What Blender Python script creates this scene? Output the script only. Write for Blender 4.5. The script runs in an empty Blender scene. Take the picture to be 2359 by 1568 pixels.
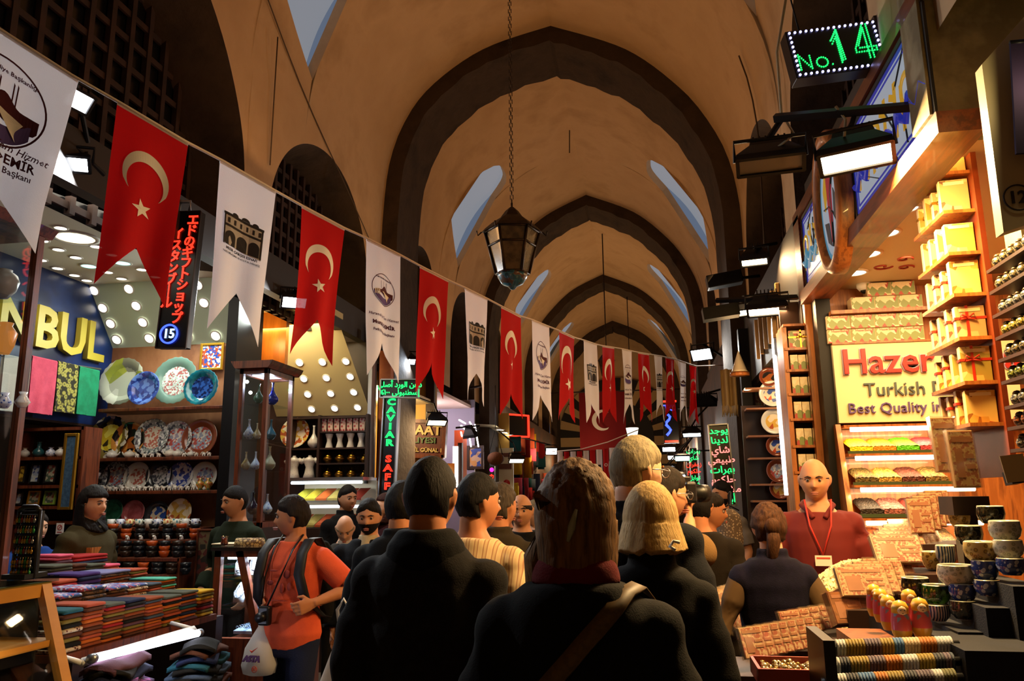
import bpy, bmesh, math, random
from mathutils import Vector, Matrix, Euler
PI = math.pi
R = math.radians
random.seed(14)
SC = bpy.context.scene
COL = SC.collection

# ------------------------------------------------------------------ camera, world, exposure
FPX = 1800.0                      # focal length in pixels of the 2359 x 1568 frame
CX, CY = 2359 / 2, 1568 / 2
EYE = Vector((0, 0, 1.62))
def _basis():
    d = Vector((1495 - CX, -(1140 - CY), -FPX)).normalized()      # the corridor's direction seen from the camera
    u = (Vector((0, 1, 0)) - d * d.y).normalized()
    r = d.cross(u)
    a = R(-2.5)
    u2 = u * math.cos(a) + r * math.sin(a)
    return Matrix((d.cross(u2), d, u2))
BAS = _basis()
cam_data = bpy.data.cameras.new('camera')
cam_data.sensor_width = 36
cam_data.lens = 36 * FPX / 2359
cam_data.clip_start = 0.05
cam_data.clip_end = 200
cam = bpy.data.objects.new('camera', cam_data)
COL.objects.link(cam)
cam.matrix_world = Matrix.Translation(EYE) @ BAS.to_4x4()
SC.camera = cam
world = bpy.data.worlds.new('evening_sky')
SC.world = world
world.use_nodes = True
world.node_tree.nodes['Background'].inputs['Color'].default_value = (0.30, 0.38, 0.55, 1)
world.node_tree.nodes['Background'].inputs['Strength'].default_value = 0.35
SC.view_settings.view_transform = 'Standard'
SC.view_settings.look = 'None'
SC.view_settings.gamma = 1.0
SC.view_settings.use_curve_mapping = False
SC.view_settings.exposure = 0.0
SC.cycles.use_denoising = True
SC.cycles.max_bounces = 5
SC.cycles.diffuse_bounces = 3
SC.cycles.glossy_bounces = 2
SC.cycles.transmission_bounces = 3
SC.cycles.transparent_max_bounces = 8
SC.cycles.sample_clamp_indirect = 4
SC.cycles.caustics_reflective = False
SC.cycles.caustics_refractive = False

def ray(px, py):
    return BAS @ Vector(((px - CX) / FPX, -(py - CY) / FPX, -1))
def at(px, py, Y):
    r = ray(px, py); return EYE + r * (Y / r.y)
def atx(px, py, X):
    r = ray(px, py); return EYE + r * (X / r.x)
def atz(px, py, Z):
    r = ray(px, py); return EYE + r * ((Z - EYE.z) / r.z)

def mpp(px, py, Y):
    """Metres per photograph pixel, square to the view, at corridor depth Y."""
    return Y / ray(px, py).y / FPX

# ------------------------------------------------------------------ materials
MATS = {}
def srgb(c):
    if isinstance(c, str):
        c = tuple(int(c[i:i + 2], 16) / 255 for i in (0, 2, 4))
    return tuple(x / 12.92 if x <= .04045 else ((x + .055) / 1.055) ** 2.4 for x in c)
def M(name, col='808080', rough=.6, metal=0, emit=None, es=0, col2=None, kind='noise', scale=8, bump=0, bscale=None,
      stretch=None, alpha=1, trans=0, coat=0, sharp=(.4, .6), spec=.5, sheen=0, coord='Object', ior=1.45):
    """A procedural material, made once per name. col2 mixes in by the chosen texture."""
    if name in MATS: return MATS[name]
    m = bpy.data.materials.new(name); m.use_nodes = True
    nt = m.node_tree; b = nt.nodes['Principled BSDF']
    c = srgb(col)
    b.inputs['Base Color'].default_value = (*c, 1)
    b.inputs['Roughness'].default_value = rough
    b.inputs['Metallic'].default_value = metal
    b.inputs['Specular IOR Level'].default_value = spec
    b.inputs['IOR'].default_value = ior
    if coat: b.inputs['Coat Weight'].default_value = coat
    if sheen: b.inputs['Sheen Weight'].default_value = sheen
    if trans: b.inputs['Transmission Weight'].default_value = trans
    if alpha < 1: b.inputs['Alpha'].default_value = alpha
    if emit is not None:
        b.inputs['Emission Color'].default_value = (*srgb(emit), 1)
        b.inputs['Emission Strength'].default_value = es
    if col2 is not None or bump:
        tc = nt.nodes.new('ShaderNodeTexCoord'); mp = nt.nodes.new('ShaderNodeMapping')
        nt.links.new(tc.outputs[coord], mp.inputs['Vector'])
        if stretch: mp.inputs['Scale'].default_value = stretch
        def tex(k, s):
            if k == 'noise':
                t = nt.nodes.new('ShaderNodeTexNoise'); t.inputs['Detail'].default_value = 5; t.inputs['Roughness'].default_value = .6; o = 'Fac'
            elif k == 'voronoi':
                t = nt.nodes.new('ShaderNodeTexVoronoi'); o = 'Distance'
            elif k == 'cells':
                t = nt.nodes.new('ShaderNodeTexVoronoi'); o = 'Color'
            elif k == 'brick':
                t = nt.nodes.new('ShaderNodeTexBrick'); o = 'Fac'
            elif k == 'wave':
                t = nt.nodes.new('ShaderNodeTexWave'); t.inputs['Distortion'].default_value = 3; t.inputs['Detail'].default_value = 2; o = 'Fac'
            elif k == 'stripe':
                t = nt.nodes.new('ShaderNodeTexWave'); t.inputs['Distortion'].default_value = 0; o = 'Fac'
            elif k == 'checker':
                t = nt.nodes.new('ShaderNodeTexChecker'); o = 'Fac'
            t.inputs['Scale'].default_value = s
            nt.links.new(mp.outputs['Vector'], t.inputs['Vector'])
            return t.outputs[o]
        if col2 is not None:
            o = tex(kind, scale)
            r = nt.nodes.new('ShaderNodeValToRGB')
            cols = [c] + [srgb(x) for x in (col2 if isinstance(col2, (list, tuple)) else [col2])]
            el = r.color_ramp.elements
            n = len(cols)
            el[0].position = sharp[0]; el[1].position = sharp[1]
            el[0].color = (*cols[0], 1); el[1].color = (*cols[-1], 1)
            for i in range(1, n - 1):
                e = el.new(sharp[0] + (sharp[1] - sharp[0]) * i / (n - 1)); e.color = (*cols[i], 1)
            if kind == 'cells':
                r.color_ramp.interpolation = 'CONSTANT'
            nt.links.new(o, r.inputs['Fac'])
            nt.links.new(r.outputs['Color'], b.inputs['Base Color'])
        if bump:
            o = tex('noise' if kind in ('cells', 'checker', 'stripe') else kind, bscale or scale * 3)
            bp = nt.nodes.new('ShaderNodeBump'); bp.inputs['Strength'].default_value = bump; bp.inputs['Distance'].default_value = .01
            nt.links.new(o, bp.inputs['Height']); nt.links.new(bp.outputs['Normal'], b.inputs['Normal'])
    MATS[name] = m
    return m
def glow(name, col, es, sample=True):
    if name in MATS: return MATS[name]
    m = M(name, '202020', .4, emit=col, es=es)
    if not sample:
        m.cycles.emission_sampling = 'NONE'
    return m
def clear(name, tint='ffffff', fac=.88, rough=.02):
    """Thin clear sheet: mostly see-through, with a mirror reflection at its surface."""
    if name in MATS: return MATS[name]
    m = bpy.data.materials.new(name); m.use_nodes = True
    nt = m.node_tree; nt.nodes.clear()
    out = nt.nodes.new('ShaderNodeOutputMaterial'); mx = nt.nodes.new('ShaderNodeMixShader')
    tr = nt.nodes.new('ShaderNodeBsdfTransparent'); gl = nt.nodes.new('ShaderNodeBsdfGlossy')
    tr.inputs['Color'].default_value = (*srgb(tint), 1)
    gl.inputs['Roughness'].default_value = rough
    mx.inputs[0].default_value = 1 - fac
    nt.links.new(tr.outputs[0], mx.inputs[1]); nt.links.new(gl.outputs[0], mx.inputs[2]); nt.links.new(mx.outputs[0], out.inputs['Surface'])
    MATS[name] = m
    return m

# ------------------------------------------------------------------ mesh building
class MB:
    """Collects shapes; build() links them as ONE mesh object."""
    def __init__(s): s.v = []; s.f = []; s.mi = []; s.sm = []; s.cur = 0; s.mats = []
    def mat(s, m):
        if m not in s.mats: s.mats.append(m)
        s.cur = s.mats.index(m); return s
    def add(s, vs, fs, smooth=False):
        n = len(s.v); s.v += [tuple(v) for v in vs]
        for f in fs:
            s.f.append(tuple(i + n for i in f)); s.mi.append(s.cur); s.sm.append(smooth)
        return s
    def box(s, c, d, rot=None, bev=0):
        x, y, z = d[0] / 2, d[1] / 2, d[2] / 2
        if bev:
            bm = bmesh.new(); bmesh.ops.create_cube(bm, size=1)
            bmesh.ops.scale(bm, vec=d, verts=bm.verts)
            bmesh.ops.bevel(bm, geom=bm.edges[:], offset=bev, segments=2, affect='EDGES', profile=.5)
            vs = [v.co.copy() for v in bm.verts]; bm.verts.index_update()
            fs = [[v.index for v in f.verts] for f in bm.faces]; bm.free()
        else:
            vs = [Vector((a * x, b * y, e * z)) for a in (-1, 1) for b in (-1, 1) for e in (-1, 1)]
            fs = [(0, 1, 3, 2), (4, 6, 7, 5), (0, 4, 5, 1), (2, 3, 7, 6), (0, 2, 6, 4), (1, 5, 7, 3)]
        if rot is not None:
            q = rot if isinstance(rot, Matrix) else Euler(rot).to_matrix()
            vs = [q @ v for v in vs]
        c = Vector(c)
        return s.add([v + c for v in vs], fs)
    def span(s, a, b):
        return s.box([(a[i] + b[i]) / 2 for i in range(3)], [abs(a[i] - b[i]) for i in range(3)])
    def quad(s, a, b, c, d): return s.add([a, b, c, d], [(0, 1, 2, 3)])
    def lathe(s, prof, c=(0, 0, 0), n=20, rot=None, smooth=True, wob=None, cap=True):
        """Turned shape: prof = [(radius, z)] bottom to top."""
        q = Euler(rot).to_matrix() if rot is not None else None
        vs = []
        for r, z in prof:
            for k in range(n):
                a = 2 * PI * k / n
                rr = r * (1 + (wob[0] * math.cos(wob[1] * a) if wob else 0))
                v = Vector((rr * math.cos(a), rr * math.sin(a), z))
                vs.append((q @ v if q else v) + Vector(c))
        fs = [(i * n + k, i * n + (k + 1) % n, (i + 1) * n + (k + 1) % n, (i + 1) * n + k) for i in range(len(prof) - 1) for k in range(n)]
        if cap:
            if prof[0][0] > 1e-5: fs.append(tuple(range(n - 1, -1, -1)))
            if prof[-1][0] > 1e-5: fs.append(tuple(range((len(prof) - 1) * n, len(prof) * n)))
        return s.add(vs, fs, smooth)
    def ball(s, c, r, n=12, m=8, rot=None):
        r = (r, r, r) if not hasattr(r, '__len__') else r
        q = Euler(rot).to_matrix() if rot is not None else None
        vs, fs = [], []
        for i in range(m + 1):
            t = PI * i / m
            for k in range(n):
                a = 2 * PI * k / n
                v = Vector((r[0] * math.sin(t) * math.cos(a), r[1] * math.sin(t) * math.sin(a), -r[2] * math.cos(t)))
                vs.append((q @ v if q else v) + Vector(c))
        fs = [(i * n + k, i * n + (k + 1) % n, (i + 1) * n + (k + 1) % n, (i + 1) * n + k) for i in range(m) for k in range(n)]
        return s.add(vs, fs, True)
    def tube(s, pts, r, n=8, cap=True, smooth=True):
        pts = [Vector(p) for p in pts]
        rs = r if hasattr(r, '__len__') else [r] * len(pts)
        rings = [ring_frame(pts, i) for i in range(len(pts))]
        return s.loft([[p + (a * math.cos(2 * PI * k / n) + b * math.sin(2 * PI * k / n)) * rr for k in range(n)] for p, (a, b), rr in zip(pts, rings, rs)], cap, smooth)
    def loft(s, rings, cap=True, smooth=True, closed=True):
        n = len(rings[0]); vs = [v for r in rings for v in r]
        kk = range(n) if closed else range(n - 1)
        fs = [(i * n + k, i * n + (k + 1) % n, (i + 1) * n + (k + 1) % n, (i + 1) * n + k) for i in range(len(rings) - 1) for k in kk]
        if cap: fs += [tuple(range(n - 1, -1, -1)), tuple(range((len(rings) - 1) * n, len(rings) * n))]
        return s.add(vs, fs, smooth)
    def prism(s, poly, d, axis='y', c=(0, 0, 0)):
        """A polygon given in the plane across the axis, drawn out by d along the axis (centred)."""
        def p(u, w, h):
            return Vector({'y': (u, h, w), 'x': (h, u, w), 'z': (u, w, h)}[axis]) + Vector(c)
        n = len(poly)
        vs = [p(u, w, -d / 2) for u, w in poly] + [p(u, w, d / 2) for u, w in poly]
        fs = [tuple(range(n - 1, -1, -1)), tuple(range(n, 2 * n))] + [(k, (k + 1) % n, n + (k + 1) % n, n + k) for k in range(n)]
        return s.add(vs, fs)
    def grid(s, fn, nu, nv, smooth=True, closed_u=False):
        vs = [fn(i / nu, j / nv) for j in range(nv + 1) for i in range(nu + 1)]
        fs = [(j * (nu + 1) + i, j * (nu + 1) + i + 1, (j + 1) * (nu + 1) + i + 1, (j + 1) * (nu + 1) + i) for j in range(nv) for i in range(nu)]
        return s.add(vs, fs, smooth)
    def mesh(s, name):
        me = bpy.data.meshes.new(name)
        me.from_pydata(s.v, [], s.f)
        for m in s.mats: me.materials.append(m)
        me.polygons.foreach_set('material_index', s.mi)
        me.polygons.foreach_set('use_smooth', s.sm)
        me.update()
        return me
    def build(s, name, m=None, parent=None, loc=None, rot=None):
        if m is not None and not s.mats: s.mats = [m]
        me = s.mesh(name)
        bm = bmesh.new(); bm.from_mesh(me); bmesh.ops.recalc_face_normals(bm, faces=bm.faces); bm.to_mesh(me); bm.free()
        o = bpy.data.objects.new(name, me); COL.objects.link(o)
        if parent is not None: o.parent = parent
        if loc is not None: o.location = loc
        if rot is not None: o.rotation_euler = rot
        return o
def ring_frame(pts, i):
    a = pts[min(i + 1, len(pts) - 1)] - pts[max(i - 1, 0)]
    a = a.normalized() if a.length > 1e-9 else Vector((0, 0, 1))
    ref = Vector((0, 0, 1)) if abs(a.z) < .9 else Vector((0, 1, 0))
    u = a.cross(ref).normalized()
    return u, a.cross(u)
def tag(o, label, cat, group=None, kind=None):
    if label: o['label'] = label
    if cat: o['category'] = cat
    if group: o['group'] = group
    if kind: o['kind'] = kind
    return o
def thing(name, label, cat, loc=(0, 0, 0), rz=0, group=None, rot=None):
    o = bpy.data.objects.new(name, None); COL.objects.link(o)
    o.empty_display_size = .1
    o.location = loc; o.rotation_euler = rot if rot is not None else (0, 0, rz)
    return tag(o, label, cat, group)
def struct(o):
    o['kind'] = 'structure'; return o
def copy_tree(o, loc=None, rz=None, label=None, group=None, rot=None, parent=None):
    """A thing with copies of its parts and sub-parts; mesh data is shared."""
    c = o.copy(); COL.objects.link(c)
    if parent is not None: c.parent = parent
    if loc is not None: c.location = loc
    if rz is not None: c.rotation_euler = (0, 0, rz)
    if rot is not None: c.rotation_euler = rot
    if label: c['label'] = label
    if group: c['group'] = group
    for ch in kids(o): copy_tree(ch, parent=c)
    return c
def kids(o): return [k for k in COL.objects if k.parent == o]
def swap_mats(o, table):
    """Give a copied tree its own meshes with other materials: {old material: new material}."""
    for x in [o] + kids(o):
        if x.type == 'MESH' and any(m in table for m in x.data.materials):
            x.data = x.data.copy()
            for i, m in enumerate(x.data.materials):
                if m in table: x.data.materials[i] = table[m]
def text(name, body, size, m, parent=None, loc=(0, 0, 0), rot=(PI / 2, 0, 0), depth=.004, bold=0, align='CENTER', spacing=1, shear=0, xs=1, outline=0):
    """Lettering: a text curve turned into a mesh."""
    cu = bpy.data.curves.new(name, 'FONT'); cu.body = body; cu.size = size
    cu.align_x = align; cu.align_y = 'CENTER'; cu.extrude = depth; cu.offset = bold; cu.space_character = spacing; cu.shear = shear
    cu.resolution_u = 2
    if outline: cu.fill_mode = 'NONE'; cu.bevel_depth = outline; cu.bevel_resolution = 0; cu.extrude = 0
    o = bpy.data.objects.new(name, cu); COL.objects.link(o)
    bpy.context.view_layer.update()
    me = bpy.data.meshes.new_from_object(o.evaluated_get(bpy.context.evaluated_depsgraph_get()))
    me.name = name
    COL.objects.unlink(o); bpy.data.objects.remove(o)
    me.materials.clear(); me.materials.append(m)
    for p in me.polygons: p.material_index = 0
    o = bpy.data.objects.new(name, me); COL.objects.link(o)
    if parent is not None: o.parent = parent
    o.location = loc; o.rotation_euler = rot; o.scale = (xs, 1, 1)
    return o
# ------------------------------------------------------------------ common materials
plaster = M('plaster', 'b89a74', .9, col2=['c4a680', 'a88a64'], scale=1.1, bump=.25, bscale=9, sharp=(.3, .75))
plaster_white = M('plaster_pier', '9a8c70', .9, col2=['867a5e', '6b5f48'], scale=3, bump=.4, bscale=12)
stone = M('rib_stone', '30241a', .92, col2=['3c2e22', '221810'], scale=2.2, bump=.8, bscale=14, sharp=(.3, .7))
dark_lattice = M('lattice_wood', '3a241b', .7, col2='2a1a14', scale=6)
dark_glass = M('dark_window_glass', '14161a', .25)
sky_glass = glow('dusk_lit_glass', 'a6abb6', .55)
floor_stone = M('floor_stone', '5c5248', .45, col2=['6d6256', '4a4138'], scale=3, bump=.2)
wood = M('mahogany', '5a2a16', .4, col2=['6e351c', '431d0f'], kind='noise', scale=3, stretch=(8, 8, .7), coat=.2)
wood_warm = M('warm_wood', '9a5a28', .4, col2=['b06a32', '7c4620'], scale=3, stretch=(8, 8, .7), coat=.15)
wood_dark = M('dark_wood', '2e1810', .5, col2='241209', scale=4)
wood_mid = M('wall_wood', '8a5a3c', .45, col2=['9c6a48', '774a30'], scale=2.5, stretch=(1, 6, .5))
black_metal = M('black_metal', '17171a', .45, metal=.6)
steel = M('steel', '9a9ca0', .35, metal=.9)
cream = M('cream_panel', 'e8d9b6', .5)
white = M('white_paint', 'e6e4dc', .5)
brass = M('brass', 'c79a34', .25, metal=1)
gold = M('gold', 'd9a83a', .3, metal=.9)
black = M('black_plastic', '0c0c0e', .4)
dark_cloth = M('dark_cloth', '14161f', .95, bump=.3, bscale=200)
glass = clear('shop_glass', 'f4faff', .92)
plastic_wrap = clear('cellophane', 'ffffff', .72, .12)
ceil_white = M('shop_ceiling', 'd8d4c4', .6)

# ------------------------------------------------------------------ vaulted corridor
PL_NEAR = [(-3.0, 3.3), (-3.0, 4.3), (-2.99, 4.9), (-2.92, 5.6), (-2.72, 6.15), (-2.38, 6.58), (-1.75, 6.98), (-.93, 7.19)]
PL_FAR = [(-3.0, 3.3), (-3.0, 4.3), (-2.99, 4.75), (-2.90, 5.25), (-2.72, 5.7), (-2.38, 6.2), (-1.75, 6.80), (-.93, 7.19)]
PR = [(1.13, 3.3), (1.13, 4.3), (1.12, 4.8), (1.04, 5.3), (.86, 5.75), (.55, 6.22), (-.05, 6.78), (-.93, 7.19)]
def smooth_poly(pts, n=40):
    """Catmull-Rom through the points, evenly spaced by length."""
    out = []
    for i in range(len(pts) - 1):
        p0, p1, p2, p3 = [Vector(pts[max(0, min(len(pts) - 1, j))]) for j in (i - 1, i, i + 1, i + 2)]
        for k in range(12):
            t = k / 12
            out.append(.5 * ((2 * p1) + (p2 - p0) * t + (2 * p0 - 5 * p1 + 4 * p2 - p3) * t * t + (3 * p1 - p0 - 3 * p2 + p3) * t ** 3))
    out.append(Vector(pts[-1]))
    L = [0]
    for a, b in zip(out, out[1:]): L.append(L[-1] + (b - a).length)
    res = []
    for k in range(n + 1):
        t = L[-1] * k / n; i = 0
        while i < len(L) - 2 and L[i + 1] < t: i += 1
        res.append(out[i].lerp(out[i + 1], (t - L[i]) / max(1e-9, L[i + 1] - L[i])))
    return res
S_LN, S_LF, S_R = smooth_poly(PL_NEAR), smooth_poly(PL_FAR), smooth_poly(PR)
def prof(side, s, Y, off=0):
    s = max(0, min(1, s)) * 40; i = min(39, int(s)); f = s - i
    if side == 'right': P = [S_R[i].lerp(S_R[i + 1], f)]; d = S_R[i + 1] - S_R[i]
    else:
        w = max(0, min(1, (Y - 9.1) / 5))
        a, b = S_LN[i].lerp(S_LN[i + 1], f), S_LF[i].lerp(S_LF[i + 1], f)
        P = [a.lerp(b, w)]; d = (S_LN[i + 1] - S_LN[i]).lerp(S_LF[i + 1] - S_LF[i], w)
    d = d.normalized(); nrm = Vector((d.y, -d.x)) if side == 'left' else Vector((-d.y, d.x))   # towards the inside
    p = P[0] + nrm * off
    return Vector((p.x, Y, p.y))
def s_of_z(side, z, Y):
    lo, hi = 0, 1
    for _ in range(24):
        m = (lo + hi) / 2
        if prof(side, m, Y).z < z: lo = m
        else: hi = m
    return lo
RIBS = [-1.0, 8.5, 14.0, 19.5, 25.0, 30.5]
LUN = {'left': [(3.0, 2.3, 1.75, 3.9), (6.87, 1.17, 1.1, 3.86)], 'right': [(4.6, 1.0, 1.2, 3.8), (7.15, 1.12, 1.1, 3.86)]}
for k in range(1, 5):
    for sd in ('left', 'right'):
        LUN[sd] += [(RIBS[k] + 1.65, .88, 1.15, 3.9), (RIBS[k] + 4.2, .88, 1.15, 3.9)]
WIN = {'left': [(5.25, 6.3, .43, .69)], 'right': [(5.2, 5.9, .43, .72)]}
for k in range(1, 5):
    for sd in ('left', 'right'):
        WIN[sd].append((RIBS[k] + 2.52, RIBS[k] + 3.5, .41 if sd == 'left' else .38, .75 if sd == 'left' else .74))
def lun_z(l, Y):
    u = (Y - l[0]) / l[1]
    return None if abs(u) >= 1 else l[3] + l[2] * math.sqrt(1 - u * u) ** .92
def win_s(w, Y):
    u = (Y - w[0]) / (w[1] - w[0])
    if u <= 0 or u >= 1: return None
    lo = w[2] + .10 * (1 - u); top = w[3] - .07 * (2 * u - 1) ** 4
    return lo, top
Y0, Y1 = -4.0, 31.1
def shell(side, ya, yb, name):
    lun = [l for l in LUN[side] if l[0] + l[1] > ya and l[0] - l[1] < yb]
    win = [w for w in WIN[side] if w[1] > ya and w[0] < yb]
    ys = {ya, yb}
    y = ya
    while y < yb: ys.add(round(y, 4)); y += .11
    for l in lun:
        for k in range(-24, 25): ys.add(round(l[0] + l[1] * math.sin(k / 24 * PI / 2), 4))
    for w in win:
        ys |= {w[0] + 1e-3, w[1] - 1e-3, w[0], w[1]}
    ys = sorted(v for v in ys if ya <= v <= yb)
    cols = []
    for Y in ys:
        lo = 0
        for l in lun:
            z = lun_z(l, Y)
            if z is not None: lo = s_of_z(side, z, Y)
        mid = (.60, .60)
        for w in win:
            q = win_s(w, Y)
            if q: mid = q
        cols.append([prof(side, lo + (mid[0] - lo) * i / 16, Y) for i in range(17)] + [prof(side, mid[1] + (1 - mid[1]) * i / 14, Y) for i in range(15)])
    mb = MB()
    vs = [v for c in cols for v in c]; n = 32
    fs = [(j * n + i, j * n + i + 1, (j + 1) * n + i + 1, (j + 1) * n + i) for j in range(len(cols) - 1) for i in range(n - 1) if i != 16]
    mb.add(vs, fs, True)
    return struct(mb.build(name, plaster))
bays = [(-4.0, -1.0)] + [(a, b) for a, b in zip(RIBS, RIBS[1:])]
for i, (a, b) in enumerate(bays):
    for sd in ('left', 'right'):
        shell(sd, a, b + .02, 'ceiling')
# upper panes of the light openings, set back behind the plaster
wn = 1
for sd in ('left', 'right'):
    for w in WIN[sd]:
        a, b = w[0], w[1]
        m = MB().mat(plaster)
        N = 16
        edge_lo, edge_hi = [], []
        for k in range(N + 1):
            Y = a + 1e-3 + (b - a - 2e-3) * k / N
            q = win_s(w, Y); edge_lo.append((Y, q[0])); edge_hi.append((Y, q[1]))
        loop = edge_lo + edge_hi[::-1]
        dp = .10
        n = len(loop)
        vs = [prof(sd, s, Y) for Y, s in loop] + [prof(sd, s, Y, -dp) for Y, s in loop]
        m.add(vs, [(k, (k + 1) % n, n + (k + 1) % n, n + k) for k in range(n)], False)
        o = struct(m.build('window_%d' % wn)); wn += 1
        g = MB()
        g.grid(lambda u, v: prof(sd, edge_lo[round(u * N)][1] * (1 - v) + edge_hi[round(u * N)][1] * v, edge_lo[round(u * N)][0], -dp), N, 10)
        g.build('pane', sky_glass, o)
# lunettes: stone reveal, wooden lattice and dark panes
for sd, sg in (('left', -1), ('right', 1)):
    X = -3.0 if sd == 'left' else 1.13
    for l in LUN[sd]:
        if l[0] > 24: continue
        c, a, b, zs = l
        o = MB()
        pts = [(c - a, 3.3)] + [(c + a * math.sin(k / 24 * PI / 2) * .9999, lun_z(l, c + a * math.sin(k / 24 * PI / 2) * .9999) or zs) for k in range(-24, 25)] + [(c + a, 3.3)]
        front = [prof(sd, s_of_z(sd, z, y), y) for y, z in pts]
        back = [Vector((X + sg * .38, c + (y - c) * .90, zs + (z - zs) * .9 if z > zs else z)) for y, z in pts]
        n = len(pts)
        o.add(front + back, [(k, k + 1, n + k + 1, n + k) for k in range(n - 1)], False)
        fr = struct(o.build('window_%d' % wn, stone)); wn += 1
        g = MB()
        ci = len(back)
        g.add(back + [Vector((X + sg * .38, c, 3.3))], [(k, k + 1, ci) for k in range(n - 1)])
        g.build('pane', dark_glass, fr)
        if l[0] < 12:
            lat = MB(); st = .19 if a > 2 else .15
            y = c - a
            while y < c + a:
                z = lun_z(l, y)
                if z: lat.span((X + sg * .33, y - .022, 3.3), (X + sg * .37, y + .022, zs + (z - zs) * .9))
                y += st
            z = 3.35
            while z < zs + b * .9:
                h = 1 if z < zs else max(0, 1 - ((z - zs) / (b * .9)) ** 2) ** .5
                lat.span((X + sg * .34, c - a * .9 * h, z - .022), (X + sg * .36, c + a * .9 * h, z + .022))
                z += st
            lat.build('lattice', dark_lattice, fr)
# stone ribs
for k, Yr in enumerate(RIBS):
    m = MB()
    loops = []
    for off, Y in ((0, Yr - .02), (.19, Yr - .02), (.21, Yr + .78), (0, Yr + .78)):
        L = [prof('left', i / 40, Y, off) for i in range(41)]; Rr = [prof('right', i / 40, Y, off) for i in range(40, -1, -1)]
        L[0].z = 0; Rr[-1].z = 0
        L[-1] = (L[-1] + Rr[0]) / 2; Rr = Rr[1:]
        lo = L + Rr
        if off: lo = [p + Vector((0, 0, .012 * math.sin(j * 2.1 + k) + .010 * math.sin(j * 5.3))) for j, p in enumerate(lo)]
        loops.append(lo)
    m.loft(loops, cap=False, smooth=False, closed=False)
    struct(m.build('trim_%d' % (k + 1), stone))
# outer enclosure: floor, far wall, light-blocking wall behind, outer walls and the roofs over the shops
struct(MB().span((-6.2, Y0, -.1), (4.2, Y1, 0)).build('floor', floor_stone))
struct(MB().span((-6.2, Y0 - .1, 0), (4.2, Y0, 7.6)).build('wall_light_block', plaster))  # unseen end wall, added to keep outside light off the figures' backs
struct(MB().span((-6.3, Y0, 0), (-6.2, Y1, 7.6)).build('wall_left', plaster))
struct(MB().span((4.2, Y0, 0), (4.3, Y1, 7.6)).build('wall_right', plaster))
struct(MB().span((-6.3, Y0, 3.72), (-3.42, Y1, 3.8)).build('ceiling', plaster))
struct(MB().span((1.55, Y0, 3.72), (4.3, Y1, 3.8)).build('ceiling', plaster))
ORD = ['first', 'second', 'third', 'fourth', 'fifth', 'sixth', 'seventh', 'eighth', 'ninth', 'tenth', 'eleventh', 'twelfth', 'thirteenth', 'fourteenth', 'fifteenth', 'sixteenth', 'seventeenth', 'eighteenth', 'nineteenth', 'twentieth', 'twenty-first', 'twenty-second', 'twenty-third', 'twenty-fourth', 'twenty-fifth']
def on_plane(px, py, p, n):
    r = ray(px, py); n = Vector(n); return EYE + r * ((Vector(p) - EYE).dot(n) / r.dot(n))
def downlight(p, name, label, cat, group, rad=.04, m_glow=None, normal=None, ring=None, energy=0):
    t = thing(name, label, cat, p, group=group)
    if normal is not None: t.rotation_euler = Vector((0, 0, -1)).rotation_difference(Vector(normal)).to_euler()
    MB().lathe([(rad * 1.28, 0.0), (rad * 1.28, -.006), (rad, -.008), (rad, 0)], n=16, cap=False).build('trim_ring', ring or white, t)
    MB().lathe([(rad, -.004), (0, -.0041)], n=16, cap=False, smooth=False).build('lamp_lens', m_glow, t)
    return t
def area(name, loc, size, energy, col, direction, parent=None, spread=PI):
    l = bpy.data.lights.new(name, 'AREA'); l.shape = 'RECTANGLE'; l.size = size[0]; l.size_y = size[1]; l.energy = energy; l.color = col; l.spread = spread
    o = bpy.data.objects.new(name, l); COL.objects.link(o); o.location = loc
    o.rotation_euler = Vector(direction).to_track_quat('-Z', 'Y').to_euler()
    if parent is not None: o.parent = parent
    return o
def point(name, loc, energy, col, rad=.05):
    l = bpy.data.lights.new(name, 'POINT'); l.energy = energy; l.color = col; l.shadow_soft_size = rad
    o = bpy.data.objects.new(name, l); COL.objects.link(o); o.location = loc; return o
WARM, WARMER, COOL, NEUT = (1, .62, .28), (1, .5, .16), (.82, .92, 1), (1, .86, .66)
g_cool = glow('cool_lamp', 'f2f6ff', 9); g_warm = glow('warm_lamp', 'ffe2b0', 9); g_neut = glow('spot_glow', 'fff2d8', 6); g_teal = glow('teal_spot', 'a8fff2', 2.5)

# ---- shop 15: shell
XW, YP = -5.0, 6.60
ceil1 = struct(MB().span((XW, 2.6, 3.57), (-3.09, 6.2, 3.63)).build('ceiling', ceil_white))
struct(MB().add([(XW, 6.2, 3.57), (-3.55, 6.2, 3.57), (-3.55, YP, 3.05), (XW, YP, 3.05)], [(0, 1, 2, 3)]).build('ceiling', M('pale_green_panel', 'c2d2c0', .5)))
blue_wall = M('night_city_print', '0c1430', .35, col2=['101e48', '18397a', '080c1c'], scale=.9, sharp=(.3, .8))
struct(MB().span((XW - .05, 2.6, 2.3), (XW, YP, 3.57)).build('wall_mural', blue_wall))
struct(MB().span((XW - .35, 2.6, 0), (XW - .28, YP, 2.3)).build('wall_shop', wood_dark))
struct(MB().span((XW - .3, 2.6, 2.28), (XW, YP, 2.3)).build('ceiling', wood_dark))
struct(MB().span((XW - .3, YP, 0), (-3.5, YP + .06, 3.5)).build('wall_partition', wood_mid))
struct(MB().span((-3.09, 2.2, 3.3), (-3.0, 8.5, 3.62)).build('trim_fascia', M('fascia_dark', '2a2420', .6)))
p = at(530, 960, 6.2)
struct(MB().span((p.x - .05, 6.15, 0), (p.x + .05, YP, 3.5)).build('trim_post', black_metal))
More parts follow.
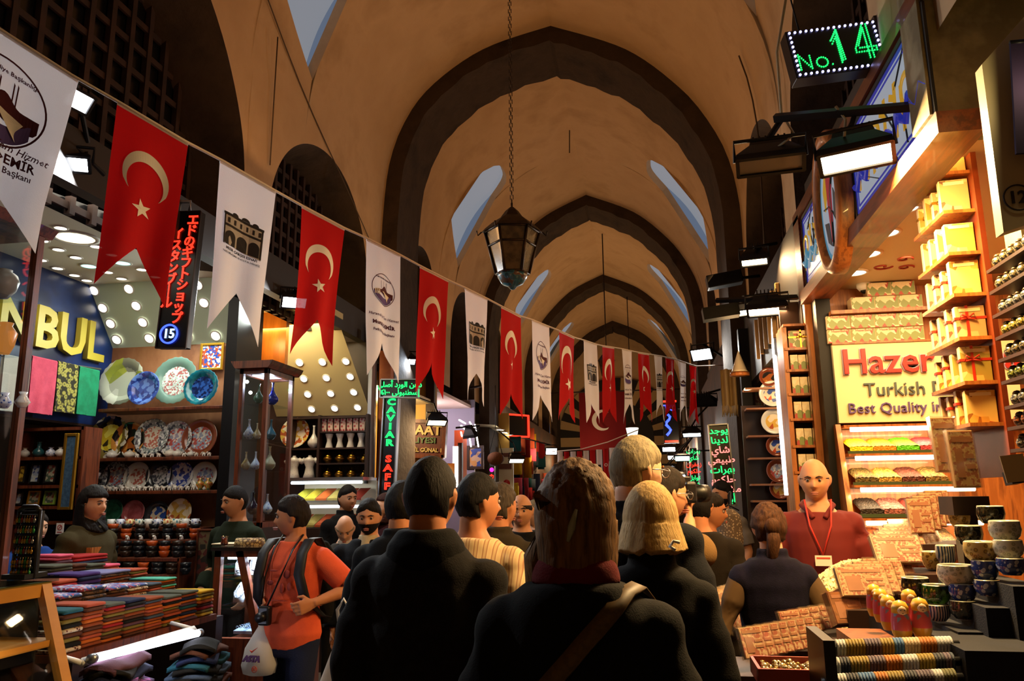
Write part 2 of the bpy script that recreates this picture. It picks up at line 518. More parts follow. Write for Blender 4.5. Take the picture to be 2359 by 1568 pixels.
# sign letters on the mural
a, b = atx(186, 748, XW), atx(226, 834, XW)
h = (atx(150, 725, XW).z - atx(150, 815, XW).z)
let = thing('wall_lettering', 'big yellow raised letters of the city name on the blue mural wall', 'letters', (XW, b.y, (atx(205, 790, XW).z)), rot=(PI / 2, 0, PI / 2))
yellow_letter = M('yellow_letter', 'c9b640', .45)
text('letter_faces', 'ISTANBUL', h * 1.42, yellow_letter, let, (0, 0, .028), (0, 0, 0), depth=.025, bold=.012, align='RIGHT', spacing=1.0)
for i, (z0, hh, w) in enumerate([]): pass
sky = MB().mat(M('skyline_print', '2b6fa8', .5))
for i in range(14):
    y = 3.6 + i * .17; hh = .12 + .12 * ((i * 7) % 5) / 5
    sky.span((XW + .002, y, 2.4), (XW + .008, y + .15, 2.4 + hh))
tag(sky.build('skyline_decal'), 'blue printed city skyline along the lower mural wall', 'decal')
# downlights
for i, (x, y) in enumerate([(137, 463), (190, 493), (140, 524), (98, 553), (135, 574), (175, 592), (222, 567), (95, 598), (133, 617), (172, 633), (200, 645), (273, 539), (310, 561), (345, 580), (378, 597), (258, 586), (327, 620), (358, 637), (248, 626), (280, 641)]):
    q = atz(x, y, 3.57)
    downlight(q, 'downlight', 'small round gift shop downlight, %s %s' % (ORD[i if i < 11 else i - 11], 'of those in the open' if i < 11 else 'of those behind the big red pennant'), 'downlight', 'downlights in the flat ceiling of the gift shop', .042, g_neut)
downlight(atz(174, 547, 3.57), 'ceiling_light', 'large round warm ceiling light among the gift shop downlights', 'ceiling light', None, .135, glow('round_light', 'ffeab8', 3))
for i, (x, y) in enumerate([(205, 612), (283, 605)]):
    downlight(atz(x, y, 3.57), 'teal_downlight', ['teal glowing downlight nearer the mural wall', 'teal glowing downlight behind the big red pennant'][i], 'downlight', None, .06, g_teal)
nrm = Vector((0, -.52, -.38)).normalized()
for i, (x, y) in enumerate([(217, 669), (297, 665), (237, 709), (314, 704), (255, 745), (329, 742), (269, 782), (344, 779), (456, 656), (470, 697), (497, 773), (420, 735), (405, 664), (432, 775)]):
    q = on_plane(x, y, (XW, 6.2, 3.57), nrm)
    downlight(q, 'spot_lamp', '%s spot of the sloping pale green panel above the plates' % ORD[i], 'spot lamp', 'spots in the sloping panel over the plates', .042, g_neut, nrm)
area('shop_light', (-3.85, 4.8, 3.5), (1.2, 2.6), 46, (1, .88, .7), (0, .1, -1))
area('panel_light', (-3.9, 6.3, 3.25), (1.1, .3), 34, (.92, 1, .9), (0, -.6, -1))

# ---- plates
def plate_mat(name, a, b, c, scale=9, rough=.2):
    return M(name, a, rough, col2=[b, c, a], kind='cells', scale=scale * 2.2, sharp=(.15, .85), coat=.4)
PM = {
    'patchwork': M('patchwork_glaze', 'b9bfae', .15, col2=['77786a', '8f9a3c', 'd7dccd', '4e5650'], kind='cells', scale=7, sharp=(.15, .85), coat=.5),
    'cobalt': plate_mat('cobalt_glaze', '2a4cab', '5d86d8', '1d3486', 14), 'celadon': plate_mat('celadon_floral', 'c9d2ca', 'a4b0aa', '9a5a58', 30),
    'turquoise': M('turquoise_rim', '1d7d8e', .12, col2='0f4f66', scale=12, coat=.6), 'navy': plate_mat('navy_script', '15306b', '2a56a6', '0e1d4a', 22),
    'yellow': plate_mat('yellow_figures', 'c9b12c', 'e3d85a', '3a3320', 9), 'black': plate_mat('black_patch', '1f1c17', '7a6a34', 'c9c2b0', 8),
    'rust': plate_mat('rust_swirl', '9a5522', '1d1712', 'c88a3a', 8), 'white': plate_mat('white_floral', 'd3d2cc', '8f98b0', 'a84a44', 24),
    'script': plate_mat('red_script', 'd8cfc4', 'b86a5e', 'd8cfc4', 26), 'grey': plate_mat('grey_floral', '8f979a', 'c9ccd0', '4a4f5c', 26), 'blueflower': plate_mat('blue_floral', 'cfd2d8', '31489a', 'b0b8cc', 18),
    'green': M('green_lustre', '1f5a48', .2, col2='2f7a5e', scale=20, coat=.5), 'pink': M('rose_lustre', '9a4a50', .2, col2='b8646a', scale=20, coat=.5), 'sun': plate_mat('sun_flower', 'd9d0bc', '3050a0', 'c0502a', 14), 'ochre': plate_mat('ochre_floral', 'd8b050', 'e8dcc0', 'b0562c', 12),
    'brownrim': M('rust_rim', '7a3a22', .2, coat=.4), 'greenrim': M('grey_green_rim', '5d7a70', .2, coat=.4), 'darkrim': M('dark_rim', '23262e', .2, coat=.4), 'whiterim': M('white_rim', 'd9dad4', .2, coat=.4),
}
def plate(p, rad, face, rim, label, group, tilt=.16, scallop=False, yaw=0, cat='plate'):
    """A display plate leaning back; p is the middle of its face, seen from the corridor."""
    m = MB()
    w = (.018, 22) if scallop else None
    m.mat(PM[face]).lathe([(0, .012), (rad * .45, .010), (rad * .62, .012)], n=44, wob=None, cap=False)
    m.mat(PM[rim]).lathe([(rad * .62, .012), (rad * .72, .022), (rad * .97, .040), (rad, .038)], n=44, wob=w, cap=False)
    m.mat(PM['whiterim']).lathe([(rad, .038), (rad * .98, .032), (rad * .7, .012), (rad * .5, 0), (0, 0)], n=44, wob=w, cap=False)
    o = m.build('display_plate', None, None, p)
    o.rotation_euler = (PI / 2 - tilt, 0, yaw)
    return tag(o, label, cat, group)
def plates_px(rows, Y, group):
    for (x, y, r, face, rim, label, sc) in rows:
        dy = 0.0
        q = at(x, y, Y - dy)
        plate(q, r * mpp(x, y, Y), face, rim, label, group, scallop=sc)

# ---- wall shelves with plates
def shelf_board(px0, px1, py, Y, depth, name, label, group, m=wood, th=.028):
    a, b = at(px0, py, Y), at(px1, py, Y)
    z = (a.z + b.z) / 2
    o = MB().box((0, 0, 0), (b.x - a.x, depth, th), bev=.004).build(name, m, None, ((a.x + b.x) / 2, Y + depth / 2 - .02, z - th / 2))
    tag(o, label, 'shelf', group)
    return z
zs1 = shelf_board(230, 516, 938, 6.30, .29, 'wall_shelf', 'mahogany shelf carrying the four biggest plates', 'plate shelves')
zs2 = shelf_board(188, 507, 1053, 6.30, .29, 'wall_shelf', 'mahogany shelf with white teapots in front of yellow and floral plates', 'plate shelves')
zs3 = shelf_board(186, 503, 1130, 6.30, .29, 'wall_shelf', 'mahogany shelf with the row of small white animal figurines', 'plate shelves')
plates_px([(285, 880, 56, 'patchwork', 'patchwork', 'large scalloped patchwork plate of yellow green and grey patches', True),
           (407, 878, 56, 'celadon', 'greenrim', 'large scalloped pale floral plate with a grey green flower border', True)], 6.46, 'big plates on the top shelf')
plates_px([(336, 896, 40, 'cobalt', 'cobalt', 'cobalt blue plate leaning between the two biggest plates', False),
           (468, 893, 43, 'navy', 'turquoise', 'navy plate with a fluted turquoise rim under the framed tile', True)], 6.34, 'big plates on the top shelf')
plates_px([(255, 1008, 50, 'yellow', 'black', 'plate with bright yellow figures and black patchwork edge', True), (300, 1015, 42, 'rust', 'rust', 'rust and black swirl plate behind the white teapot', False),
           (354, 1008, 43, 'script', 'grey', 'grey scalloped plate with red script in its middle', True), (408, 1012, 42, 'white', 'grey', 'white centred plate with a wide grey rim', False),
           (464, 1010, 44, 'white', 'brownrim', 'floral plate with a dark brown rim on the teapot shelf', False)], 6.46, 'plates on the teapot shelf')
plates_px([(229, 1100, 34, 'grey', 'darkrim', 'dark grey plate beside the blue and white fish vase', False), (272, 1097, 34, 'white', 'grey', 'second grey floral plate from the fish vase', False), (320, 1098, 33, 'script', 'whiterim', 'white plate with rows of red script', False),
           (372, 1096, 34, 'grey', 'darkrim', 'dark floral plate next to the red script plate', False), (420, 1097, 33, 'blueflower', 'blueflower', 'white plate with blue flowers on the figurine shelf', False), (474, 1097, 33, 'white', 'whiterim', 'pale plate behind the orange little vases', False)], 6.46, 'plates on the figurine shelf')
plates_px([(263, 1178, 28, 'green', 'green', 'green lustre plate low on the back wall', False), (312, 1182, 29, 'pink', 'pink', 'rose lustre plate beside the green one', False), (366, 1186, 31, 'sun', 'darkrim', 'plate with a red and blue sunflower in its middle', False), (418, 1180, 31, 'ochre', 'ochre', 'ochre and white flower plate above the bowls', False)], 6.44, 'low plates behind the bowls')
# framed tile
def picture(p, w, h, m_pic, m_fr, label, group=None, fw=.02, rz=0, tilt=0, cat='picture', name='framed_picture'):
    t = thing(name, label, cat, p, group=group, rot=(tilt, 0, rz))
    f = MB()
    for s in (-1, 1):
        f.box((s * (w / 2 - fw / 2), 0, 0), (fw, .02, h), bev=.003); f.box((0, 0, s * (h / 2 - fw / 2)), (w - 2 * fw, .02, fw), bev=.003)
    f.build('frame', m_fr, t)
    MB().box((0, .004, 0), (w - 1.8 * fw, .008, h - 1.8 * fw)).build('image', m_pic, t)
    return t
tile_red = plate_mat('iznik_tile', 'd6d2c4', '31489a', 'a5482e', 24)
picture(at(488, 821, 6.56), .235, .255, tile_red, gold, 'square framed tile with red and blue pattern above the plates', fw=.022)
# small porcelain
porc = M('white_porcelain', '4a5f9f', .18, col2=['c8c8c8', 'd8d6d0'], kind='voronoi', scale=70, sharp=(.1, .3), coat=.5)
porc_red = M('red_sprig_porcelain', 'a85448', .18, col2=['cfc8be', 'd8d2c8'], kind='voronoi', scale=70, sharp=(.1, .3), coat=.5)
porc_blue = M('blue_porcelain', '2f4f9a', .18, col2='c9cede', kind='voronoi', scale=50, sharp=(.2, .35), coat=.5)
def teapot(p, s, label, group, m=porc, flip=1):
    t = thing('teapot', label, 'teapot', p, group=group)
    MB().lathe([(s * .5, 0), (s * .85, s * .3), (s * .95, s * .6), (s * .75, s * 1.0), (s * .42, s * 1.16)], n=16).build('pot_body', m, t)
    MB().lathe([(s * .44, s * 1.14), (s * .3, s * 1.3), (s * .08, s * 1.36), (s * .12, s * 1.46), (0, s * 1.52)], n=12).build('lid', m, t)
    MB().tube([(flip * s * .8, 0, s * .45), (flip * s * 1.2, 0, s * .7), (flip * s * 1.4, 0, s * 1.1)], [s * .2, s * .13, s * .09]).build('spout', m, t)
    MB().tube([(-flip * s * .8, 0, s * .95), (-flip * s * 1.25, 0, s * 1.0), (-flip * s * 1.3, 0, s * .55), (-flip * s * .85, 0, s * .35)], s * .07).build('handle', m, t)
    return t
def figurine(p, s, label, group, m=porc, rz=0, kind=0):
    mb = MB()
    mb.ball((0, 0, s * .62), (s * .55, s * .42, s * .45), 12, 8)
    for a, b in ((-.3, -.2), (-.3, .2), (.3, -.2), (.3, .2)): mb.lathe([(s * .17, 0), (s * .16, s * .5)], (a * s, b * s, 0), 8)
    mb.ball((s * .5, 0, s * .95), s * .32, 10, 8)
    if kind == 0: mb.tube([(s * .75, 0, s * .95), (s * .92, 0, s * .65), (s * .95, 0, s * 1.1 if random.random() < .4 else s * .35)], [s * .13, s * .1, s * .07], 8)
    for k in (-1, 1): mb.ball((s * .38, k * s * .3, s * 1.05), (s * .06, s * .2, s * .24), 8, 6)
    o = mb.build('figurine', m, None, p, (0, 0, rz))
    return tag(o, label, 'figurine', group)
teapot(Vector((at(258, 1050, 6.38).x, 6.38, zs2)), .055, 'white teapot with blue sprigs under the yellow plate', 'porcelain on the teapot shelf')
for i, (x, m, s) in enumerate([(298, porc_red, .052), (392, porc_red, .055), (409, porc, .05), (440, porc, .04)]):
    teapot(Vector((at(x, 1050, 6.38).x, 6.38, zs2)), s, '%s teapot right of the spouted blue sprig teapot on the same shelf' % ORD[i], 'porcelain on the teapot shelf', m, -1)
for i, x in enumerate([316, 333, 350, 366, 424, 452, 470, 482]):
    figurine(Vector((at(x, 1050, 6.34).x, 6.34, zs2)), .034, '%s small porcelain animal among the teapots, counted from the yellow plate' % ORD[i], 'porcelain on the teapot shelf', [porc, porc_red][i % 2], rz=PI + .3 * (i % 3), kind=i % 2)
for i, x in enumerate([238, 252, 266, 281, 294, 308, 321, 334, 348, 362, 376, 390, 403, 417, 432, 446]):
    figurine(Vector((at(x, 1127, 6.34).x, 6.34, zs3)), .036 + .008 * (i % 3 == 0), '%s little white elephant in the figurine row, counted from the fish vase' % ORD[i], 'white elephant figurines', [porc, porc_red, porc][i % 3], rz=PI + .4 * (i % 3) - .3, kind=0)
def vase(p, prof_, label, m, group=None, name='vase', n=18, handle=False):
    o = MB().lathe(prof_, n=n).build(name, m, None, p)
    return tag(o, label, 'vase', group)
for i, x in enumerate([461, 479]):
    s = .05
    vase(Vector((at(x, 1127, 6.32).x, 6.32, zs3)), [(s * .5, 0), (s * .35, s * .3), (s * .8, s * .9), (s * .7, s * 1.3), (s * .25, s * 1.7), (s * .45, s * 2.1)], ['small orange footed vase next to the pale plate', 'small red and gold vase at the end of the figurine shelf'][i], M('orange_vase%d' % i, ['b0502a', 'a03a2a'][i], .2, col2=['c9a040', '2f6a5a'], scale=30, coat=.4))
for i, x in enumerate([200, 215]):
    s = .07
    vase(Vector((at(x, 1127, 6.34).x, 6.34, zs3)), [(s * .5, 0), (s * .45, s * .2), (s * .25, s * 1.0), (s * .55, s * 1.8), (s * .75, s * 2.3), (s * .5, s * 2.4)], ['blue and white fish shaped vase at the outer end of the figurine shelf', 'blue and white fluted vase next to the fish vase'][i], porc_blue)

# ---- stepped stand of striped bowls
stand = thing('display_stand', 'stepped wooden stand full of striped bowls below the plates', 'display stand', at(350, 1350, 6.1) * 1)
stand.location.z = 0
sx0, sx1 = at(250, 1240, 6.0).x, at(462, 1240, 6.0).x
sxm = stand.location.x
levels = [(1214, 6.22), (1242, 6.05), (1283, 5.9), (1322, 5.78)]
zl = [at(350, y, Y).z for y, Y in levels]
for i, (y, Y) in enumerate(levels):
    MB().box((0, Y - 6.1, zl[i] - .012), (sx1 - sx0, .2, .024)).build('step', wood, stand)
MB().box((0, .15, zl[0] / 2), (sx1 - sx0, .03, zl[0])).build('back_board', wood_dark, stand)
for s in (-1, 1): MB().box((s * (sx1 - sx0) / 2, -.05, zl[2] / 2), (.025, .5, zl[2])).build('side_panel', wood, stand)
stripe = [M('bowl_stripe_%d' % i, a, .3, col2=[b, c, a], kind='stripe', scale=s, stretch=(0, 0, 1), sharp=(.2, .8)) for i, (a, b, c, s) in enumerate([('18140f', '8a3a16', '2b4a4a', 34), ('b04a18', '2a1a12', 'c07a30', 30), ('14181c', '5a7a80', '8a2a18', 36), ('2a1c12', 'b86a20', '20140c', 28), ('10141a', '2f6f80', 'a03418', 32)])]
def bowl(p, r, h, label, m, group, name='bowl'):
    o = MB().lathe([(r * .55, 0), (r * .9, h * .5), (r, h), (r * .93, h), (r * .8, h * .45), (0, h * .12)], n=16).build(name, m, None, p)
    return tag(o, label, 'bowl', group)
for row, (lv, n, x0, x1, per) in enumerate([(1, 7, 258, 448, 3), (2, 7, 262, 440, 3), (3, 6, 270, 432, 2)]):
    Y = levels[lv][1]
    for i in range(n):
        x = x0 + (x1 - x0) * i / (n - 1)
        base = at(x, 1240, Y); r = .043
        for k in range(per):
            bowl((base.x, Y, zl[lv] + k * .038), r, .05, '%s bowl up in the %s pile of the %s row of striped bowls' % (ORD[k], ORD[i], ['upper', 'middle', 'bottom'][row]), stripe[(i + row * 2 + k // 2) % 5], 'striped bowls on the stepped stand')
mugm = [porc, porc_blue, M('mug_red', 'b0402c', .25, col2='e0c890', kind='voronoi', scale=40), M('mug_teal', '3a7a86', .25, col2='d0d0c0', kind='voronoi', scale=40)]
for i in range(10):
    x = 256 + i * 21.5
    t = thing('mug', '%s mug in the row of patterned mugs above the striped bowls' % ORD[i], 'mug', (at(x, 1200, 6.2).x, 6.2, zl[0]), group='patterned mugs')
    MB().lathe([(.03, 0), (.033, .07), (.029, .07), (.026, .01), (0, .01)], n=14).build('cup', mugm[i % 4], t)
    MB().tube([(.03, 0, .058), (.052, 0, .05), (.052, 0, .025), (.03, 0, .015)], .005, 6).build('handle', mugm[i % 4], t)
for i in range(6):
    figurine((at(268 + i * 31, 1240, 6.0).x, 5.97, zl[1]), .03, '%s small white bird figurine along the front of the bowl stand' % ORD[i], 'bird figurines before the bowls', porc, rz=PI / 2 * 3, kind=1)
# low carpet panel with a flower arch beside the stand
rugm = M('flower_panel', '2a241e', .8, col2=['6a5a40', '5a2420', '20180f'], kind='cells', scale=24, sharp=(.2, .8))
picture(at(472, 1286, 5.95), .16, .46, rugm, wood, 'narrow dark panel with a flowering arch pattern beside the bowls', fw=.015)

# ---- side cabinet with small framed pictures
cab = thing('picture_cabinet', 'mahogany cabinet with small framed pictures and vases by the mural wall', 'cabinet', (at(110, 1200, 5.7).x, 5.7, 0))
cx0, cx1 = at(30, 1100, 5.7).x - cab.location.x, at(186, 1100, 5.7).x - cab.location.x
top = at(110, 985, 5.7).z
MB().span((cx0, .16, 0), (cx1, .18, top)).build('back_board', wood_dark, cab)
for s, x in ((0, cx0), (1, cx1)): MB().span((x - .02, -.02, 0), (x + .02, .18, top)).build('side_panel', wood, cab)
zsh = [at(110, y, 5.7).z for y in (1052, 1117, 1165, 1200)]
for z in zsh + [top]: MB().span((cx0, -.02, z - .025), (cx1, .17, z)).build('shelf', wood, cab)
picm = [M('pic_gold', 'c8a83a', .3, col2='6a5018', kind='voronoi', scale=40), M('pic_blue', '8f9ab0', .4, col2=['3a4a80', 'b0b4b0'], kind='cells', scale=40), M('pic_red', 'a8a088', .4, col2=['8a3a30', '4a5a4a'], kind='cells', scale=40)]
for i, (x, y, w, h, m, fr, lab) in enumerate([(48, 1091, 27, 43, 0, black, 'gold leaf picture in a dark frame on the cabinet'), (82, 1090, 27, 46, 1, black, 'blue tulip picture in a dark frame in the middle of the cabinet'), (117, 1090, 30, 46, 2, black, 'red flower picture in a dark frame by the tall panel'),
                                       (42, 1148, 25, 30, 1, black, 'small blue flower picture with dark frame on the lower cabinet shelf'), (79, 1146, 33, 32, 2, gold, 'small flower picture in a gold frame, middle of the lower shelf'), (115, 1146, 30, 32, 2, M('green_frame', '7a9a3a', .4), 'small flower picture in a green and gold frame')]):
    q = at(x, y, 5.74)
    picture(q, w * mpp(x, y, 5.74), h * mpp(x, y, 5.74), picm[m], fr, lab, 'small framed pictures in the cabinet', fw=.014, tilt=-.12)
for i, x in enumerate([52, 84, 112, 134]):
    s = .045 + .008 * (i == 1)
    vase((at(x, 1050, 5.74).x, 5.76, zsh[0]), [(s * .4, 0), (s * .9, s * .6), (s * .8, s * 1.1), (s * .3, s * 1.5), (s * .3, s * (1.7 + .6 * (i == 1))), (s * .5, s * (1.8 + .6 * (i == 1)))], ['pale', 'tall dark teal', 'blue patterned', 'slim pale'][i] + ' vase on the top shelf of the picture cabinet', [porc, M('dark_teal_glaze', '1f4a50', .2, coat=.5), porc_blue, porc][i], 'vases in the picture cabinet')
picture(at(158, 1085, 5.62), .125, .60, M('blue_script_panel', '2f4a66', .5, col2='44627e', scale=40), gold, 'tall narrow blue panel in a gold frame at the cabinet side', fw=.022)
sm = thing('no_smoking_sign', 'small white no smoking card standing beside the earring rack', 'sign', at(138, 1217, 5.3))
MB().box((0, 0, 0), (.062, .004, .08)).build('card', white, sm)
MB().lathe([(.02, 0), (.02, .001), (.015, .001), (.015, 0)], (0, -.003, .008), 16, rot=(PI / 2, 0, 0), cap=False).box((0, -.004, .008), (.004, .001, .036), rot=(0, .8, 0)).box((0, -.003, -.026), (.04, .001, .006)).build('symbol', M('sign_red', 'b03028', .5), sm)
# scarves on a rail under the mural
ra, rb = atx(2, 818, XW + .13), atx(232, 850, XW + .13)
tag(MB().tube([ra, rb], .008).build('scarf_rail', steel), 'thin metal rail holding the scarves below the yellow letters', 'rail')
for (x0, x1, y0, y1, m, lab) in [(8, 70, 820, 950, M('scarf_white', 'b9b4a6', .9, bump=.3, bscale=120), 'white scarf hanging behind the glass cabinet post'), (73, 131, 824, 954, M('scarf_pink', 'd0506a', .9, col2='c04460', scale=14, bump=.3, bscale=120), 'pink scarf on the rail under the yellow letters'),
                             (133, 180, 836, 951, M('scarf_dots', '5a5a30', .9, col2=['b0a850', '2a2818'], kind='voronoi', scale=26, sharp=(.15, .6)), 'olive scarf with yellow dots on the rail'), (182, 228, 848, 957, M('scarf_green', '128a5e', .9, col2='0f7850', scale=12, bump=.3, bscale=120), 'green scarf at the end of the rail')]:
    a, b = atx(x0, y0, XW + .15), atx(x1, y0 + 8, XW + .15); zb = atx((x0 + x1) / 2, y1, XW + .15).z
    mb = MB()
    for off in (0, -.028):
        mb.grid(lambda u, v: Vector((XW + .16 + off + .008 * math.sin(u * 14 + v * 2) * v, a.y + (b.y - a.y) * u, a.z + .012 - (a.z + .012 - zb) * v)), 18, 12)
    mb.grid(lambda u, v: Vector((XW + .16 - .028 * v, a.y + (b.y - a.y) * u, a.z + .012 + .01 * math.sin(v * PI))), 4, 4)
    o = mb.build('scarf', m); tag(o, lab, 'scarf', 'scarves on the rail')
# ------------------------------------------------------------------ lamps and signs used along both sides
def floodlight(p, w, h, aim, label, g=None, energy=0, col=WARM, group='floodlights over the shop fronts', arm=None, roll=0):
    """Wide floodlight: p is the middle of its glass, aim where it faces."""
    t = thing('floodlight', label, 'floodlight', p, group=group)
    q = Vector(aim).normalized().to_track_quat('-Y', 'Z') @ Euler((0, roll, 0)).to_quaternion()
    t.rotation_mode = 'QUATERNION'; t.rotation_quaternion = q
    m = MB()
    m.loft([[Vector((sx * w / 2 * k, y, sz * h / 2 * k)) for sx, sz in ((-1, -1), (1, -1), (1, 1), (-1, 1))] for y, k in ((.0, 1.06), (.025, 1.06), (.11, .62), (.14, .58))], smooth=False)
    for i in range(6): m.box((-w * .25 + i * w * .1, .15, 0), (.008, .05, h * .5))
    m.build('housing', black_metal, t)
    f = MB()
    for s in (-1, 1):
        f.box((s * w * .515, -.008, 0), (.016, .02, h * 1.1)); f.box((0, -.008, s * h * .515), (w * 1.06, .02, .014))
    f.build('front_frame', black_metal, t)
    MB().box((0, -.004, 0), (w, .006, h)).build('lamp_glass', g or M('unlit_glass', '6a6660', .15, coat=.5), t)
    b = MB(); b.tube([(-w * .56, .03, 0), (-w * .56, .09, h * .75), (w * .56, .09, h * .75), (w * .56, .03, 0)], .009, 6, smooth=False)
    b.build('bracket', black_metal, t)
    if energy:
        area('lamp_light', (0, -.03, 0), (w, h), energy, col, (0, -1, 0), t)
    if arm is not None:
        inv = q.inverted()
        a = MB(); pts = [inv @ (Vector(x) - Vector(p)) for x in arm]
        a.tube([(0, .09, h * .75)] + pts, .014, 8, smooth=False); a.build('support_arm', black_metal, t)
    return t
AR = {'ا': 'FE8D FE8E', 'أ': 'FE83 FE84', 'إ': 'FE87 FE88', 'ب': 'FE8F FE90 FE91 FE92', 'ت': 'FE95 FE96 FE97 FE98', 'ج': 'FE9D FE9E FE9F FEA0', 'ح': 'FEA1 FEA2 FEA3 FEA4', 'د': 'FEA9 FEAA', 'ر': 'FEAD FEAE', 'س': 'FEB1 FEB2 FEB3 FEB4', 'ش': 'FEB5 FEB6 FEB7 FEB8', 'ص': 'FEB9 FEBA FEBB FEBC', 'ط': 'FEC1 FEC2 FEC3 FEC4', 'ع': 'FEC9 FECA FECB FECC', 'ف': 'FED1 FED2 FED3 FED4', 'ك': 'FED9 FEDA FEDB FEDC', 'ل': 'FEDD FEDE FEDF FEE0', 'م': 'FEE1 FEE2 FEE3 FEE4', 'ن': 'FEE5 FEE6 FEE7 FEE8', 'ه': 'FEE9 FEEA FEEB FEEC', 'و': 'FEED FEEE', 'ي': 'FEF1 FEF2 FEF3 FEF4'}
def arabic(word):
    out = []
    for i, ch in enumerate(word):
        if ch not in AR: out.append(ch); continue
        f = AR[ch].split()
        pj = i > 0 and word[i - 1] in AR and len(AR[word[i - 1]].split()) == 4
        nj = i + 1 < len(word) and word[i + 1] in AR and len(f) == 4
        out.append(chr(int(f[(3 if nj else 1) if pj else (2 if nj else 0)], 16)))
    return ''.join(reversed(out))
led_green = glow('led_green', '1dff70', 2.2, False); led_red = glow('led_red', 'ff2a18', 3.0, False); led_blue = glow('led_blue', '3048ff', 4, False); led_white = glow('led_white', 'eef0ff', 4, False)
led_pink = glow('led_pink', 'ff7a70', 2.4, False); led_magenta = glow('led_magenta', 'ff20a0', 3, False)
sign_black = M('sign_black', '0a0b0d', .3)

# ------------------------------------------------------------------ hanging sign 15 with Japanese lettering
Yj = 4.5
pj = at(412, 642, Yj); k = mpp(412, 642, Yj)
js = thing('led_sign', 'tall black sign with red Japanese lettering and a blue circled 15', 'sign', pj, rot=(0, R(2.5), 0))
W_, H_ = 74 * k, 325 * k
MB().box((0, .03, 0), (W_, .06, H_), bev=.006).build('sign_box', sign_black, js)
fr = MB()
for s in (-1, 1): fr.box((s * W_ / 2, -.002, 0), (.008, .012, H_)); fr.box((0, -.002, s * H_ / 2), (W_, .012, .008))
fr.build('frame', M('bronze_frame', '3a2c26', .4, metal=.6), js)
for nm, body, x, ztop, zbot in (('エ', 'エドのギフトショップ', .28, .47, -.33), ('イ', 'イスタンブ｜ル', -.18, .37, -.22)):
    n = len(body)
    for i, ch in enumerate(body):
        text('led_character', ch, 30 * k, led_red, js, (x * W_ - .02 * i * W_, -.008, (ztop + (zbot - ztop) * (i + .5) / n) * H_), (PI / 2, 0, 0), .002, .0022)
c15 = MB().lathe([(23 * k, 0), (23 * k, .006), (19 * k, .006), (19 * k, 0)], (-.02, -.006, -.40 * H_), 40, rot=(PI / 2, 0, 0), smooth=False, cap=False).build('blue_ring', led_blue, js)
text('number', '15', 30 * k, glow('led_sky', '9ab8ff', 3, False), js, (-.02, -.008, -.40 * H_), (PI / 2, 0, 0), .002, .002)
MB().tube([(.02, 0, H_ / 2), (.02, 0, H_ / 2 + .07), (-.3, .0, H_ / 2 + .075)], .012, 8).tube([(-.05, 0, H_ / 2), (-.05, 0, H_ / 2 + .07)], .004).build('hanging_bracket', steel, js)

# ------------------------------------------------------------------ tower vitrine at the corner of the spice shop
vp = atx(610, 1000, -3.0)
y0v, y1v = vp.y, atx(672, 1000, -3.0).y
xl = at(545, 1000, y0v).x
zt, zb = at(612, 848, y0v).z, .02
tv = thing('glass_vitrine', 'tall narrow mahogany and glass vitrine of blue vases at the corner', 'display cabinet', ((xl - 3.0) / 2, (y0v + y1v) / 2, 0))
hx, hy = (-3.0 - xl) / 2, (y1v - y0v) / 2
f = MB()
for sx in (-1, 1):
    for sy in (-1, 1): f.box((sx * (hx - .015), sy * (hy - .015), (zt + zb) / 2), (.034, .034, zt - zb))
for z in (zt - .02, 1.42, .06):
    for s in (-1, 1): f.box((s * (hx - .015), 0, z), (.034, 2 * hy, .04)); f.box((0, s * (hy - .015), z), (2 * hx, .034, .04))
f.build('frame', wood, tv)
MB().prism([(-hx - .02, zt), (hx + .02, zt), (hx + .045, zt + .03), (hx + .06, zt + .06), (-hx - .06, zt + .06), (-hx - .045, zt + .03)], 2 * hy + .1).build('cornice', wood, tv)
MB().span((-hx, -hy, .05), (hx, hy, 1.40)).build('base_cupboard', wood_dark, tv)
zsv = [at(600, y, y0v).z for y in (1185, 1080, 1008, 925)]
for z in zsv: MB().box((0, 0, z - .006), (2 * hx - .05, 2 * hy - .05, .01)).build('glass_shelf', glass, tv)
gm = MB(); gm.box((0, -hy + .004, (zt + 1.45) / 2), (2 * hx - .06, .004, zt - 1.5)); gm.box((hx - .004, 0, (zt + 1.45) / 2), (.004, 2 * hy - .06, zt - 1.5)); gm.build('glass_pane', glass, tv)
MB().box((0, 0, zt - .03), (.2, .2, .012)).build('strip_light', glow('strip_white', 'dfe8ff', 2.5), tv)
vb = M('blue_glass', '1a2c9a', .08, col2='2840c0', scale=14, coat=.8); vl = M('blue_white_glaze', '7088c0', .12, col2='c0ccdd', kind='voronoi', scale=40, sharp=(.2, .4), coat=.6); vg = M('gold_glass', 'a08850', .12, col2='d8d0b8', scale=20, coat=.6)
def bottle_prof(s): return [(s * .35, 0), (s * .8, s * .5), (s * .85, s * .9), (s * .4, s * 1.6), (s * .16, s * 2.1), (s * .14, s * 3.0), (s * .22, s * 3.2)]
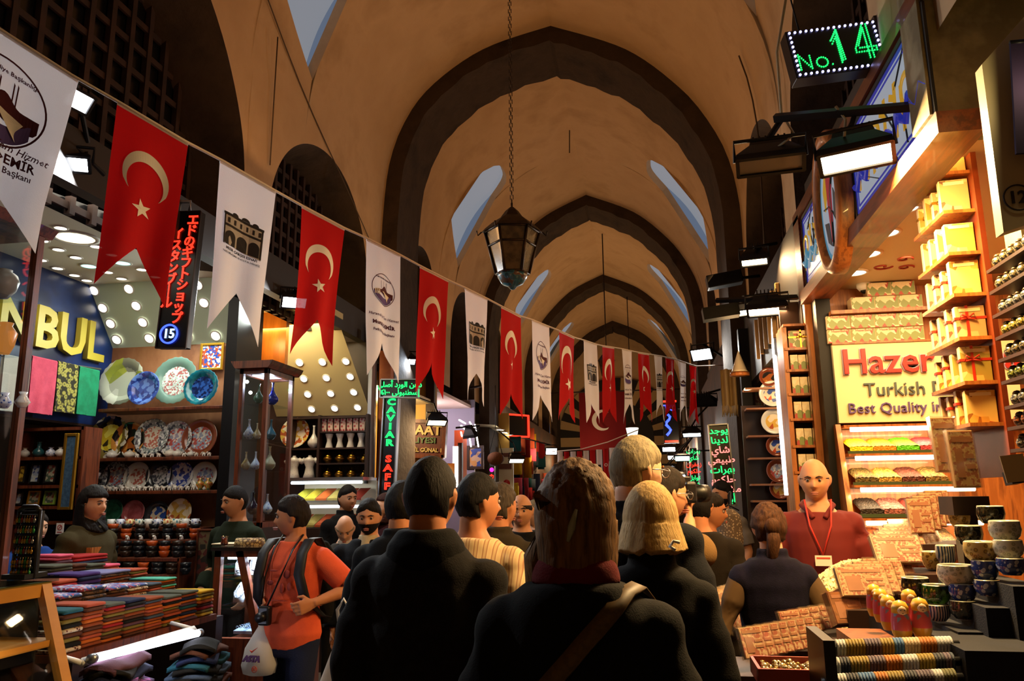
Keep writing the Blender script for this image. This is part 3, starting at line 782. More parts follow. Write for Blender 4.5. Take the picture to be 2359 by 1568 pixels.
for i, (x, y, s, m, lab) in enumerate([(630, 945, .058, vb, 'big cobalt bottle vase on the top shelf of the corner vitrine'), (595, 930, .05, M('green_glass', '4a7a66', .1, coat=.6), 'pale green tall vase on the top shelf of the corner vitrine'), (573, 1003, .05, vl, 'blue and white long necked vase, outer second shelf of the vitrine'), (592, 1003, .04, vg, 'small golden vase between the two long necked ones'), (628, 1008, .052, M('teal_glass', '2a5a6a', .1, coat=.6), 'dark teal vase behind the corner post of the vitrine'),
                                   (566, 1073, .045, vg, 'golden bulb vase on the third vitrine shelf'), (588, 1075, .045, vl, 'pale blue bulb vase on the third vitrine shelf'), (620, 1078, .06, M('ivory_glaze', 'b0a888', .2, coat=.4), 'ivory jar on the third vitrine shelf'), (637, 1080, .045, vb, 'slim cobalt vase on the third vitrine shelf'), (640, 1180, .05, vl, 'pale vase on the lowest lit vitrine shelf'), (582, 1182, .055, M('dark_plum_glaze', '2a1a2a', .2, coat=.5), 'dark plum vase on the lowest lit vitrine shelf')]):
    z = zsv[{925: 3, 930: 3, 945: 3, 1003: 2, 1008: 2, 1073: 1, 1075: 1, 1078: 1, 1080: 1}.get(y, 0)]
    yy = y0v + (.10 if x < 612 else .22)
    xx = min(-3.06, at(x, y, yy).x)
    vase((xx, yy, z), bottle_prof(s), lab, m, 'vases in the corner vitrine')
point('vitrine_light', (tv.location.x, tv.location.y, zt - .08), 9, (.8, .88, 1), .04)
for i, (x, y) in enumerate([(560, 846), (569, 879), (577, 904)]):
    q = at(x, y, y0v + 2 * hy - .05)
    tag(MB().ball((0, 0, 0), .016).build('bead_lamp', g_neut, None, q), '%s little lamp down the back of the corner vitrine' % ['topmost', 'middle', 'lowest'][i], 'lamp', 'little lamps in the corner vitrine')

# ------------------------------------------------------------------ spice shop
YS = 8.05
xs0, xs1 = -4.0, at(856, 1000, YS).x
yel = M('yellow_panel', 'd8c890', .55)
struct(MB().add([(xs0, YS - .02, at(760, 956, YS).z), (xs1, YS - .02, at(850, 956, YS).z), (xs1 - .12, YS - .75, 3.40), (xs0, YS - .75, 3.40)], [(0, 1, 2, 3)]).build('ceiling', yel))
struct(MB().span((xs0 - .8, 6.72, 3.40), (-2.99, YS - .7, 3.46)).build('ceiling', yel))
struct(MB().span((xs0 - .8, YS, 0), (xs1 + .02, YS + .06, 3.5)).build('wall_partition', wood_dark))
struct(MB().span((xs0 - .85, 6.66, 0), (xs0 - .8, YS, 3.5)).build('wall_shop', wood_warm))
pn = Vector((0, -(3.40 - at(800, 956, YS).z), -.73)).normalized()
for i, (x, y) in enumerate([(690, 835), (743, 834), (797, 832), (700, 872), (752, 870), (807, 867), (709, 908), (762, 906), (815, 903), (718, 942), (771, 940), (824, 938)]):
    q = on_plane(x, y, (xs1, YS - .02, at(800, 956, YS).z), pn)
    downlight(q, 'spot_lamp', '%s spot in the %s row of the yellow panel over the spices' % (['outer', 'middle', 'inner'][i % 3], ORD[i // 3]), 'spot lamp', 'spots in the yellow panel', .036, glow('spot_warm', 'fff0cc', 6), pn)
for i, (x, y) in enumerate([(685, 751), (703, 761), (721, 772), (738, 782), (689, 784), (705, 793), (721, 802), (738, 811), (672, 774), (664, 795)]):
    q = atz(x, y, 3.40)
    downlight(q, 'downlight', '%s small downlight of the flat spice shop ceiling behind the second red pennant' % ORD[i], 'downlight', 'downlights of the spice shop', .036, MATS['spot_warm'])
area('spice_light', (-3.6, 7.3, 3.36), (.8, .9), 40, (1, .86, .55), (0, .3, -1))
struct(MB().span((at(560, 780, 6.95).x, 6.9, 2.78), (at(664, 780, 6.95).x, 6.96, 3.45)).build('wall_panel', M('orange_wood', 'c87a28', .4, col2='b0661c', scale=3, stretch=(4, 1, 1))))
point('panel_lamp', (-3.5, 6.72, 3.1), 4, (1, .7, .3), .05)
# shelf of pots
kz = mpp(760, 1030, YS - .2)
sh = thing('pot_shelf', 'dark wooden shelf of brass pots and vases in the spice shop', 'shelf', (0, YS - .13, 0))
ZS = {y: at(790, y, YS - .2).z for y in (960, 993, 1031, 1066, 1103)}
xa, xm, xb = at(672, 1030, YS - .2).x, at(738, 1030, YS - .2).x, at(848, 1030, YS - .2).x
for x in (xa, xm, xb): MB().span((x - .012, -.13, ZS[1103] - .05), (x + .012, .12, ZS[960] + .02)).build('upright', wood_dark, sh)
for y in (960, 993, 1031, 1066, 1103): MB().span((xm if y != 1103 and y != 960 and y != 1031 else xa, -.12, ZS[y] - .016), (xb, .12, ZS[y])).build('shelf_board', wood_dark, sh)
red_box = M('red_packet', 'a02838', .4, col2='c8b0a0', kind='voronoi', scale=30, sharp=(.3, .5))
for i in range(7):
    q = at(748 + i * 14.6, 992, YS - .18)
    tag(MB().box((0, 0, .075), (.055, .05, .15)).build('tea_box', red_box, None, (q.x, q.y, ZS[993])), '%s red box of the row on the upper pot shelf' % ORD[i], 'box', 'red boxes on the pot shelf')
for i in range(4):
    q = at(758 + i * 24.5, 1030, YS - .18); s = .1
    vase((q.x, q.y, ZS[1031]), [(s * .42, 0), (s * .40, s * .1), (s * .24, s * .7), (s * .28, s * 1.0), (s * .46, s * 1.5), (s * .42, s * 1.52)], '%s waisted white vase of the row over the brass pots' % ORD[i], [porc_red, porc, porc_red, porc][i], 'waisted vases on the pot shelf')
for r_ in range(2):
    for i in range(4):
        q = at(756 + i * 27.5, 1066, YS - .18); s = .055 if i < 3 else .04
        t = thing('brass_pot', '%s lidded brass pot of the %s row' % (ORD[i], ['upper', 'lower'][r_]), 'pot', (q.x, q.y, ZS[(1066, 1103)[r_]]), group='lidded brass pots')
        MB().lathe([(s * .6, 0), (s * .5, s * .15), (s * .95, s * .55), (s, s * .85), (s * .75, s * 1.25)], n=16).build('pot_body', M('aged_brass', '8a6424', .3, metal=.9, col2='5a4018', scale=18), t)
        MB().lathe([(s * .78, s * 1.22), (s * .72, s * 1.4), (s * .45, s * 1.75), (s * .12, s * 1.9), (s * .16, s * 2.05), (0, s * 2.2)], n=16).build('lid', brass, t)
for i, (x, y) in enumerate([(676, 1103), (712, 1103)]):
    q = at(x, y, YS - .2); s = .085
    d = MB().lathe([(s * .85, 0), (s * .6, s * .8), (s * .48, s * 1.5), (s * .75, s * 2.2), (s * .8, s * 2.5), (s * .25, s * 2.75), (s * .2, s * 2.95)], n=20)
    for k in (-1, 1): d.tube([(k * s * .6, 0, s * 2.45), (k * s * 1.15, 0, s * 2.1)], [s * .32, s * .3], 10)
    tag(d.build('robe_ornament', porc_red, None, (q.x, q.y, ZS[1103])), ['patterned robe shaped ornament half hidden by the vitrine', 'patterned robe shaped ornament on the lower pot shelf'][i], 'ornament')
vase((at(722, 1030, YS - .2).x, YS - .2, ZS[1031]), bottle_prof(.075), 'red sprigged bottle vase beside the big floral plate', porc_red)
q = at(684, 1003, YS - .1); plate((q.x, q.y - .02, ZS[1031] + .17), .165, 'ochre', 'ochre', 'big ochre floral plate on the pot shelf next to the vitrine', None)
# lit spice counter
sc = thing('spice_counter', 'glass spice counter with two white light tubes and spice trays', 'counter', (0, YS - .55, 0))
ca, cb = at(664, 1110, YS - .6).x, at(836, 1110, YS - .6).x
Zc = [at(760, y, YS - .6).z for y in (1106, 1152, 1178)]
MB().span((ca, -.05, Zc[0]), (cb, .35, Zc[0] + .03)).build('counter_top', steel, sc)
MB().span((ca, -.03, 0), (cb, .4, Zc[2] - .16)).build('counter_base', wood_dark, sc)
MB().span((ca, .34, Zc[2] - .16), (cb, .38, Zc[0])).build('back_panel', cream, sc)
for i, z in enumerate((Zc[0] - .02, Zc[1] - .06)):
    MB().tube([(ca + .02, -.02, z), (cb - .02, -.02, z)], .014, 8).build('light_tube', glow('tube_white', 'e6f4ff', 6), sc)
MB().span((ca, -.04, Zc[1] - .02), (cb, .3, Zc[1])).build('middle_shelf', glass, sc)
spice_cols = ['b8b030', 'c0a828', 'c05a18', 'a08a40', 'b04818', '8a2a14', 'c0541c', '7a3018']
for row, z in enumerate((Zc[1], Zc[2] - .15)):
    for i in range(6):
        x0 = ca + .03 + (cb - ca - .06) * i / 6; w = (cb - ca - .06) / 6
        mb = MB(); mb.grid(lambda u, v: Vector((x0 + w * (.03 + .94 * u), -.0 + .28 * v, z + .02 + .10 * v + .035 * math.sin(PI * u) * math.sin(PI * min(1, v * 1.2)))), 8, 6)
        mb.quad((x0 + w * .03, 0, z), (x0 + w * .97, 0, z), (x0 + w * .97, 0, z + .02), (x0 + w * .03, 0, z + .02))
        tag(mb.build('spice_heap', M('spice_%s' % spice_cols[(i + row * 2) % 8], spice_cols[(i + row * 2) % 8], .9, bump=.6, bscale=120), None, (0, YS - .55, 0)), '%s spice heap of the %s tray row in the lit counter' % (ORD[i], ['upper', 'lower'][row]), 'spice', 'spices in the lit counter')
area('counter_light', (-3.4, YS - .6, Zc[0] - .04), (.8, .03), 1.6, (.85, .95, 1), (0, .5, -1))
# door frame and wooden post between spice shop and pier
struct(MB().span((xs1 + .02, YS - .2, 0), (xs1 + .06, YS - .1, 3.4)).build('trim_doorframe', steel))
struct(MB().span((xs1 + .07, YS + .0, 0), (xs1 + .2, YS + .1, 3.2)).build('trim_doorpost', M('orange_post', 'b0602c', .5, col2='9a4c20', scale=4)))
# ------------------------------------------------------------------ CAVIAR sign
Yc = 7.78
pc = at(897, 1030, Yc); k = mpp(897, 1030, Yc)
cv = thing('led_sign', 'tall narrow sign with green CAVIAR and red SAFF lettering', 'sign', pc, rot=(0, R(2), 0))
MB().box((0, .03, 0), (36 * k, .06, 235 * k)).build('sign_box', sign_black, cv)
fr = MB()
for s in (-1, 1): fr.box((s * 18 * k, 0, 0), (.012, .07, 236 * k)); fr.box((0, 0, s * 117 * k), (36 * k, .07, .012))
fr.build('frame', steel, cv)
for i, ch in enumerate('CAVIAR'):
    text('green_letter', ch, 20 * k, led_green, cv, (0, -.01, (104 - i * 18.8) * k), (PI / 2, 0, 0), .002, .001, xs=1.45, outline=.0036)
for i, ch in enumerate('SAFF'):
    text('red_letter', ch, 21 * k, led_red, cv, (0, -.01, (-27 - i * 20.5) * k), (PI / 2, 0, 0), .002, .001, xs=1.45, outline=.0036)
pa = at(921, 895, Yc - .03)
ag = thing('led_sign', 'green Arabic sign on top of the tall CAVIAR sign', 'sign', pa, rot=(0, R(2), 0))
MB().box((0, .03, 0), (90 * k, .06, 40 * k)).build('sign_box', sign_black, ag)
fr = MB()
for s in (-1, 1): fr.box((s * 45 * k, 0, 0), (.012, .07, 42 * k)); fr.box((0, 0, s * 21 * k), (90 * k, .07, .012))
fr.build('frame', steel, ag)
text('lettering', arabic('أصلي') + ' ' + arabic('الورد') + ' ' + arabic('دهن'), 17 * k, led_green, ag, (0, -.01, 9 * k), (PI / 2, 0, 0), .002, .0016)
text('lettering', '%١٠٠' + ' ' + arabic('إسطنبولي'), 17 * k, led_green, ag, (0, -.01, -9 * k), (PI / 2, 0, 0), .002, .0016)

# ------------------------------------------------------------------ floodlights on the left
def mid(x, y, Y): return at(x, y, Y)
floodlight(at(166, 376, 3.5), .17, .085, (.35, -.75, -.75), 'bright cool floodlight between the first pennants', glow('cool_bright', 'f0f6ff', 30), 70, COOL, arm=[(-3.0, 3.75, 3.45)])
floodlight(at(178, 230, 3.35), .15, .10, (.75, -.15, -.55), 'small lamp seen from its side high above the cool floodlight', g_cool, 0, COOL, arm=[(-3.0, 3.6, 3.58)])
floodlight(at(678, 695, 6.0), .20, .11, (.45, -.7, -.8), 'cool floodlight beside the second white pennant', glow('cool_bright', 'f0f6ff', 30), 55, (.95, .98, 1), arm=[(-3.0, 6.3, 3.4)])
floodlight(at(938, 831, 9.0), .20, .10, (.3, -.6, -.9), 'cool floodlight above the green Arabic sign', MATS['cool_bright'], 26, COOL, arm=[(-3.0, 9.2, 3.4)])
floodlight(at(1006, 972, 9.6), .24, .11, (.3, -.5, -.9), 'warm floodlight hanging before the red brown shop board', glow('warm_bright', 'ffe0b0', 25), 30, WARM, arm=[at(1000, 930, 9.7), at(960, 915, 9.8)])
floodlight(at(1190, 1060, 14.0), .26, .13, (.2, -.5, -.9), 'warm floodlight in front of the apple poster', MATS['warm_bright'], 14, WARM, arm=[at(1182, 1020, 14.2), (-2.9, 14.3, 3.0)])
floodlight(at(1270, 1039, 15.5), .22, .13, (.3, -.9, -.4), 'cool white floodlight glaring far down the passage', MATS['cool_bright'], 10, COOL, arm=[(-2.9, 15.6, 2.9)])
floodlight(at(1085, 1005, 11.5), .30, .08, (.2, .2, -1), 'unlit dark lamp on a bracket before the light tube ceiling', None, 0, arm=[at(1105, 980, 11.5), at(1050, 985, 11.5)])
# ------------------------------------------------------------------ table of folded cloths
cloth_cols = {'rust': '7a3a1c', 'orange': 'a8541c', 'brown': '4a2a1a', 'olive': '6a5c28', 'navy': '1a2038', 'grey': '44463a', 'black': '16140f', 'teal': '1f4a52', 'red': '8a1f20', 'pink': 'c0506a', 'purple': '3a2860', 'lilac': '6a6a90', 'mint': '4a9a84', 'yellow': 'b8901c', 'salmon': '96442c', 'slate': '3a4654', 'mauve': '50343e'}
def cloth_m(c): return M('cloth_' + c, cloth_cols[c], .95, bump=.35, bscale=160, spec=.2)
cloth_m2 = {'floral': M('cloth_floral', 'b8b8c0', .95, col2=['38508a', '9a3a48', 'c0bcb8'], kind='cells', scale=60, sharp=(.1, .9)), 'leafy': M('cloth_leafy', '5a3c1c', .95, col2=['2a1a0e', '8a6430'], kind='cells', scale=50, sharp=(.1, .9)), 'paisley': M('cloth_paisley', '4a2050', .95, col2=['82407c', '2a1438', '6a2a5a'], kind='cells', scale=40, sharp=(.1, .9)), 'dots': M('cloth_dots', '24180f', .95, col2=['8a5a4a', 'b0a080'], kind='voronoi', scale=60, sharp=(.2, .5))}
def fold_mesh(w, d, h):
    """Folded cloth: rounded fold towards the passage (+x), soft top."""
    mb = MB()
    n = 8
    rings = []
    for i in range(7):
        u = -1 + 2 * i / 6; y = u * w / 2
        k = 1 - .06 * abs(u) ** 3
        sec = [(-d, 0), (-d, h * .9)]
        sec += [(-d * .5, h * (1.02)), (-.012, h * 1.0)]
        for j in range(5):
            a = PI / 2 - PI * j / 4
            sec.append((-.012 + .012 * math.cos(a), h / 2 + h / 2 * math.sin(a)))
        sec.append((-.02, 0))
        rings.append([Vector((x, y, z * k)) for x, z in sec])
    mb.loft(rings)
    return mb
xt = {1: -2.62, 2: -2.88, 3: -3.12, 4: -3.36, 5: -3.6}
rows = {
 1: (.945, [(151, 197, 1402, 9, ['dots', 'black', 'olive', 'brown'], 'teal', 'dark patterned'), (200, 245, 1388, 11, ['rust', 'orange', 'salmon', 'rust', 'brown'], 'salmon', 'rust'), (248, 291, 1388, 11, ['orange', 'brown', 'olive', 'rust', 'red'], 'grey', 'grey topped'), (294, 340, 1379, 11, ['brown', 'rust', 'olive', 'mauve', 'black'], 'navy', 'navy topped'), (343, 380, 1374, 11, ['rust', 'salmon', 'orange', 'rust', 'slate'], 'rust', 'orange brown'), (383, 420, 1371, 10, ['olive', 'orange', 'black', 'salmon', 'rust'], 'grey', 'olive and orange'), (424, 459, 1360, 10, ['mauve', 'orange', 'navy', 'rust', 'teal'], 'grey', 'navy and orange'), (463, 495, 1358, 8, ['yellow', 'olive', 'red', 'brown', 'orange'], 'yellow', 'yellow topped')]),
 2: (1.055, [(142, 192, 1368, 5, ['leafy', 'brown'], 'floral', 'blue floral topped'), (194, 250, 1350, 6, ['leafy', 'leafy'], 'floral', 'white floral topped'), (254, 297, 1350, 6, ['leafy', 'brown'], 'floral', 'red floral topped'), (300, 342, 1345, 6, ['dots', 'rust'], 'floral', 'leafy brown'), (346, 376, 1342, 6, ['salmon', 'brown', 'mauve'], 'slate', 'slate topped'), (378, 408, 1330, 8, ['orange', 'mint', 'brown'], 'mint', 'mint topped')]),
 3: (1.12, [(133, 182, 1334, 4, ['red', 'salmon'], 'salmon', 'salmon'), (184, 236, 1318, 5, ['purple', 'navy'], 'purple', 'purple'), (238, 304, 1314, 6, ['leafy', 'rust'], 'lilac', 'lilac topped'), (307, 341, 1309, 6, ['salmon', 'olive', 'brown'], 'salmon', 'brick coloured')]),
 4: (1.17, [(122, 170, 1300, 5, ['mauve', 'grey'], 'grey', 'grey green'), (172, 204, 1298, 4, ['brown', 'leafy'], 'brown', 'brown striped'), (206, 244, 1298, 4, ['grey', 'mauve'], 'grey', 'ash grey'), (246, 280, 1298, 3, ['pink', 'salmon'], 'pink', 'bright pink')]),
 5: (1.22, [(132, 170, 1276, 4, ['pink', 'mauve'], 'pink', 'rose pink'), (172, 250, 1277, 3, ['navy', 'red'], 'red', 'wide red')])}
tb = thing('cloth_table', 'stepped wooden table carrying the stacks of folded cloths', 'table', (-3.1, 4.1, 0))
for r_, (z0, L) in rows.items():
    X = xt[r_]; fm = {}
    for si, (a, b, top, n, cols, cap, nm) in enumerate(L):
        pa, pb = atx(a, top, X), atx(b, top, X)
        w = pb.y - pa.y - .008; ztop = (pa.z + pb.z) / 2; h = max(.012, (ztop - z0) / n)
        protos = {}
        for k in range(n):
            c = cap if k == n - 1 else cols[k % len(cols)]
            m = cloth_m2.get(c) or cloth_m(c)
            if c not in protos:
                protos[c] = fold_mesh(w, .235, h * .97).build('folded_cloth', m)
                o = protos[c]
            else:
                o = protos[c].copy(); COL.objects.link(o)
            o.location = (X + random.uniform(-.010, .004), (pa.y + pb.y) / 2 + random.uniform(-.004, .004), z0 + k * h)
            o.rotation_euler = (0, 0, random.uniform(-.03, .03))
            tag(o, '%s folded cloth, %s from bottom of the %s stack, %s' % (c, ORD[k], nm, ['front row', 'second row', 'third row', 'fourth row', 'rear row'][r_ - 1]), 'folded cloth', 'folded cloths on the stepped table')
    ya, yb = atx(L[0][0] - 4, L[0][2], X).y, atx(L[-1][1] + 4, L[-1][2], X).y
    t0 = Vector((-3.1, 4.1, 0))
    MB().span((X - .25 + 3.1, ya - 4.1, z0 - .035), (X + .012 + 3.1, yb - 4.1, z0 - .002)).build('table_step', wood, tb)
    if r_ > 1: MB().span((X + .0 + 3.1, ya - 4.1, z0 - .09), (X + .01 + 3.1, yb - 4.1, z0 - .035)).build('riser', wood_dark, tb)
for y in (3.5, 4.75): MB().span((-.55, y - 4.1 - .04, 0), (.42, y - 4.1 + .04, .905)).build('trestle_leg', wood_dark, tb)
# cloth piles on the low ledge under the tube
a, b = atx(218, 1515, -2.42), atx(455, 1458, -2.42)
tl = thing('fluorescent_tube', 'bright white fluorescent tube fixed along the edge of the cloth table', 'lamp', (a + b) / 2)
c0 = (a + b) / 2
MB().tube([a - c0, b - c0], .019, 12).build('tube', glow('tube_bright', 'dfe4ff', 12), tl)
MB().tube([a - c0 - (b - a).normalized() * .03, a - c0], .021, 12).tube([b - c0, b - c0 + (b - a).normalized() * .03], .021, 12).build('end_caps', steel, tl)
MB().tube([(-.04, a.y - c0.y - .03, 0), (-.04, b.y - c0.y + .03, 0)], .02, 4).tube([(-.04, a.y - c0.y - .03, 0), (-.18, a.y - c0.y - .03, .03)], .012, 6).tube([(-.04, b.y - c0.y + .03, 0), (-.18, b.y - c0.y + .03, .03)], .012, 6).build('batten', white, tl)
area('tube_light', (c0.x + .03, c0.y, c0.z), (.04, .75), 1.6, (.85, .88, 1), (.6, 0, -.8))
ld = thing('low_bench', 'low dark bench with more cloth piles in front of the cloth table', 'bench', (-2.44, 3.75, -.14))
MB().box((0, 0, .70), (.44, 1.3, .04)).build('bench_top', wood_dark, ld)
for x in (-.18, .18):
    for y in (-.6, .6): MB().box((x, y, .41), (.05, .05, .54)).build('leg', wood_dark, ld)
def soft_pile(px, py, Y, w, d, cols, nm):
    q = at(px, py, Y); z0 = .582; n = max(3, round((q.z - z0) / .024))
    for k in range(n):
        mb = MB(); ph = random.random() * 6
        def fn(u, v, s=1, k=k, ph=ph): return Vector(((u - .5) * w * (1 - .04 * k), (v - .5) * d, (.022 if s else 0) + .03 * math.sin(u * PI) * (k / n) + .008 * math.sin(v * 9 + ph)))
        m = MB(); rr = []
        for j in range(9):
            v = j / 8
            rr.append([fn(i / 10, v, 1) for i in range(11)] + [fn(i / 10, v, 0) for i in range(10, -1, -1)])
        m.loft(rr)
        c = cols[k % len(cols)]
        o = m.build('folded_textile', cloth_m2.get(c) or cloth_m(c), None, (q.x, q.y, z0 + k * .024), (0, 0, .15 * math.sin(k * 3) + .3))
        tag(o, 'folded textile, %s from the bottom of the %s pile on the low bench' % (ORD[k], nm), 'textile', 'textile piles on the low bench')
soft_pile(270, 1522, 3.42, .30, .34, ['navy', 'black', 'mauve', 'paisley', 'paisley'], 'purple paisley')
soft_pile(462, 1490, 4.0, .30, .32, ['slate', 'black', 'teal', 'navy', 'brown', 'black'], 'dark blue grey')
soft_pile(400, 1590, 3.62, .2, .3, ['rust', 'leafy', 'brown'], 'brown fringed')
bt = at(198, 1262, 5.0)
tr = thing('bangle_basket', 'brown tray of small bright trinkets behind the cloth stacks', 'tray', (bt.x, bt.y, bt.z - .03))
MB().box((0, 0, 0), (.2, .16, .012)).box((0, -.08, .018), (.2, .01, .04)).box((0, .08, .018), (.2, .01, .04)).box((-.1, 0, .018), (.01, .16, .04)).box((.1, 0, .018), (.01, .16, .04)).build('tray_rim', wood_warm, tr)
mb = MB()
for i in range(60): mb.ball((random.uniform(-.09, .09), random.uniform(-.07, .07), .02 + random.random() * .02), .009, 6, 5)
o = mb.build('trinkets', M('trinkets', 'b0a890', .2, metal=.5, col2='4a4a40', scale=60), tr); o['kind'] = 'stuff'
ts = thing('tray_stand', 'dark stand under the brown trinket tray', 'stand', (bt.x, bt.y, 0))
MB().span((-.09, -.07, 0), (.09, .07, bt.z - .037)).build('stand_body', wood_dark, ts)

# ------------------------------------------------------------------ jewellery counter
YJ = 4.9
jl, jr = at(487, 1400, YJ).x, -2.28
jt = at(530, 1268, YJ).z; jb = at(530, 1470, YJ).z
jc = thing('jewellery_counter', 'mahogany and glass jewellery counter glowing white inside', 'display counter', ((jl + jr) / 2, YJ, 0))
w = (jr - jl) / 2
f = MB()
dpt = .48
for x in (-w, w):
    pass
f.span((-w, 0, jb - .04), (-w + .045, .04, jt)); f.box((-w + .25, .02, (jt + jb) / 2), (.05, .04, jt - jb + .02), rot=(0, -.28, 0))
f.span((-w, 0, jt - .04), (w, .045, jt)); f.span((-w, 0, jb - .04), (w, .045, jb))
f.span((-w, dpt - .04, jb - .04), (-w + .045, dpt, jt)); f.span((w - .045, dpt - .04, jb - .04), (w, dpt, jt)); f.span((w - .045, 0, jb), (w, .04, jt))
f.build('frame', wood, jc)
MB().span((-w - .02, -.02, jt), (w + .02, dpt + .02, jt + .022)).build('counter_top', M('black_top', '141210', .15, coat=.5), jc)
MB().span((-w, .0, .05), (w, dpt, jb - .04)).build('base', wood, jc)
MB().span((-w - .01, -.015, 0), (w + .01, dpt, .06)).build('plinth', wood_dark, jc)
MB().span((-w + .01, dpt - .015, jb), (w - .01, dpt - .005, jt)).build('back_panel', M('jewel_back', 'b0b8c8', .5), jc)
zj = [jb + (jt - jb) * t for t in (.02, .36, .68)]
for z in zj[1:]: MB().span((-w + .03, .08, z - .01), (w - .03, dpt - .03, z)).build('glass_shelf', glass, jc)
MB().span((-w + .04, .004, jb + .01), (w - .04, .010, jt - .04)).build('glass_front', glass, jc)
MB().span((w - .012, .04, jb + .01), (w - .006, dpt - .04, jt - .04)).build('glass_side', glass, jc)
MB().tube([(-w + .06, .07, jt - .05), (w - .06, .07, jt - .05)], .01, 8).build('light_strip', glow('strip_bright', 'e8f0ff', 10), jc)
area('counter_glow', (0, .1, jt - .06), (.4, .05), 16, (.88, .93, 1), (0, .35, -1), jc)
vel = M('white_velvet', 'd8dae0', .9, bump=.2, bscale=200); bead = M('silver_beads', '30343a', .2, metal=.7, col2='c0c4cc', scale=90)
for r_, z in enumerate(zj[::-1]):
    for i in range(6):
        x = -w + .08 + i * (2 * w - .16) / 5
        if r_ < 2:
            t = thing('necklace_bust', '%s white necklace bust on the %s shelf of the jewellery counter' % (ORD[i], ['top', 'middle'][r_]), 'necklace stand', (jc.location.x + x, YJ + .22 + .05 * (i % 2), z), group='necklace busts in the jewellery counter')
            h = .15 if r_ == 0 else .125
            bm0 = MB().loft([[Vector((a * .045 * k, -.03 + yy + (0 if b < 0 else .012), zz)) for a, b in ((-1, -1), (1, -1), (1, 1), (-1, 1))] for k, yy, zz in ((.8, 0, 0), (1.0, .02, h * .5), (.75, .045, h * .8), (.4, .055, h))]); bust_ = bm0.build('bust', vel, t)
            n = MB(); n.tube([(.03 * math.cos(a) * (1 if math.sin(a) > 0 else 1), -.036 + .02 + .03 * (math.sin(a)), h * (.55 + .32 * math.sin(a))) for a in [PI / 2 + .5 + q * (2 * PI - 1) / 14 for q in range(15)]], .006, 6)
            n.build('necklace', bead, bust_)
        elif i < 4:
            t = thing('ring_tray', '%s pale tray of rings at the bottom of the jewellery counter' % ORD[i], 'tray', (jc.location.x + x * .85 + .02, YJ + .24, z + .003), group='ring trays in the jewellery counter')
            MB().box((0, 0, .012), (.085, .2, .02), rot=(.12, 0, 0)).build('tray_pad', M('pale_pad', 'a8b4c8', .8), t)
            m = MB()
            for a in range(3):
                for b in range(6): m.lathe([(.008, 0), (.008, .004), (.006, .004), (.006, 0)], (-.028 + a * .028, -.08 + b * .032, .03), 8, rot=(PI / 2, 0, 0), cap=False)
            m.build('rings', bead, t)
ring = thing('ring_roll', 'padded half round ring roll lying on the jewellery counter', 'ring display', (at(575, 1262, YJ + .2).x, YJ + .2, jt + .022), rz=.15)
MB().lathe([(.05, -.09), (.05, .09)], (0, 0, 0), 24, rot=(0, PI / 2, 0)).build('roll', M('ring_roll', '9a7a48', .8, col2=['c0a468', '5a4020'], kind='voronoi', scale=50, sharp=(.2, .5)), ring)
tg = thing('tea_glass', 'small tulip tea glass of dark red tea on the jewellery counter', 'glass', (at(516, 1266, YJ + .15).x, YJ + .15, jt + .022))
MB().lathe([(.02, .006), (.024, .02), (.018, .035), (.02, .05)], n=14).build('tea', M('tea', '5a140a', .1, coat=.4), tg)
MB().lathe([(.0, 0), (.022, .002), (.026, .02), (.019, .036), (.025, .065)], n=14, cap=False).build('glass', clear('thin_glass', 'ffeeee', .8), tg)
tag(MB().box((0, 0, .004), (.2, .18, .008), bev=.003).build('paper_pad', M('paper', 'c8b894', .8), None, (at(532, 1262, YJ + .35).x, YJ + .35, jt + .022)), 'pale paper pad lying behind the tea glass', 'paper')

# ------------------------------------------------------------------ glass cabinet with mahogany post, near left
g0 = at(60, 800, 3.9)
gv = thing('glass_cabinet', 'tall glass cabinet with a slender mahogany corner post at the near left', 'display cabinet', (g0.x - .32, 3.6, 0))
gx = .32; gt = at(88, 545, 3.9).z
MB().span((gx - .022, .28, .95), (gx + .022, .325, gt)).build('corner_post', wood, gv)
MB().span((gx - .022, -.32, .95), (gx + .022, -.28, gt)).build('corner_post', wood, gv)
MB().prism([(-gx - .02, gt), (gx + .03, gt), (gx + .07, gt + .05), (-gx - .02, gt + .05)], .75).build('cornice', wood, gv)
MB().span((-gx, -.32, 0), (gx + .02, .32, 1.0)).build('base_cupboard', wood_dark, gv)
zg = [atx(30, y, g0.x).z for y in (680, 815, 945)]
for z in zg: MB().span((-gx, -.28, z - .008), (gx - .02, .28, z)).build('glass_shelf', glass, gv)
MB().span((gx - .005, -.28, 1.0), (gx, .28, gt)).build('glass_side', glass, gv)
vz = at(10, 676, 3.8); s = .09
vase((vz.x - .02, 3.8, zg[0]), [(s * .4, 0), (s * .8, s * .5), (s * .95, s * 1.1), (s * .8, s * 1.5), (s * .45, s * 1.75), (s * .5, s * 1.85)], 'white vase with orange and black bands in the near glass cabinet', M('banded_vase', 'c8c4bc', .25, col2=['b04a1c', '2a2a30', 'd0ccc4'], kind='wave', scale=3, stretch=(0, 0, 4), sharp=(.2, .8)))
lz = at(8, 812, 3.8)
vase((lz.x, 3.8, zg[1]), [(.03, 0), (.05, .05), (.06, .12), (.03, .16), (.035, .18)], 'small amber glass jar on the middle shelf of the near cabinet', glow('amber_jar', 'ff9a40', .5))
for i, (x, y, m) in enumerate([(8, 940, 'blue'), (50, 940, 'pale')]):
    q = at(x, y, 3.75); s = .05
    vase((q.x, 3.75, zg[2]), [(s * .4, 0), (s * .8, s * .6), (s * .3, s * 1.4), (s * .45, s * 1.7)], '%s little vase on the lowest shelf of the near cabinet' % m, [porc_blue, porc][i])

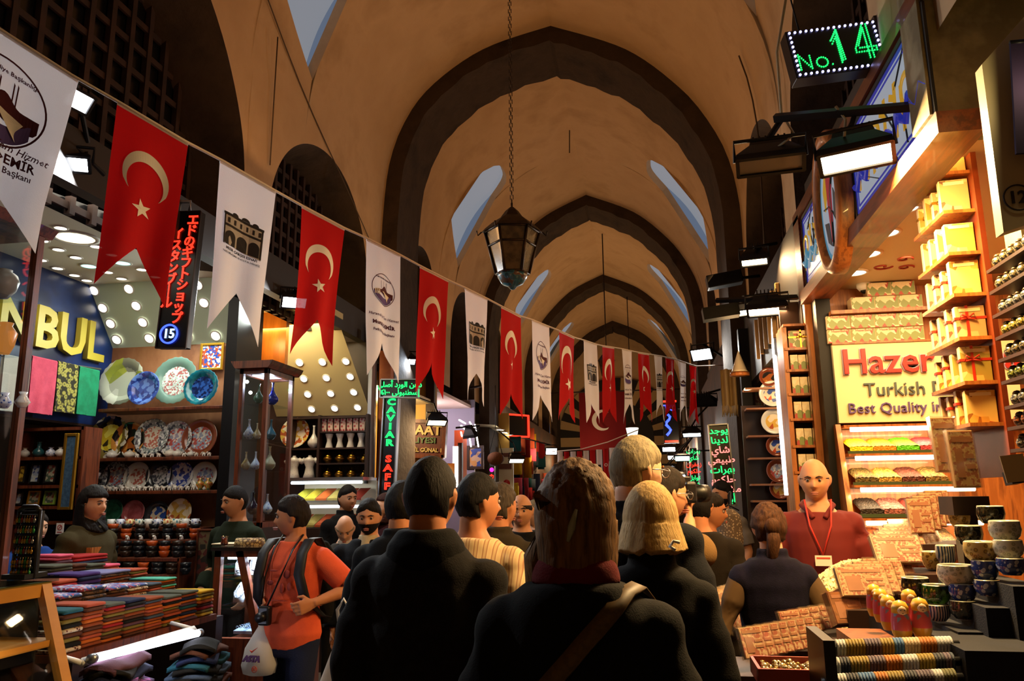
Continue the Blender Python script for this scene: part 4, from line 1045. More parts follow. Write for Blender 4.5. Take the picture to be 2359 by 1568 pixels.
# ------------------------------------------------------------------ showcase and earring rack, nearest left
YK = 2.6
q1 = at(118, 1338, YK)
kt = q1.z
q2 = at(166, 1568, YK)
sk = thing('wooden_showcase', 'pale gold framed glass showcase with a white necklace inside', 'display case', (q1.x, YK, 0))
gold_wood = M('gold_wood', 'b07a34', .35, col2='9a6626', scale=4, stretch=(1, .3, 1), coat=.2)
lean = (q2.x - q1.x) / (kt - q2.z)
def fx(z): return lean * (kt - z)
ZB = .62; LEN = 1.2
f = MB()
for y in (-.10, -LEN):
    f.add([Vector((fx(z) + o, y + e, z)) for z in (kt, ZB) for o, e in ((0, .055), (0, .1), (-.03, .1), (-.03, .055))], [(0, 1, 2, 3), (4, 7, 6, 5), (0, 4, 5, 1), (1, 5, 6, 2), (2, 6, 7, 3), (3, 7, 4, 0)])
f.span((fx(kt) - .03, -LEN, kt - .05), (fx(kt) + .002, 0, kt)); f.span((fx(ZB) - .03, -LEN, ZB - .03), (fx(ZB), 0, ZB + .04))
f.build('front_frame', gold_wood, sk)
MB().span((-.5, -LEN, 0), (fx(ZB) - .01, 0, ZB - .03)).build('base', wood_dark, sk)
MB().span((-.52, -LEN - .02, kt), (.015, .02, kt + .02)).build('glass_top', clear('thick_glass', 'd8f0ee', .75), sk)
zk = atx(60, 1487, q1.x + .06).z
MB().span((-.48, -LEN, zk - .022), (fx(zk) - .012, -.005, zk)).build('shelf', gold_wood, sk)
MB().span((-.5, -LEN, ZB), (-.485, 0, kt)).build('mirror_back', M('dark_mirror', '2a241e', .12, metal=.6), sk)
MB().span((-.5, -.012, ZB), (-.03, -.004, kt)).build('end_panel', M('dark_mirror'), sk)
MB().quad((fx(kt) - .015, -LEN, kt - .02), (fx(kt) - .015, -.03, kt - .02), (fx(ZB) - .015, -.03, ZB + .02), (fx(ZB) - .015, -LEN, ZB + .02)).build('glass_front', glass, sk)
nk = MB()
for j in range(3):
    for i in range(26):
        a = 2 * PI * i / 26
        nk.ball((.13 * math.cos(a) * (1 - .18 * j), .1 * math.sin(a) * (1 - .2 * j), .02 + .03 * (j % 2) + .012 * math.sin(3 * a)), .015 - .002 * j, 8, 6)
q = Vector((q1.x - .16, YK - .32, 0))
tag(nk.build('pearl_necklace', M('pearl', 'd8d0c0', .2, coat=.5), None, (q.x, q.y, zk + .014)), 'heaped white pearl necklaces on the showcase shelf', 'necklace')
area('showcase_light', (q.x + .1, q.y, kt - .06), (.05, .7), 1.4, (1, .82, .55), (-.3, 0, -1))
for i in range(7):
    o = fold_mesh(.2, .14, .03).build('folded_scarf', [cloth_m('olive'), cloth_m('grey'), cloth_m('purple'), cloth_m('teal')][i % 4], None, (q1.x - .30 - .005 * i, YK - .14 - .24 * (i % 3), zk + .003 + .031 * (i // 3)), (0, 0, .06))
    tag(o, '%s muted folded scarf at the back of the showcase shelf' % ORD[i], 'folded scarf', 'scarves behind the pearls')
er = thing('earring_rack', 'black upright rack hung with rows of earrings on the showcase', 'rack', (at(52, 1330, YK - .12).x, YK - .12, kt + .022), rz=.1)
k = mpp(52, 1250, YK - .12); rw, rh = 50 * k, 150 * k
MB().box((0, .02, rh / 2), (rw, .012, rh)).build('back_board', black, er)
m = MB()
for s in (-1, 1): m.tube([(s * rw / 2, 0, 0), (s * rw / 2, 0, rh)], .007)
m.tube([(-rw / 2, 0, rh), (-rw * .3, 0, rh * 1.06), (rw * .3, 0, rh * 1.06), (rw / 2, 0, rh)], .009)
m.box((0, .01, .008), (rw * 1.1, .12, .016)); m.build('rack_frame', black, er)
for r_ in range(6):
    z = rh * (.93 - r_ * .155)
    MB().box((0, .0, z), (rw * .96, .02, .008)).build('rail', black, er)
    MB().box((0, .012, z - .022), (rw * .94, .003, .036)).build('card_strip', M('blue_card', '2a4488', .6), er)
earm = [M('ear_gold', 'b08a3a', .25, metal=.8), M('ear_silver', '9a9ca0', .25, metal=.8), M('ear_red', '7a1a20', .3, coat=.4), M('ear_green', '1f7a3a', .3, coat=.4)]
for r_ in range(6):
    for i in range(8):
        x = -rw * .42 + i * rw * .12; z = rh * (.93 - r_ * .155)
        m = MB().tube([(0, -.012, 0), (0, -.014, -.008)], .0012, 5); m.ball((0, -.014, -.016), (.006, .004, .009), 8, 6)
        if r_ > 3: m.ball((0, -.014, -.030), (.005, .004, .007), 8, 6)
        o = m.build('earring', earm[(i * 3 + r_ * 2) % 4 if (i + r_) % 5 else 0], None, er.matrix_world @ Vector((0, 0, 0)))
        o.location = Vector(er.location) + Euler((0, 0, .1)).to_matrix() @ Vector((x, 0, z))
        tag(o, '%s earring of the %s row on the black rack' % (ORD[i], ORD[r_]), 'earring', 'earrings on the black rack')
# ------------------------------------------------------------------ pennant string
def translucent(name, c, alpha=.9):
    m = M(name, c, .9, bump=.15, bscale=300)
    nt = m.node_tree; b = nt.nodes['Principled BSDF']; out = nt.nodes['Material Output']
    t = nt.nodes.new('ShaderNodeBsdfTranslucent'); t.inputs['Color'].default_value = (*srgb(c), 1)
    tr = nt.nodes.new('ShaderNodeBsdfTransparent'); mx = nt.nodes.new('ShaderNodeMixShader'); m2 = nt.nodes.new('ShaderNodeMixShader')
    mx.inputs[0].default_value = .35; m2.inputs[0].default_value = alpha
    nt.links.new(b.outputs[0], mx.inputs[1]); nt.links.new(t.outputs[0], mx.inputs[2])
    nt.links.new(tr.outputs[0], m2.inputs[1]); nt.links.new(mx.outputs[0], m2.inputs[2]); nt.links.new(m2.outputs[0], out.inputs['Surface'])
    return m
f_red = translucent('pennant_red', 'c4161c', .93); f_white = translucent('pennant_white', 'f0eaea', .93)
p_maroon = M('print_maroon', '4a1628', .8); p_grey = M('print_grey', '222028', .8); p_white = M('print_white', 'f0ece6', .8); p_violet = M('print_violet', '5a4a90', .8); p_lgrey = M('print_light_grey', 'b4b0b2', .8)
# along the string: photo x, y of each pennant's two top corners, passage depth there
string = [(-118, -8, 2.12), (165, 173, 2.36), (277, 237, 2.46), (428, 326, 2.62), (511, 369, 2.86), (632, 438, 3.02), (697, 474, 3.27), (793, 525, 3.46), (845, 548, 3.70), (922, 587, 3.9), (968, 612, 4.12), (1033, 645, 4.35), (1071, 662, 4.55), (1123, 688, 4.78), (1155, 705, 4.96), (1200, 728, 5.22), (1226, 736, 5.42), (1265, 752, 5.7), (1288, 761, 5.9), (1323, 777, 6.25), (1345, 783, 6.5), (1375, 793, 6.8), (1388, 796, 6.95), (1415, 800, 7.25), (1433, 803, 7.4), (1455, 808, 7.65), (1470, 811, 7.8), (1495, 815, 8.05), (1507, 817, 8.2), (1525, 820, 8.4), (1533, 822, 8.5), (1553, 826, 8.7), (1562, 829, 8.8), (1580, 835, 8.95), (1588, 838, 9.05), (1604, 843, 9.2)]
P3 = [at(*s_) for s_ in string]
sag = MB()
tag(MB().tube([at(-200, -60, 2.05)] + P3 + [at(1690, 840, 9.9), (1.14, 10.6, 3.2)], .006, 6).build('bunting_cord', M('cord_white', 'd8ccc0', .9)), 'long white cord carrying the row of red and white pennants across the passage', 'cord')
def pennant(a, b, L, kind, label, seed, tail=.27):
    """One swallow-tailed pennant between two points of the cord; print laid on as raised ink."""
    a, b = Vector(a), Vector(b)
    o0 = (a + b) / 2
    u = (b - a); w = u.length; u.z = 0; u.normalize(); nrm = Vector((u.y, -u.x, 0)).normalized()      # towards the camera side
    slope = (b.z - a.z) / max(.01, (Vector((b.x, b.y, 0)) - Vector((a.x, a.y, 0))).length)
    rnd = random.Random(seed); ph = rnd.random() * 6; amp = .012 + .012 * rnd.random(); lean = rnd.uniform(-.04, .02); nar = .82 + .1 * rnd.random(); curl = rnd.uniform(-.5, .9)
    def P(s, t, lift=0):
        """s across -.5..0.5, t down 0..1"""
        fold = amp * math.sin(s * 9 + ph + t * 1.5) * min(1, t * 1.6) + .05 * curl * (t ** 3) * (s - .1)
        x = s * w * (1 - (1 - nar) * min(1, t * 1.3))
        return u * (x + lean * t) + Vector((0, 0, slope * s * w * max(0, 1 - .35 * t) - t * L)) + nrm * (fold + lift + .0 * t)
    t0 = thing('pennant', label, 'pennant', o0, group='pennants on the cord across the passage')
    mb = MB(); nu, nv = 12, 22
    def F(x, y, lift=0):
        s = x - .5
        end = 1 - tail * (1 - abs(s) * 2) ** .95
        return P(s, y * end, lift)
    mb.grid(lambda x, y: F(x, y), nu, nv)
    mb.grid(lambda x, y: F(x, y, -.0012), nu, nv)
    mb.build('cloth', f_red if kind == 'red' else f_white, t0)
    hm = MB(); hm.grid(lambda x, y: P(x - .5, y * .02, .002 if y < .9 else .001), 8, 1); hm.grid(lambda x, y: P(x - .5, y * .02, -.003), 8, 1)
    hm.build('hem', f_white, t0)
    ink = {}
    def I(m): return ink.setdefault(m.name, (MB(), m))[0]
    asp = w / L
    lift = {'print_maroon': .0022, 'print_violet': .0030, 'print_white': .0040 if kind == 'seal' else .0025, 'print_light_grey': .0022, 'print_grey': .0036}
    def pt(x, y, l=.003): return P(x / w, .0 + y / L, l)                       # x, y in metres from the top middle
    def poly(m, pts): I(m).add([pt(*p, lift[m.name]) for p in pts], [tuple(range(len(pts)))])
    def dens(A):
        if len(A) > 2: return A
        return [(A[0][0] + (A[1][0] - A[0][0]) * j / 8, A[0][1] + (A[1][1] - A[0][1]) * j / 8) for j in range(9)]
    def strip(m, A, B):
        A, B = dens(A), dens(B); n = len(A); K = 6 if max(abs(q[0] - p[0]) for p, q in zip(A, B)) > .03 else 1
        I(m).add([pt(p[0] + (q[0] - p[0]) * j / K, p[1] + (q[1] - p[1]) * j / K, lift[m.name]) for j in range(K + 1) for p, q in zip(A, B)], [(j * n + i, j * n + i + 1, (j + 1) * n + i + 1, (j + 1) * n + i) for j in range(K) for i in range(n - 1)])
    if kind == 'red':
        cx, cy, r = 0, L * .335, w * .33
        n = 36; A, B = [], []
        for i in range(n + 1):
            th = R(62) + (2 * PI - R(124)) * i / n + PI / 2
            A.append((cx + r * math.cos(th), cy - r * math.sin(th) * 1.15))
            d2 = r * .80; ox, oy = 0, r * .26
            B.append((cx + ox + d2 * math.cos(R(48) + (2 * PI - R(96)) * i / n + PI / 2), cy + oy - d2 * math.sin(R(48) + (2 * PI - R(96)) * i / n + PI / 2) * 1.15))
        A = [(x, 2 * cy - y) for x, y in A]; B = [(x, 2 * cy + 2 * 0 - y + 2 * r * .26) for x, y in B]
        A[0] = B[0] = ((A[0][0] + B[0][0]) / 2, (A[0][1] + B[0][1]) / 2); A[-1] = B[-1] = ((A[-1][0] + B[-1][0]) / 2, (A[-1][1] + B[-1][1]) / 2)
        strip(p_white, A, B)
        sx, sy, sr = cx, cy + r * 1.45, r * .44
        for k in range(5):
            a0 = PI / 2 + .3 + k * 2 * PI / 5
            tri = [(sx + sr * math.cos(a0), sy - sr * math.sin(a0)), (sx + sr * .40 * math.cos(a0 + PI / 5), sy - sr * .40 * math.sin(a0 + PI / 5)), (sx, sy), (sx + sr * .40 * math.cos(a0 - PI / 5), sy - sr * .40 * math.sin(a0 - PI / 5))]
            poly(p_white, tri)
    elif kind == 'seal':
        cy, r = L * .335, w * .36
        def arc(r1, a0, a1, n=30, oy=0): return [(r1 * math.cos(a0 + (a1 - a0) * i / n), cy + oy - r1 * math.sin(a0 + (a1 - a0) * i / n)) for i in range(n + 1)]
        strip(p_maroon, arc(r, 0, 2 * PI, 48), arc(r * .955, 0, 2 * PI, 48))
        # water, hill with domes and minarets, aqueduct arches
        strip(p_violet, arc(r * .93, PI * 1.12, PI * 1.78, 20), [(x, max(cy + r * .25, y - r * .4)) for x, y in arc(r * .93, PI * 1.12, PI * 1.78, 20)][:21])
        top = []
        for i in range(25):
            x = -r * .86 + 1.72 * r * i / 24; q = x / r
            top.append((x, cy + r * (.12 - .34 * math.exp(-((q - .02) / .28) ** 2) - .12 * math.exp(-((q - .55) / .2) ** 2) - .05 * math.sin(q * 9))))
        bot = [(x, min(cy + math.sqrt(max(0, (r * .93) ** 2 - x * x)), cy + r * (.36 + .12 * math.sin(x / r * 3)))) for x, y in top]
        strip(p_maroon, top, bot)
        strip(p_white, [(-r * .2, cy + r * .15), (0, cy + r * .22), (r * .15, cy + r * .4), (r * .45, cy + r * .75)], [(-r * .05, cy + r * .12), (r * .2, cy + r * .2), (r * .55, cy + r * .30), (r * .35, cy + r * .55)])
        for x in (-.06, .22, .30, -.3): strip(p_maroon, [(r * x, cy - r * .55), (r * x, cy)], [(r * (x + .03), cy - r * .5), (r * (x + .03), cy)])
        for x in (-.80, -.66, -.52): strip(p_white, [(r * x, cy + r * .08), (r * x, cy + r * .42)], [(r * (x + .08), cy + r * .08), (r * (x + .08), cy + r * .42)])
    elif kind == 'gate':
        cy, W2, H2 = L * .38, w * .36, L * .105
        pers = lambda x: 1 + .12 * (x / W2)
        strip(p_lgrey, [(-W2, cy - H2 * .8), (-W2, cy + H2 * .9)], [(W2, cy - H2 * .75), (W2, cy + H2 * 1.05)])
        for x0, x1, y0, y1 in ((-W2 * 1.03, W2 * 1.03, -.86, -.72), (-W2, W2, -.22, -.10)):
            strip(p_grey, [(x0, cy + H2 * y0), (x1, cy + H2 * y0)], [(x0, cy + H2 * y1), (x1, cy + H2 * y1)])
        for x in (-W2, W2 * .94): strip(p_grey, [(x, cy - H2 * .8), (x, cy + H2 * .95)], [(x + W2 * .07, cy - H2 * .8), (x + W2 * .07, cy + H2)])
        for xa in (-.62, .0, .62):
            c0, ww = xa * W2, W2 * .26
            A = [(c0 - ww, cy + H2 * .95)] + [(c0 + ww * math.cos(PI - PI * i / 10), cy + H2 * .42 - ww * 1.0 * math.sin(PI * i / 10)) for i in range(11)] + [(c0 + ww, cy + H2 * .95)]
            poly(p_grey, A)
        for i in range(6): 
            x = (-.8 + .32 * i) * W2
            strip(p_grey, [(x, cy - H2 * .6), (x, cy - H2 * .32)], [(x + W2 * .1, cy - H2 * .6), (x + W2 * .1, cy - H2 * .32)])
        for xa, s_ in ((-.45, .16), (.1, .22), (.6, .16)):
            c0 = xa * W2; poly(p_grey, [(c0 + s_ * W2 * math.cos(PI * i / 8), cy - H2 * .86 - s_ * W2 * .8 * math.sin(PI * i / 8)) for i in range(9)])
    for nm, (m_, mt) in ink.items(): m_.build('print_' + {'print_white': 'emblem', 'print_maroon': 'seal', 'print_violet': 'water', 'print_grey': 'gate_drawing', 'print_light_grey': 'gate_shade'}[nm], mt, t0)
    def words(body, y, size, m, bold=0, shear=0):
        cu = bpy.data.curves.new('w', 'FONT'); cu.body = body; cu.size = size; cu.align_x = 'CENTER'; cu.align_y = 'CENTER'; cu.offset = bold; cu.shear = shear; cu.resolution_u = 1
        ob = bpy.data.objects.new('w', cu); COL.objects.link(ob); bpy.context.view_layer.update()
        me = bpy.data.meshes.new_from_object(ob.evaluated_get(bpy.context.evaluated_depsgraph_get())); COL.objects.unlink(ob); bpy.data.objects.remove(ob)
        for v in me.vertices:
            q = pt(max(-w * .48, min(w * .48, v.co.x)), y - v.co.y); v.co = q
        me.materials.clear(); me.materials.append(m)
        o = bpy.data.objects.new('lettering', me); COL.objects.link(o); o.parent = t0
    if kind == 'seal':
        words('Fatih Belediye Başkanlığı', L * .335 - w * .25, w * .050, p_maroon, .0006)
        words('Haramda’ya Tam Hizmet', L * .54, w * .088, p_maroon, .0004, .3)
        words('Mustafa DEMİR', L * .60, w * .112, p_maroon, .0012)
        words('Fatih Belediye Başkanı', L * .655, w * .078, p_maroon, .0006)
    if kind == 'gate':
        words('MISIR ÇARŞISI ESNAFI', L * .50, w * .062, p_grey, .0006); words('YARDIMLAŞMA VE KÜLTÜR DERNEĞİ', L * .525, w * .042, p_grey, .0003)
    return t0
seq = ['seal', 'red', 'gate', 'red', 'seal', 'red', 'gate', 'red', 'seal', 'red', 'gate', 'red', 'seal', 'red', 'gate', 'red', 'seal', 'red']
nm = {'seal': 'white pennant with a round municipal seal', 'red': 'red pennant with white crescent and star', 'gate': 'white pennant with a bazaar gate drawing'}
for i in range(18):
    n_kind = seq[:i + 1].count(seq[i]) - 1
    k = [.74, .70, .72, .70, .71, .72, .70, .72, .72, .70, .70, .70, .72, .70, .71, .70, .68, .68][i]
    pennant(P3[2 * i], P3[2 * i + 1], k, seq[i], '%s %s, counted from the near end' % (ORD[n_kind], nm[seq[i]]), 40 + i)

# ------------------------------------------------------------------ big hanging lantern
lc = at(1180, 575, 5.4)
ln = thing('lantern', 'large six sided iron lantern with a turquoise bowl, hanging on a chain', 'lantern', lc)
k = mpp(1180, 575, 5.4)
iron = M('lantern_iron', '2a2018', .5, metal=.7, col2='3c2e20', scale=20); lg = M('amber_pane', '5a4c34', .25, col2='3a3024', scale=14, coat=.4)
def hexring(r, z): return [Vector((r * math.cos(R(60 * i + 12)), r * math.sin(R(60 * i + 12)), z)) for i in range(6)]
rT, zT, rB, zB_ = 63 * k, 42 * k, 38 * k, -58 * k
MB().loft([hexring(rT * 1.12, zT), hexring(rT * .98, zT + 10 * k), hexring(rT * .72, zT + 24 * k), hexring(rT * .42, zT + 36 * k), hexring(rT * .24, zT + 52 * k), hexring(rT * .10, zT + 60 * k)], smooth=False).build('roof', iron, ln)
m = MB()
for a, b in zip(hexring(rT, zT), hexring(rB, zB_)): m.tube([a, b], .010, 6)
for r_, z in ((rT, zT), (rB, zB_), ((rT * 2 + rB) / 3, (zT * 2 + zB_) / 3)):
    h = hexring(r_, z); m.tube(h + [h[0]], .008, 6)
for i in range(6):
    a0 = R(60 * i + 12)
    m.tube([Vector((rT * 1.12 * math.cos(a0), rT * 1.12 * math.sin(a0), zT)), Vector((rT * 1.25 * math.cos(a0), rT * 1.25 * math.sin(a0), zT - 8 * k)), Vector((rT * 1.3 * math.cos(a0), rT * 1.3 * math.sin(a0), zT + 3 * k))], .006, 6)
m.build('frame', iron, ln)
for i in range(6):
    A, B = hexring(rT * .97, zT), hexring(rB * .97, zB_); j = (i + 1) % 6
    MB().quad(A[i], A[j], B[j], B[i]).build('glass_pane', lg, ln)
MB().lathe([(0, zB_ - 38 * k), (6 * k, zB_ - 36 * k), (10 * k, zB_ - 30 * k), (24 * k, zB_ - 24 * k), (34 * k, zB_ - 8 * k), (36 * k, zB_)], n=18).build('bowl', M('turquoise_bowl', '1c5060', .35, col2=['2a7080', '4a3420'], kind='voronoi', scale=24, coat=.4), ln)
m = MB()
zc, ztop = zT + 58 * k, 7.1 - lc.z
m.tube([(0, 0, zc), (0, 0, zc + 14 * k)], .008)
n = int((ztop - zc) / .032)
for i in range(n):
    z = zc + 12 * k + i * .032; q = (.011, 0) if i % 2 else (0, .011)
    m.tube([(q[0], q[1], z), (q[0], q[1], z + .036)], .003, 4).tube([(-q[0], -q[1], z), (-q[0], -q[1], z + .036)], .003, 4)
m.build('chain', iron, ln)
# smaller far lanterns
for i, (x, y, Y, s) in enumerate([(1398, 850, 15.0, .8), (1457, 1000, 20.0, .8)]):
    c = at(x, y, Y)
    t = thing('lantern', ['dark lantern hanging far down the passage before the red banner', 'lit white lantern behind the tall man hanging at the far end'][i], 'lantern', c)
    MB().loft([hexring(.22 * s, .2 * s), hexring(.12 * s, .34 * s), hexring(.03 * s, .42 * s)], smooth=False).build('roof', iron, t)
    MB().loft([hexring(.2 * s, .2 * s), hexring(.13 * s, -.16 * s), hexring(.03, -.28 * s)], smooth=False).build('glass_body', lg if i == 0 else glow('lantern_white', 'fff4e0', 2.5), t)
    MB().tube([(0, 0, .4 * s), (0, 0, 6.75 - c.z)], .012, 5).build('chain', iron, t)
# cables on the plaster
def cable(pts, r, label, m=None, name='cable'):
    return tag(MB().tube(pts, r, 6).build(name, m or M('cable_grey', '4a3c2e', .8)), label, 'cable')
cable([atx(640, 85, -2.88), atx(633, 200, -2.95), atx(622, 380, -2.985)], .006, 'thin cable dropping down the plaster below the near left skylight')
cable([prof('left', .52 - .3 * i / 10, 4.6 + 3.6 * i / 10, .015 + .008 * math.sin(i)) for i in range(11)], .006, 'thin cable running across the plaster beside the near left skylight')
cable([prof('right', .45 - .35 * i / 8, 6.6 + .3 * i / 8, .03) for i in range(9)], .007, 'beaded cable hanging down the right plaster wall')
cable([at(1312, 300, 10.5), at(1312, 352, 10.5)], .008, 'short broken wire hanging from the second vault')
# ------------------------------------------------------------------ right side: shop 14 fascia with leaded glass
XF = 1.05
yA, yB = 2.75, 5.45
zb0, zt0 = 2.91, 3.47
struct(MB().span((XF, yA, zb0 - .06), (XF + .16, 5.30, zb0 + .02)).span((XF + .02, yA, zt0 - .03), (XF + .16, yB, zt0 + .04)).span((XF + .02, 5.27, zb0), (XF + .16, yB, zt0)).build('trim_fascia', M('fascia_wood', '5a2a12', .4, col2=['6a3418', '48200c'], scale=3, stretch=(8, .7, 8), coat=.15)))
struct(MB().span((XF + .12, yA, zt0), (1.6, yB, 3.75)).build('wall_right', M('dark_wall', '2a2018', .8)))
glass_milk = glow('lit_milk_glass', 'cfd8e6', .42)
gl_blue = glow('lit_blue_glass', '2a34b0', .5); gl_yellow = glow('lit_yellow_glass', 'd8a020', .55); gl_cyan = glow('lit_cyan_glass', '5aa8c8', .45); gl_red = glow('lit_red_glass', 'b02030', .5); gl_pale = glow('lit_pale_blue_glass', 'a8b8e0', .5)
def leaded(y0, y1, label, seed):
    """Backlit leaded glass panel on the fascia, facing the passage."""
    z0, z1 = zb0 + .05, zt0 - .05
    t = thing('stained_glass_panel', label, 'stained glass', (XF + .04, (y0 + y1) / 2, (z0 + z1) / 2))
    hy, hz = (y1 - y0) / 2, (z1 - z0) / 2
    MB().quad((0, -hy, -hz), (0, hy, -hz), (0, hy, hz), (0, -hy, hz)).build('milk_glass', glass_milk, t)
    b = MB()
    for k, wd in ((.10, .035), (.22, .018)):
        for s in (-1, 1):
            b.box((-.002, 0, s * hz * (1 - k)), (.003, 2 * hy * (1 - k * hz / hy), wd * .5)); b.box((-.002, s * (hy - hz * k), 0), (.003, wd * .5, 2 * hz * (1 - k)))
    b.build('border', gl_blue, t)
    rnd = random.Random(seed); y_ = MB(); c_ = MB(); l_ = MB()
    n = int(hy * 2 / .14)
    for i in range(n):
        yy = -hy * .8 + i * 1.6 * hy / max(1, n - 1); 
        if i % 3 == 1: y_.lathe([(.075, 0), (.075, .003), (.045, .003), (.045, 0)], (-.004, yy, .02), 20, rot=(0, -PI / 2, 0), cap=False); y_.box((-.004, yy + .06, -.03), (.003, .03, .2))
        else: y_.box((-.004, yy, 0), (.003, .032, .24), rot=(.1, 0, 0)); y_.box((-.004, yy + .03, .07), (.003, .07, .03), rot=(.5, 0, 0))
        c_.tube([(-.005, yy - .09, -.09), (-.005, yy - .03, -.05 + .04 * rnd.random()), (-.005, yy + .03, -.11), (-.005, yy + .09, -.07)], .016, 6)
    y_.build('yellow_shapes', gl_yellow, t); c_.build('blue_wave', gl_blue if seed % 2 else gl_cyan, t)
    for i in range(9): l_.box((-.003, rnd.uniform(-hy, hy) * .8, rnd.uniform(-hz, hz) * .7), (.006, .004, .2), rot=(rnd.uniform(-1.2, 1.2), 0, 0))
    for s in (-1, 1): l_.box((-.003, s * hy, 0), (.01, .02, 2 * hz)); l_.box((-.003, 0, s * hz), (.01, 2 * hy, .02))
    l_.build('lead_frame', M('lead', '1c1a18', .5), t)
    return t
leaded(2.85, 3.95, 'backlit stained glass panel nearest the LED number sign, blue and yellow', 1)
leaded(4.50, 5.24, 'backlit stained glass panel with blue and yellow shapes left of the oval medallion', 2)
mo = thing('oval_medallion', 'oval wooden framed stained glass medallion in the middle of the fascia', 'stained glass', (XF, 4.22, 3.16))
ez, ey = .40, .27
def oval(r, x, n=36): return [Vector((x, ey * r * math.cos(2 * PI * i / n), ez * r * math.sin(2 * PI * i / n))) for i in range(n)]
MB().loft([oval(1.0, .03), oval(1.0, -.03), oval(.95, -.055), oval(.86, -.05), oval(.82, -.02), oval(.82, .03)], cap=False).build('frame', wood_warm, mo)
MB().add(oval(.83, -.015), [tuple(range(36))]).build('milk_glass', glass_milk, mo)
m = MB(); m.loft([oval(.83, -.018), oval(.74, -.018)], cap=False); m.build('border', gl_cyan, mo)
MB().prism([(-.02, .30), (.05, .22), (.05, 0), (.02, -.22), (-.02, -.1), (-.05, .1)], .004, 'x', (-.021, 0, 0)).build('red_shape', gl_red, mo)
MB().prism([(.07, .2), (.13, .1), (.11, -.02), (.06, .05)], .004, 'x', (-.021, 0, 0)).build('yellow_shape', gl_yellow, mo)
MB().prism([(-.08, .05), (-.15, -.05), (-.12, -.17), (-.06, -.1)], .004, 'x', (-.021, 0, 0)).prism([(.06, -.1), (.14, -.08), (.1, -.2), (.03, -.24)], .004, 'x', (-.021, 0, 0)).build('grey_shapes', M('grey_glass', '5a626a', .3), mo)
MB().tube([(-.02, -.13, .22), (-.02, -.02, .05), (-.02, .0, -.25)], .006, 6).tube([(-.02, .14, .0), (-.02, .02, -.02), (-.02, -.12, -.15)], .005, 6).build('lead_lines', M('lead'), mo)
# ---- pier and upper dark boards
pA, pB = at(2112, 200, 2.95), at(2252, 200, 2.95)
struct(MB().span((pA.x, 2.86, at(2180, 285, 2.95).z), (1.55, 3.05, 7.2)).build('trim_pier', plaster_white))
struct(MB().span((1.345, 2.92, 0), (1.5, 3.05, 3.2)).build('trim_pier', plaster_white))
# ---- shop 14 interior shell
XR = 2.35; YP14 = 5.30
struct(MB().span((XF + .10, 3.05, 2.94), (XR, YP14, 3.0)).build('ceiling', M('shop_cream', 'd8c8a0', .5)))
struct(MB().span((XF + .02, YP14, 0), (XR, YP14 + .06, 3.0)).build('wall_partition', wood_warm))
struct(MB().span((XR, 3.05, 0), (XR + .06, YP14, 3.0)).build('wall_shop', wood_warm))
struct(MB().span((1.38, 3.06, 0), (XR, 3.12, 3.0)).build('wall_near', M('redwood', '6a2a10', .4, col2='5a2008', scale=4)))
for i, (x, y) in enumerate([(2082, 478), (2040, 535), (2000, 583), (1970, 627)]):
    downlight(atz(x, y, 2.94), 'downlight', '%s round downlight of the cream ceiling counted from the gift boxes' % ORD[i], 'downlight', 'downlights in the cream shop ceiling', .062, glow('spot_big', 'fff0cc', 8))
area('shop_light', (1.7, 4.2, 2.9), (.9, 1.6), 90, (1, .62, .26), (0, .1, -1))
# painted scrolls on the ceiling
orn = MB()
pc_ = atz(2090, 612, 2.935)
for j, (dx, dy, s, d) in enumerate([(-.14, 0, .06, 1), (.0, .04, .05, -1), (.14, .0, .06, 1), (-.06, -.14, .05, -1), (.1, -.13, .05, 1)]):
    orn.tube([(pc_.x + dx + s * (1 - k / 18) * math.cos(d * k * .5), pc_.y + dy + s * (1 - k / 18) * math.sin(d * k * .5), 2.937) for k in range(15)], .006, 5)
tag(orn.build('ceiling_ornament', M('ornament_red', '9a3a2a', .6)), 'painted red scroll ornament on the cream ceiling', 'ornament')
cc = at(1990, 657, 5.18)
cm = thing('security_camera', 'small white dome security camera under the cream ceiling', 'camera', (cc.x, cc.y, 2.94))
MB().lathe([(.045, 0), (.045, -.025), (.03, -.045)], n=18).build('housing', white, cm); MB().ball((0, 0, -.04), .026).build('dome', black, cm)
# ---- black door post and narrow shelf of boxes to its left
pp = at(1916, 970, 5.2)
struct(MB().span((pp.x - .045, 5.16, 0), (pp.x + .045, 5.29, 2.94)).build('trim_post', black_metal))
# ---- main sign
YZ = 5.12; k = mpp(2020, 880, YZ)
a, b = at(1913, 795, YZ), at(1938, 975, YZ)
sxa, szt, szb = a.x + .01, at(2020, 790, YZ).z, at(2020, 972, YZ).z
sg = thing('shop_sign', 'cream shop sign with red raised name and Turkish D lettering below', 'sign', (sxa, YZ, (szt + szb) / 2))
SW, SH = 1.05, szt - szb
MB().span((0, 0, -SH / 2), (SW, .05, SH / 2)).build('board', M('sign_cream', 'e2d6a8', .45), sg)
text('red_lettering', 'Hazer Baba', 82 * k, M('sign_letter_red', 'cc2822', .35), sg, (.04, -.02, SH * .25), (PI / 2, 0, 0), .012, .002, 'LEFT')
text('letter_outline', 'Hazer Baba', 82 * k, M('sign_letter_edge', 'b8b0d0', .35), sg, (.04, -.008, SH * .25), (PI / 2, 0, 0), .006, .007, 'LEFT')
text('grey_lettering', 'Turkish Delight', 43 * k, M('sign_letter_grey', '5a6a6c', .3, metal=.4), sg, (.16, -.01, -SH * .10), (PI / 2, 0, 0), .008, .0, 'LEFT')
text('violet_lettering', 'Best Quality in Town', 34 * k, M('sign_letter_violet', '6a5a9a', .3, metal=.3), sg, (.055, -.01, -SH * .33), (PI / 2, 0, 0), .008, .0, 'LEFT')
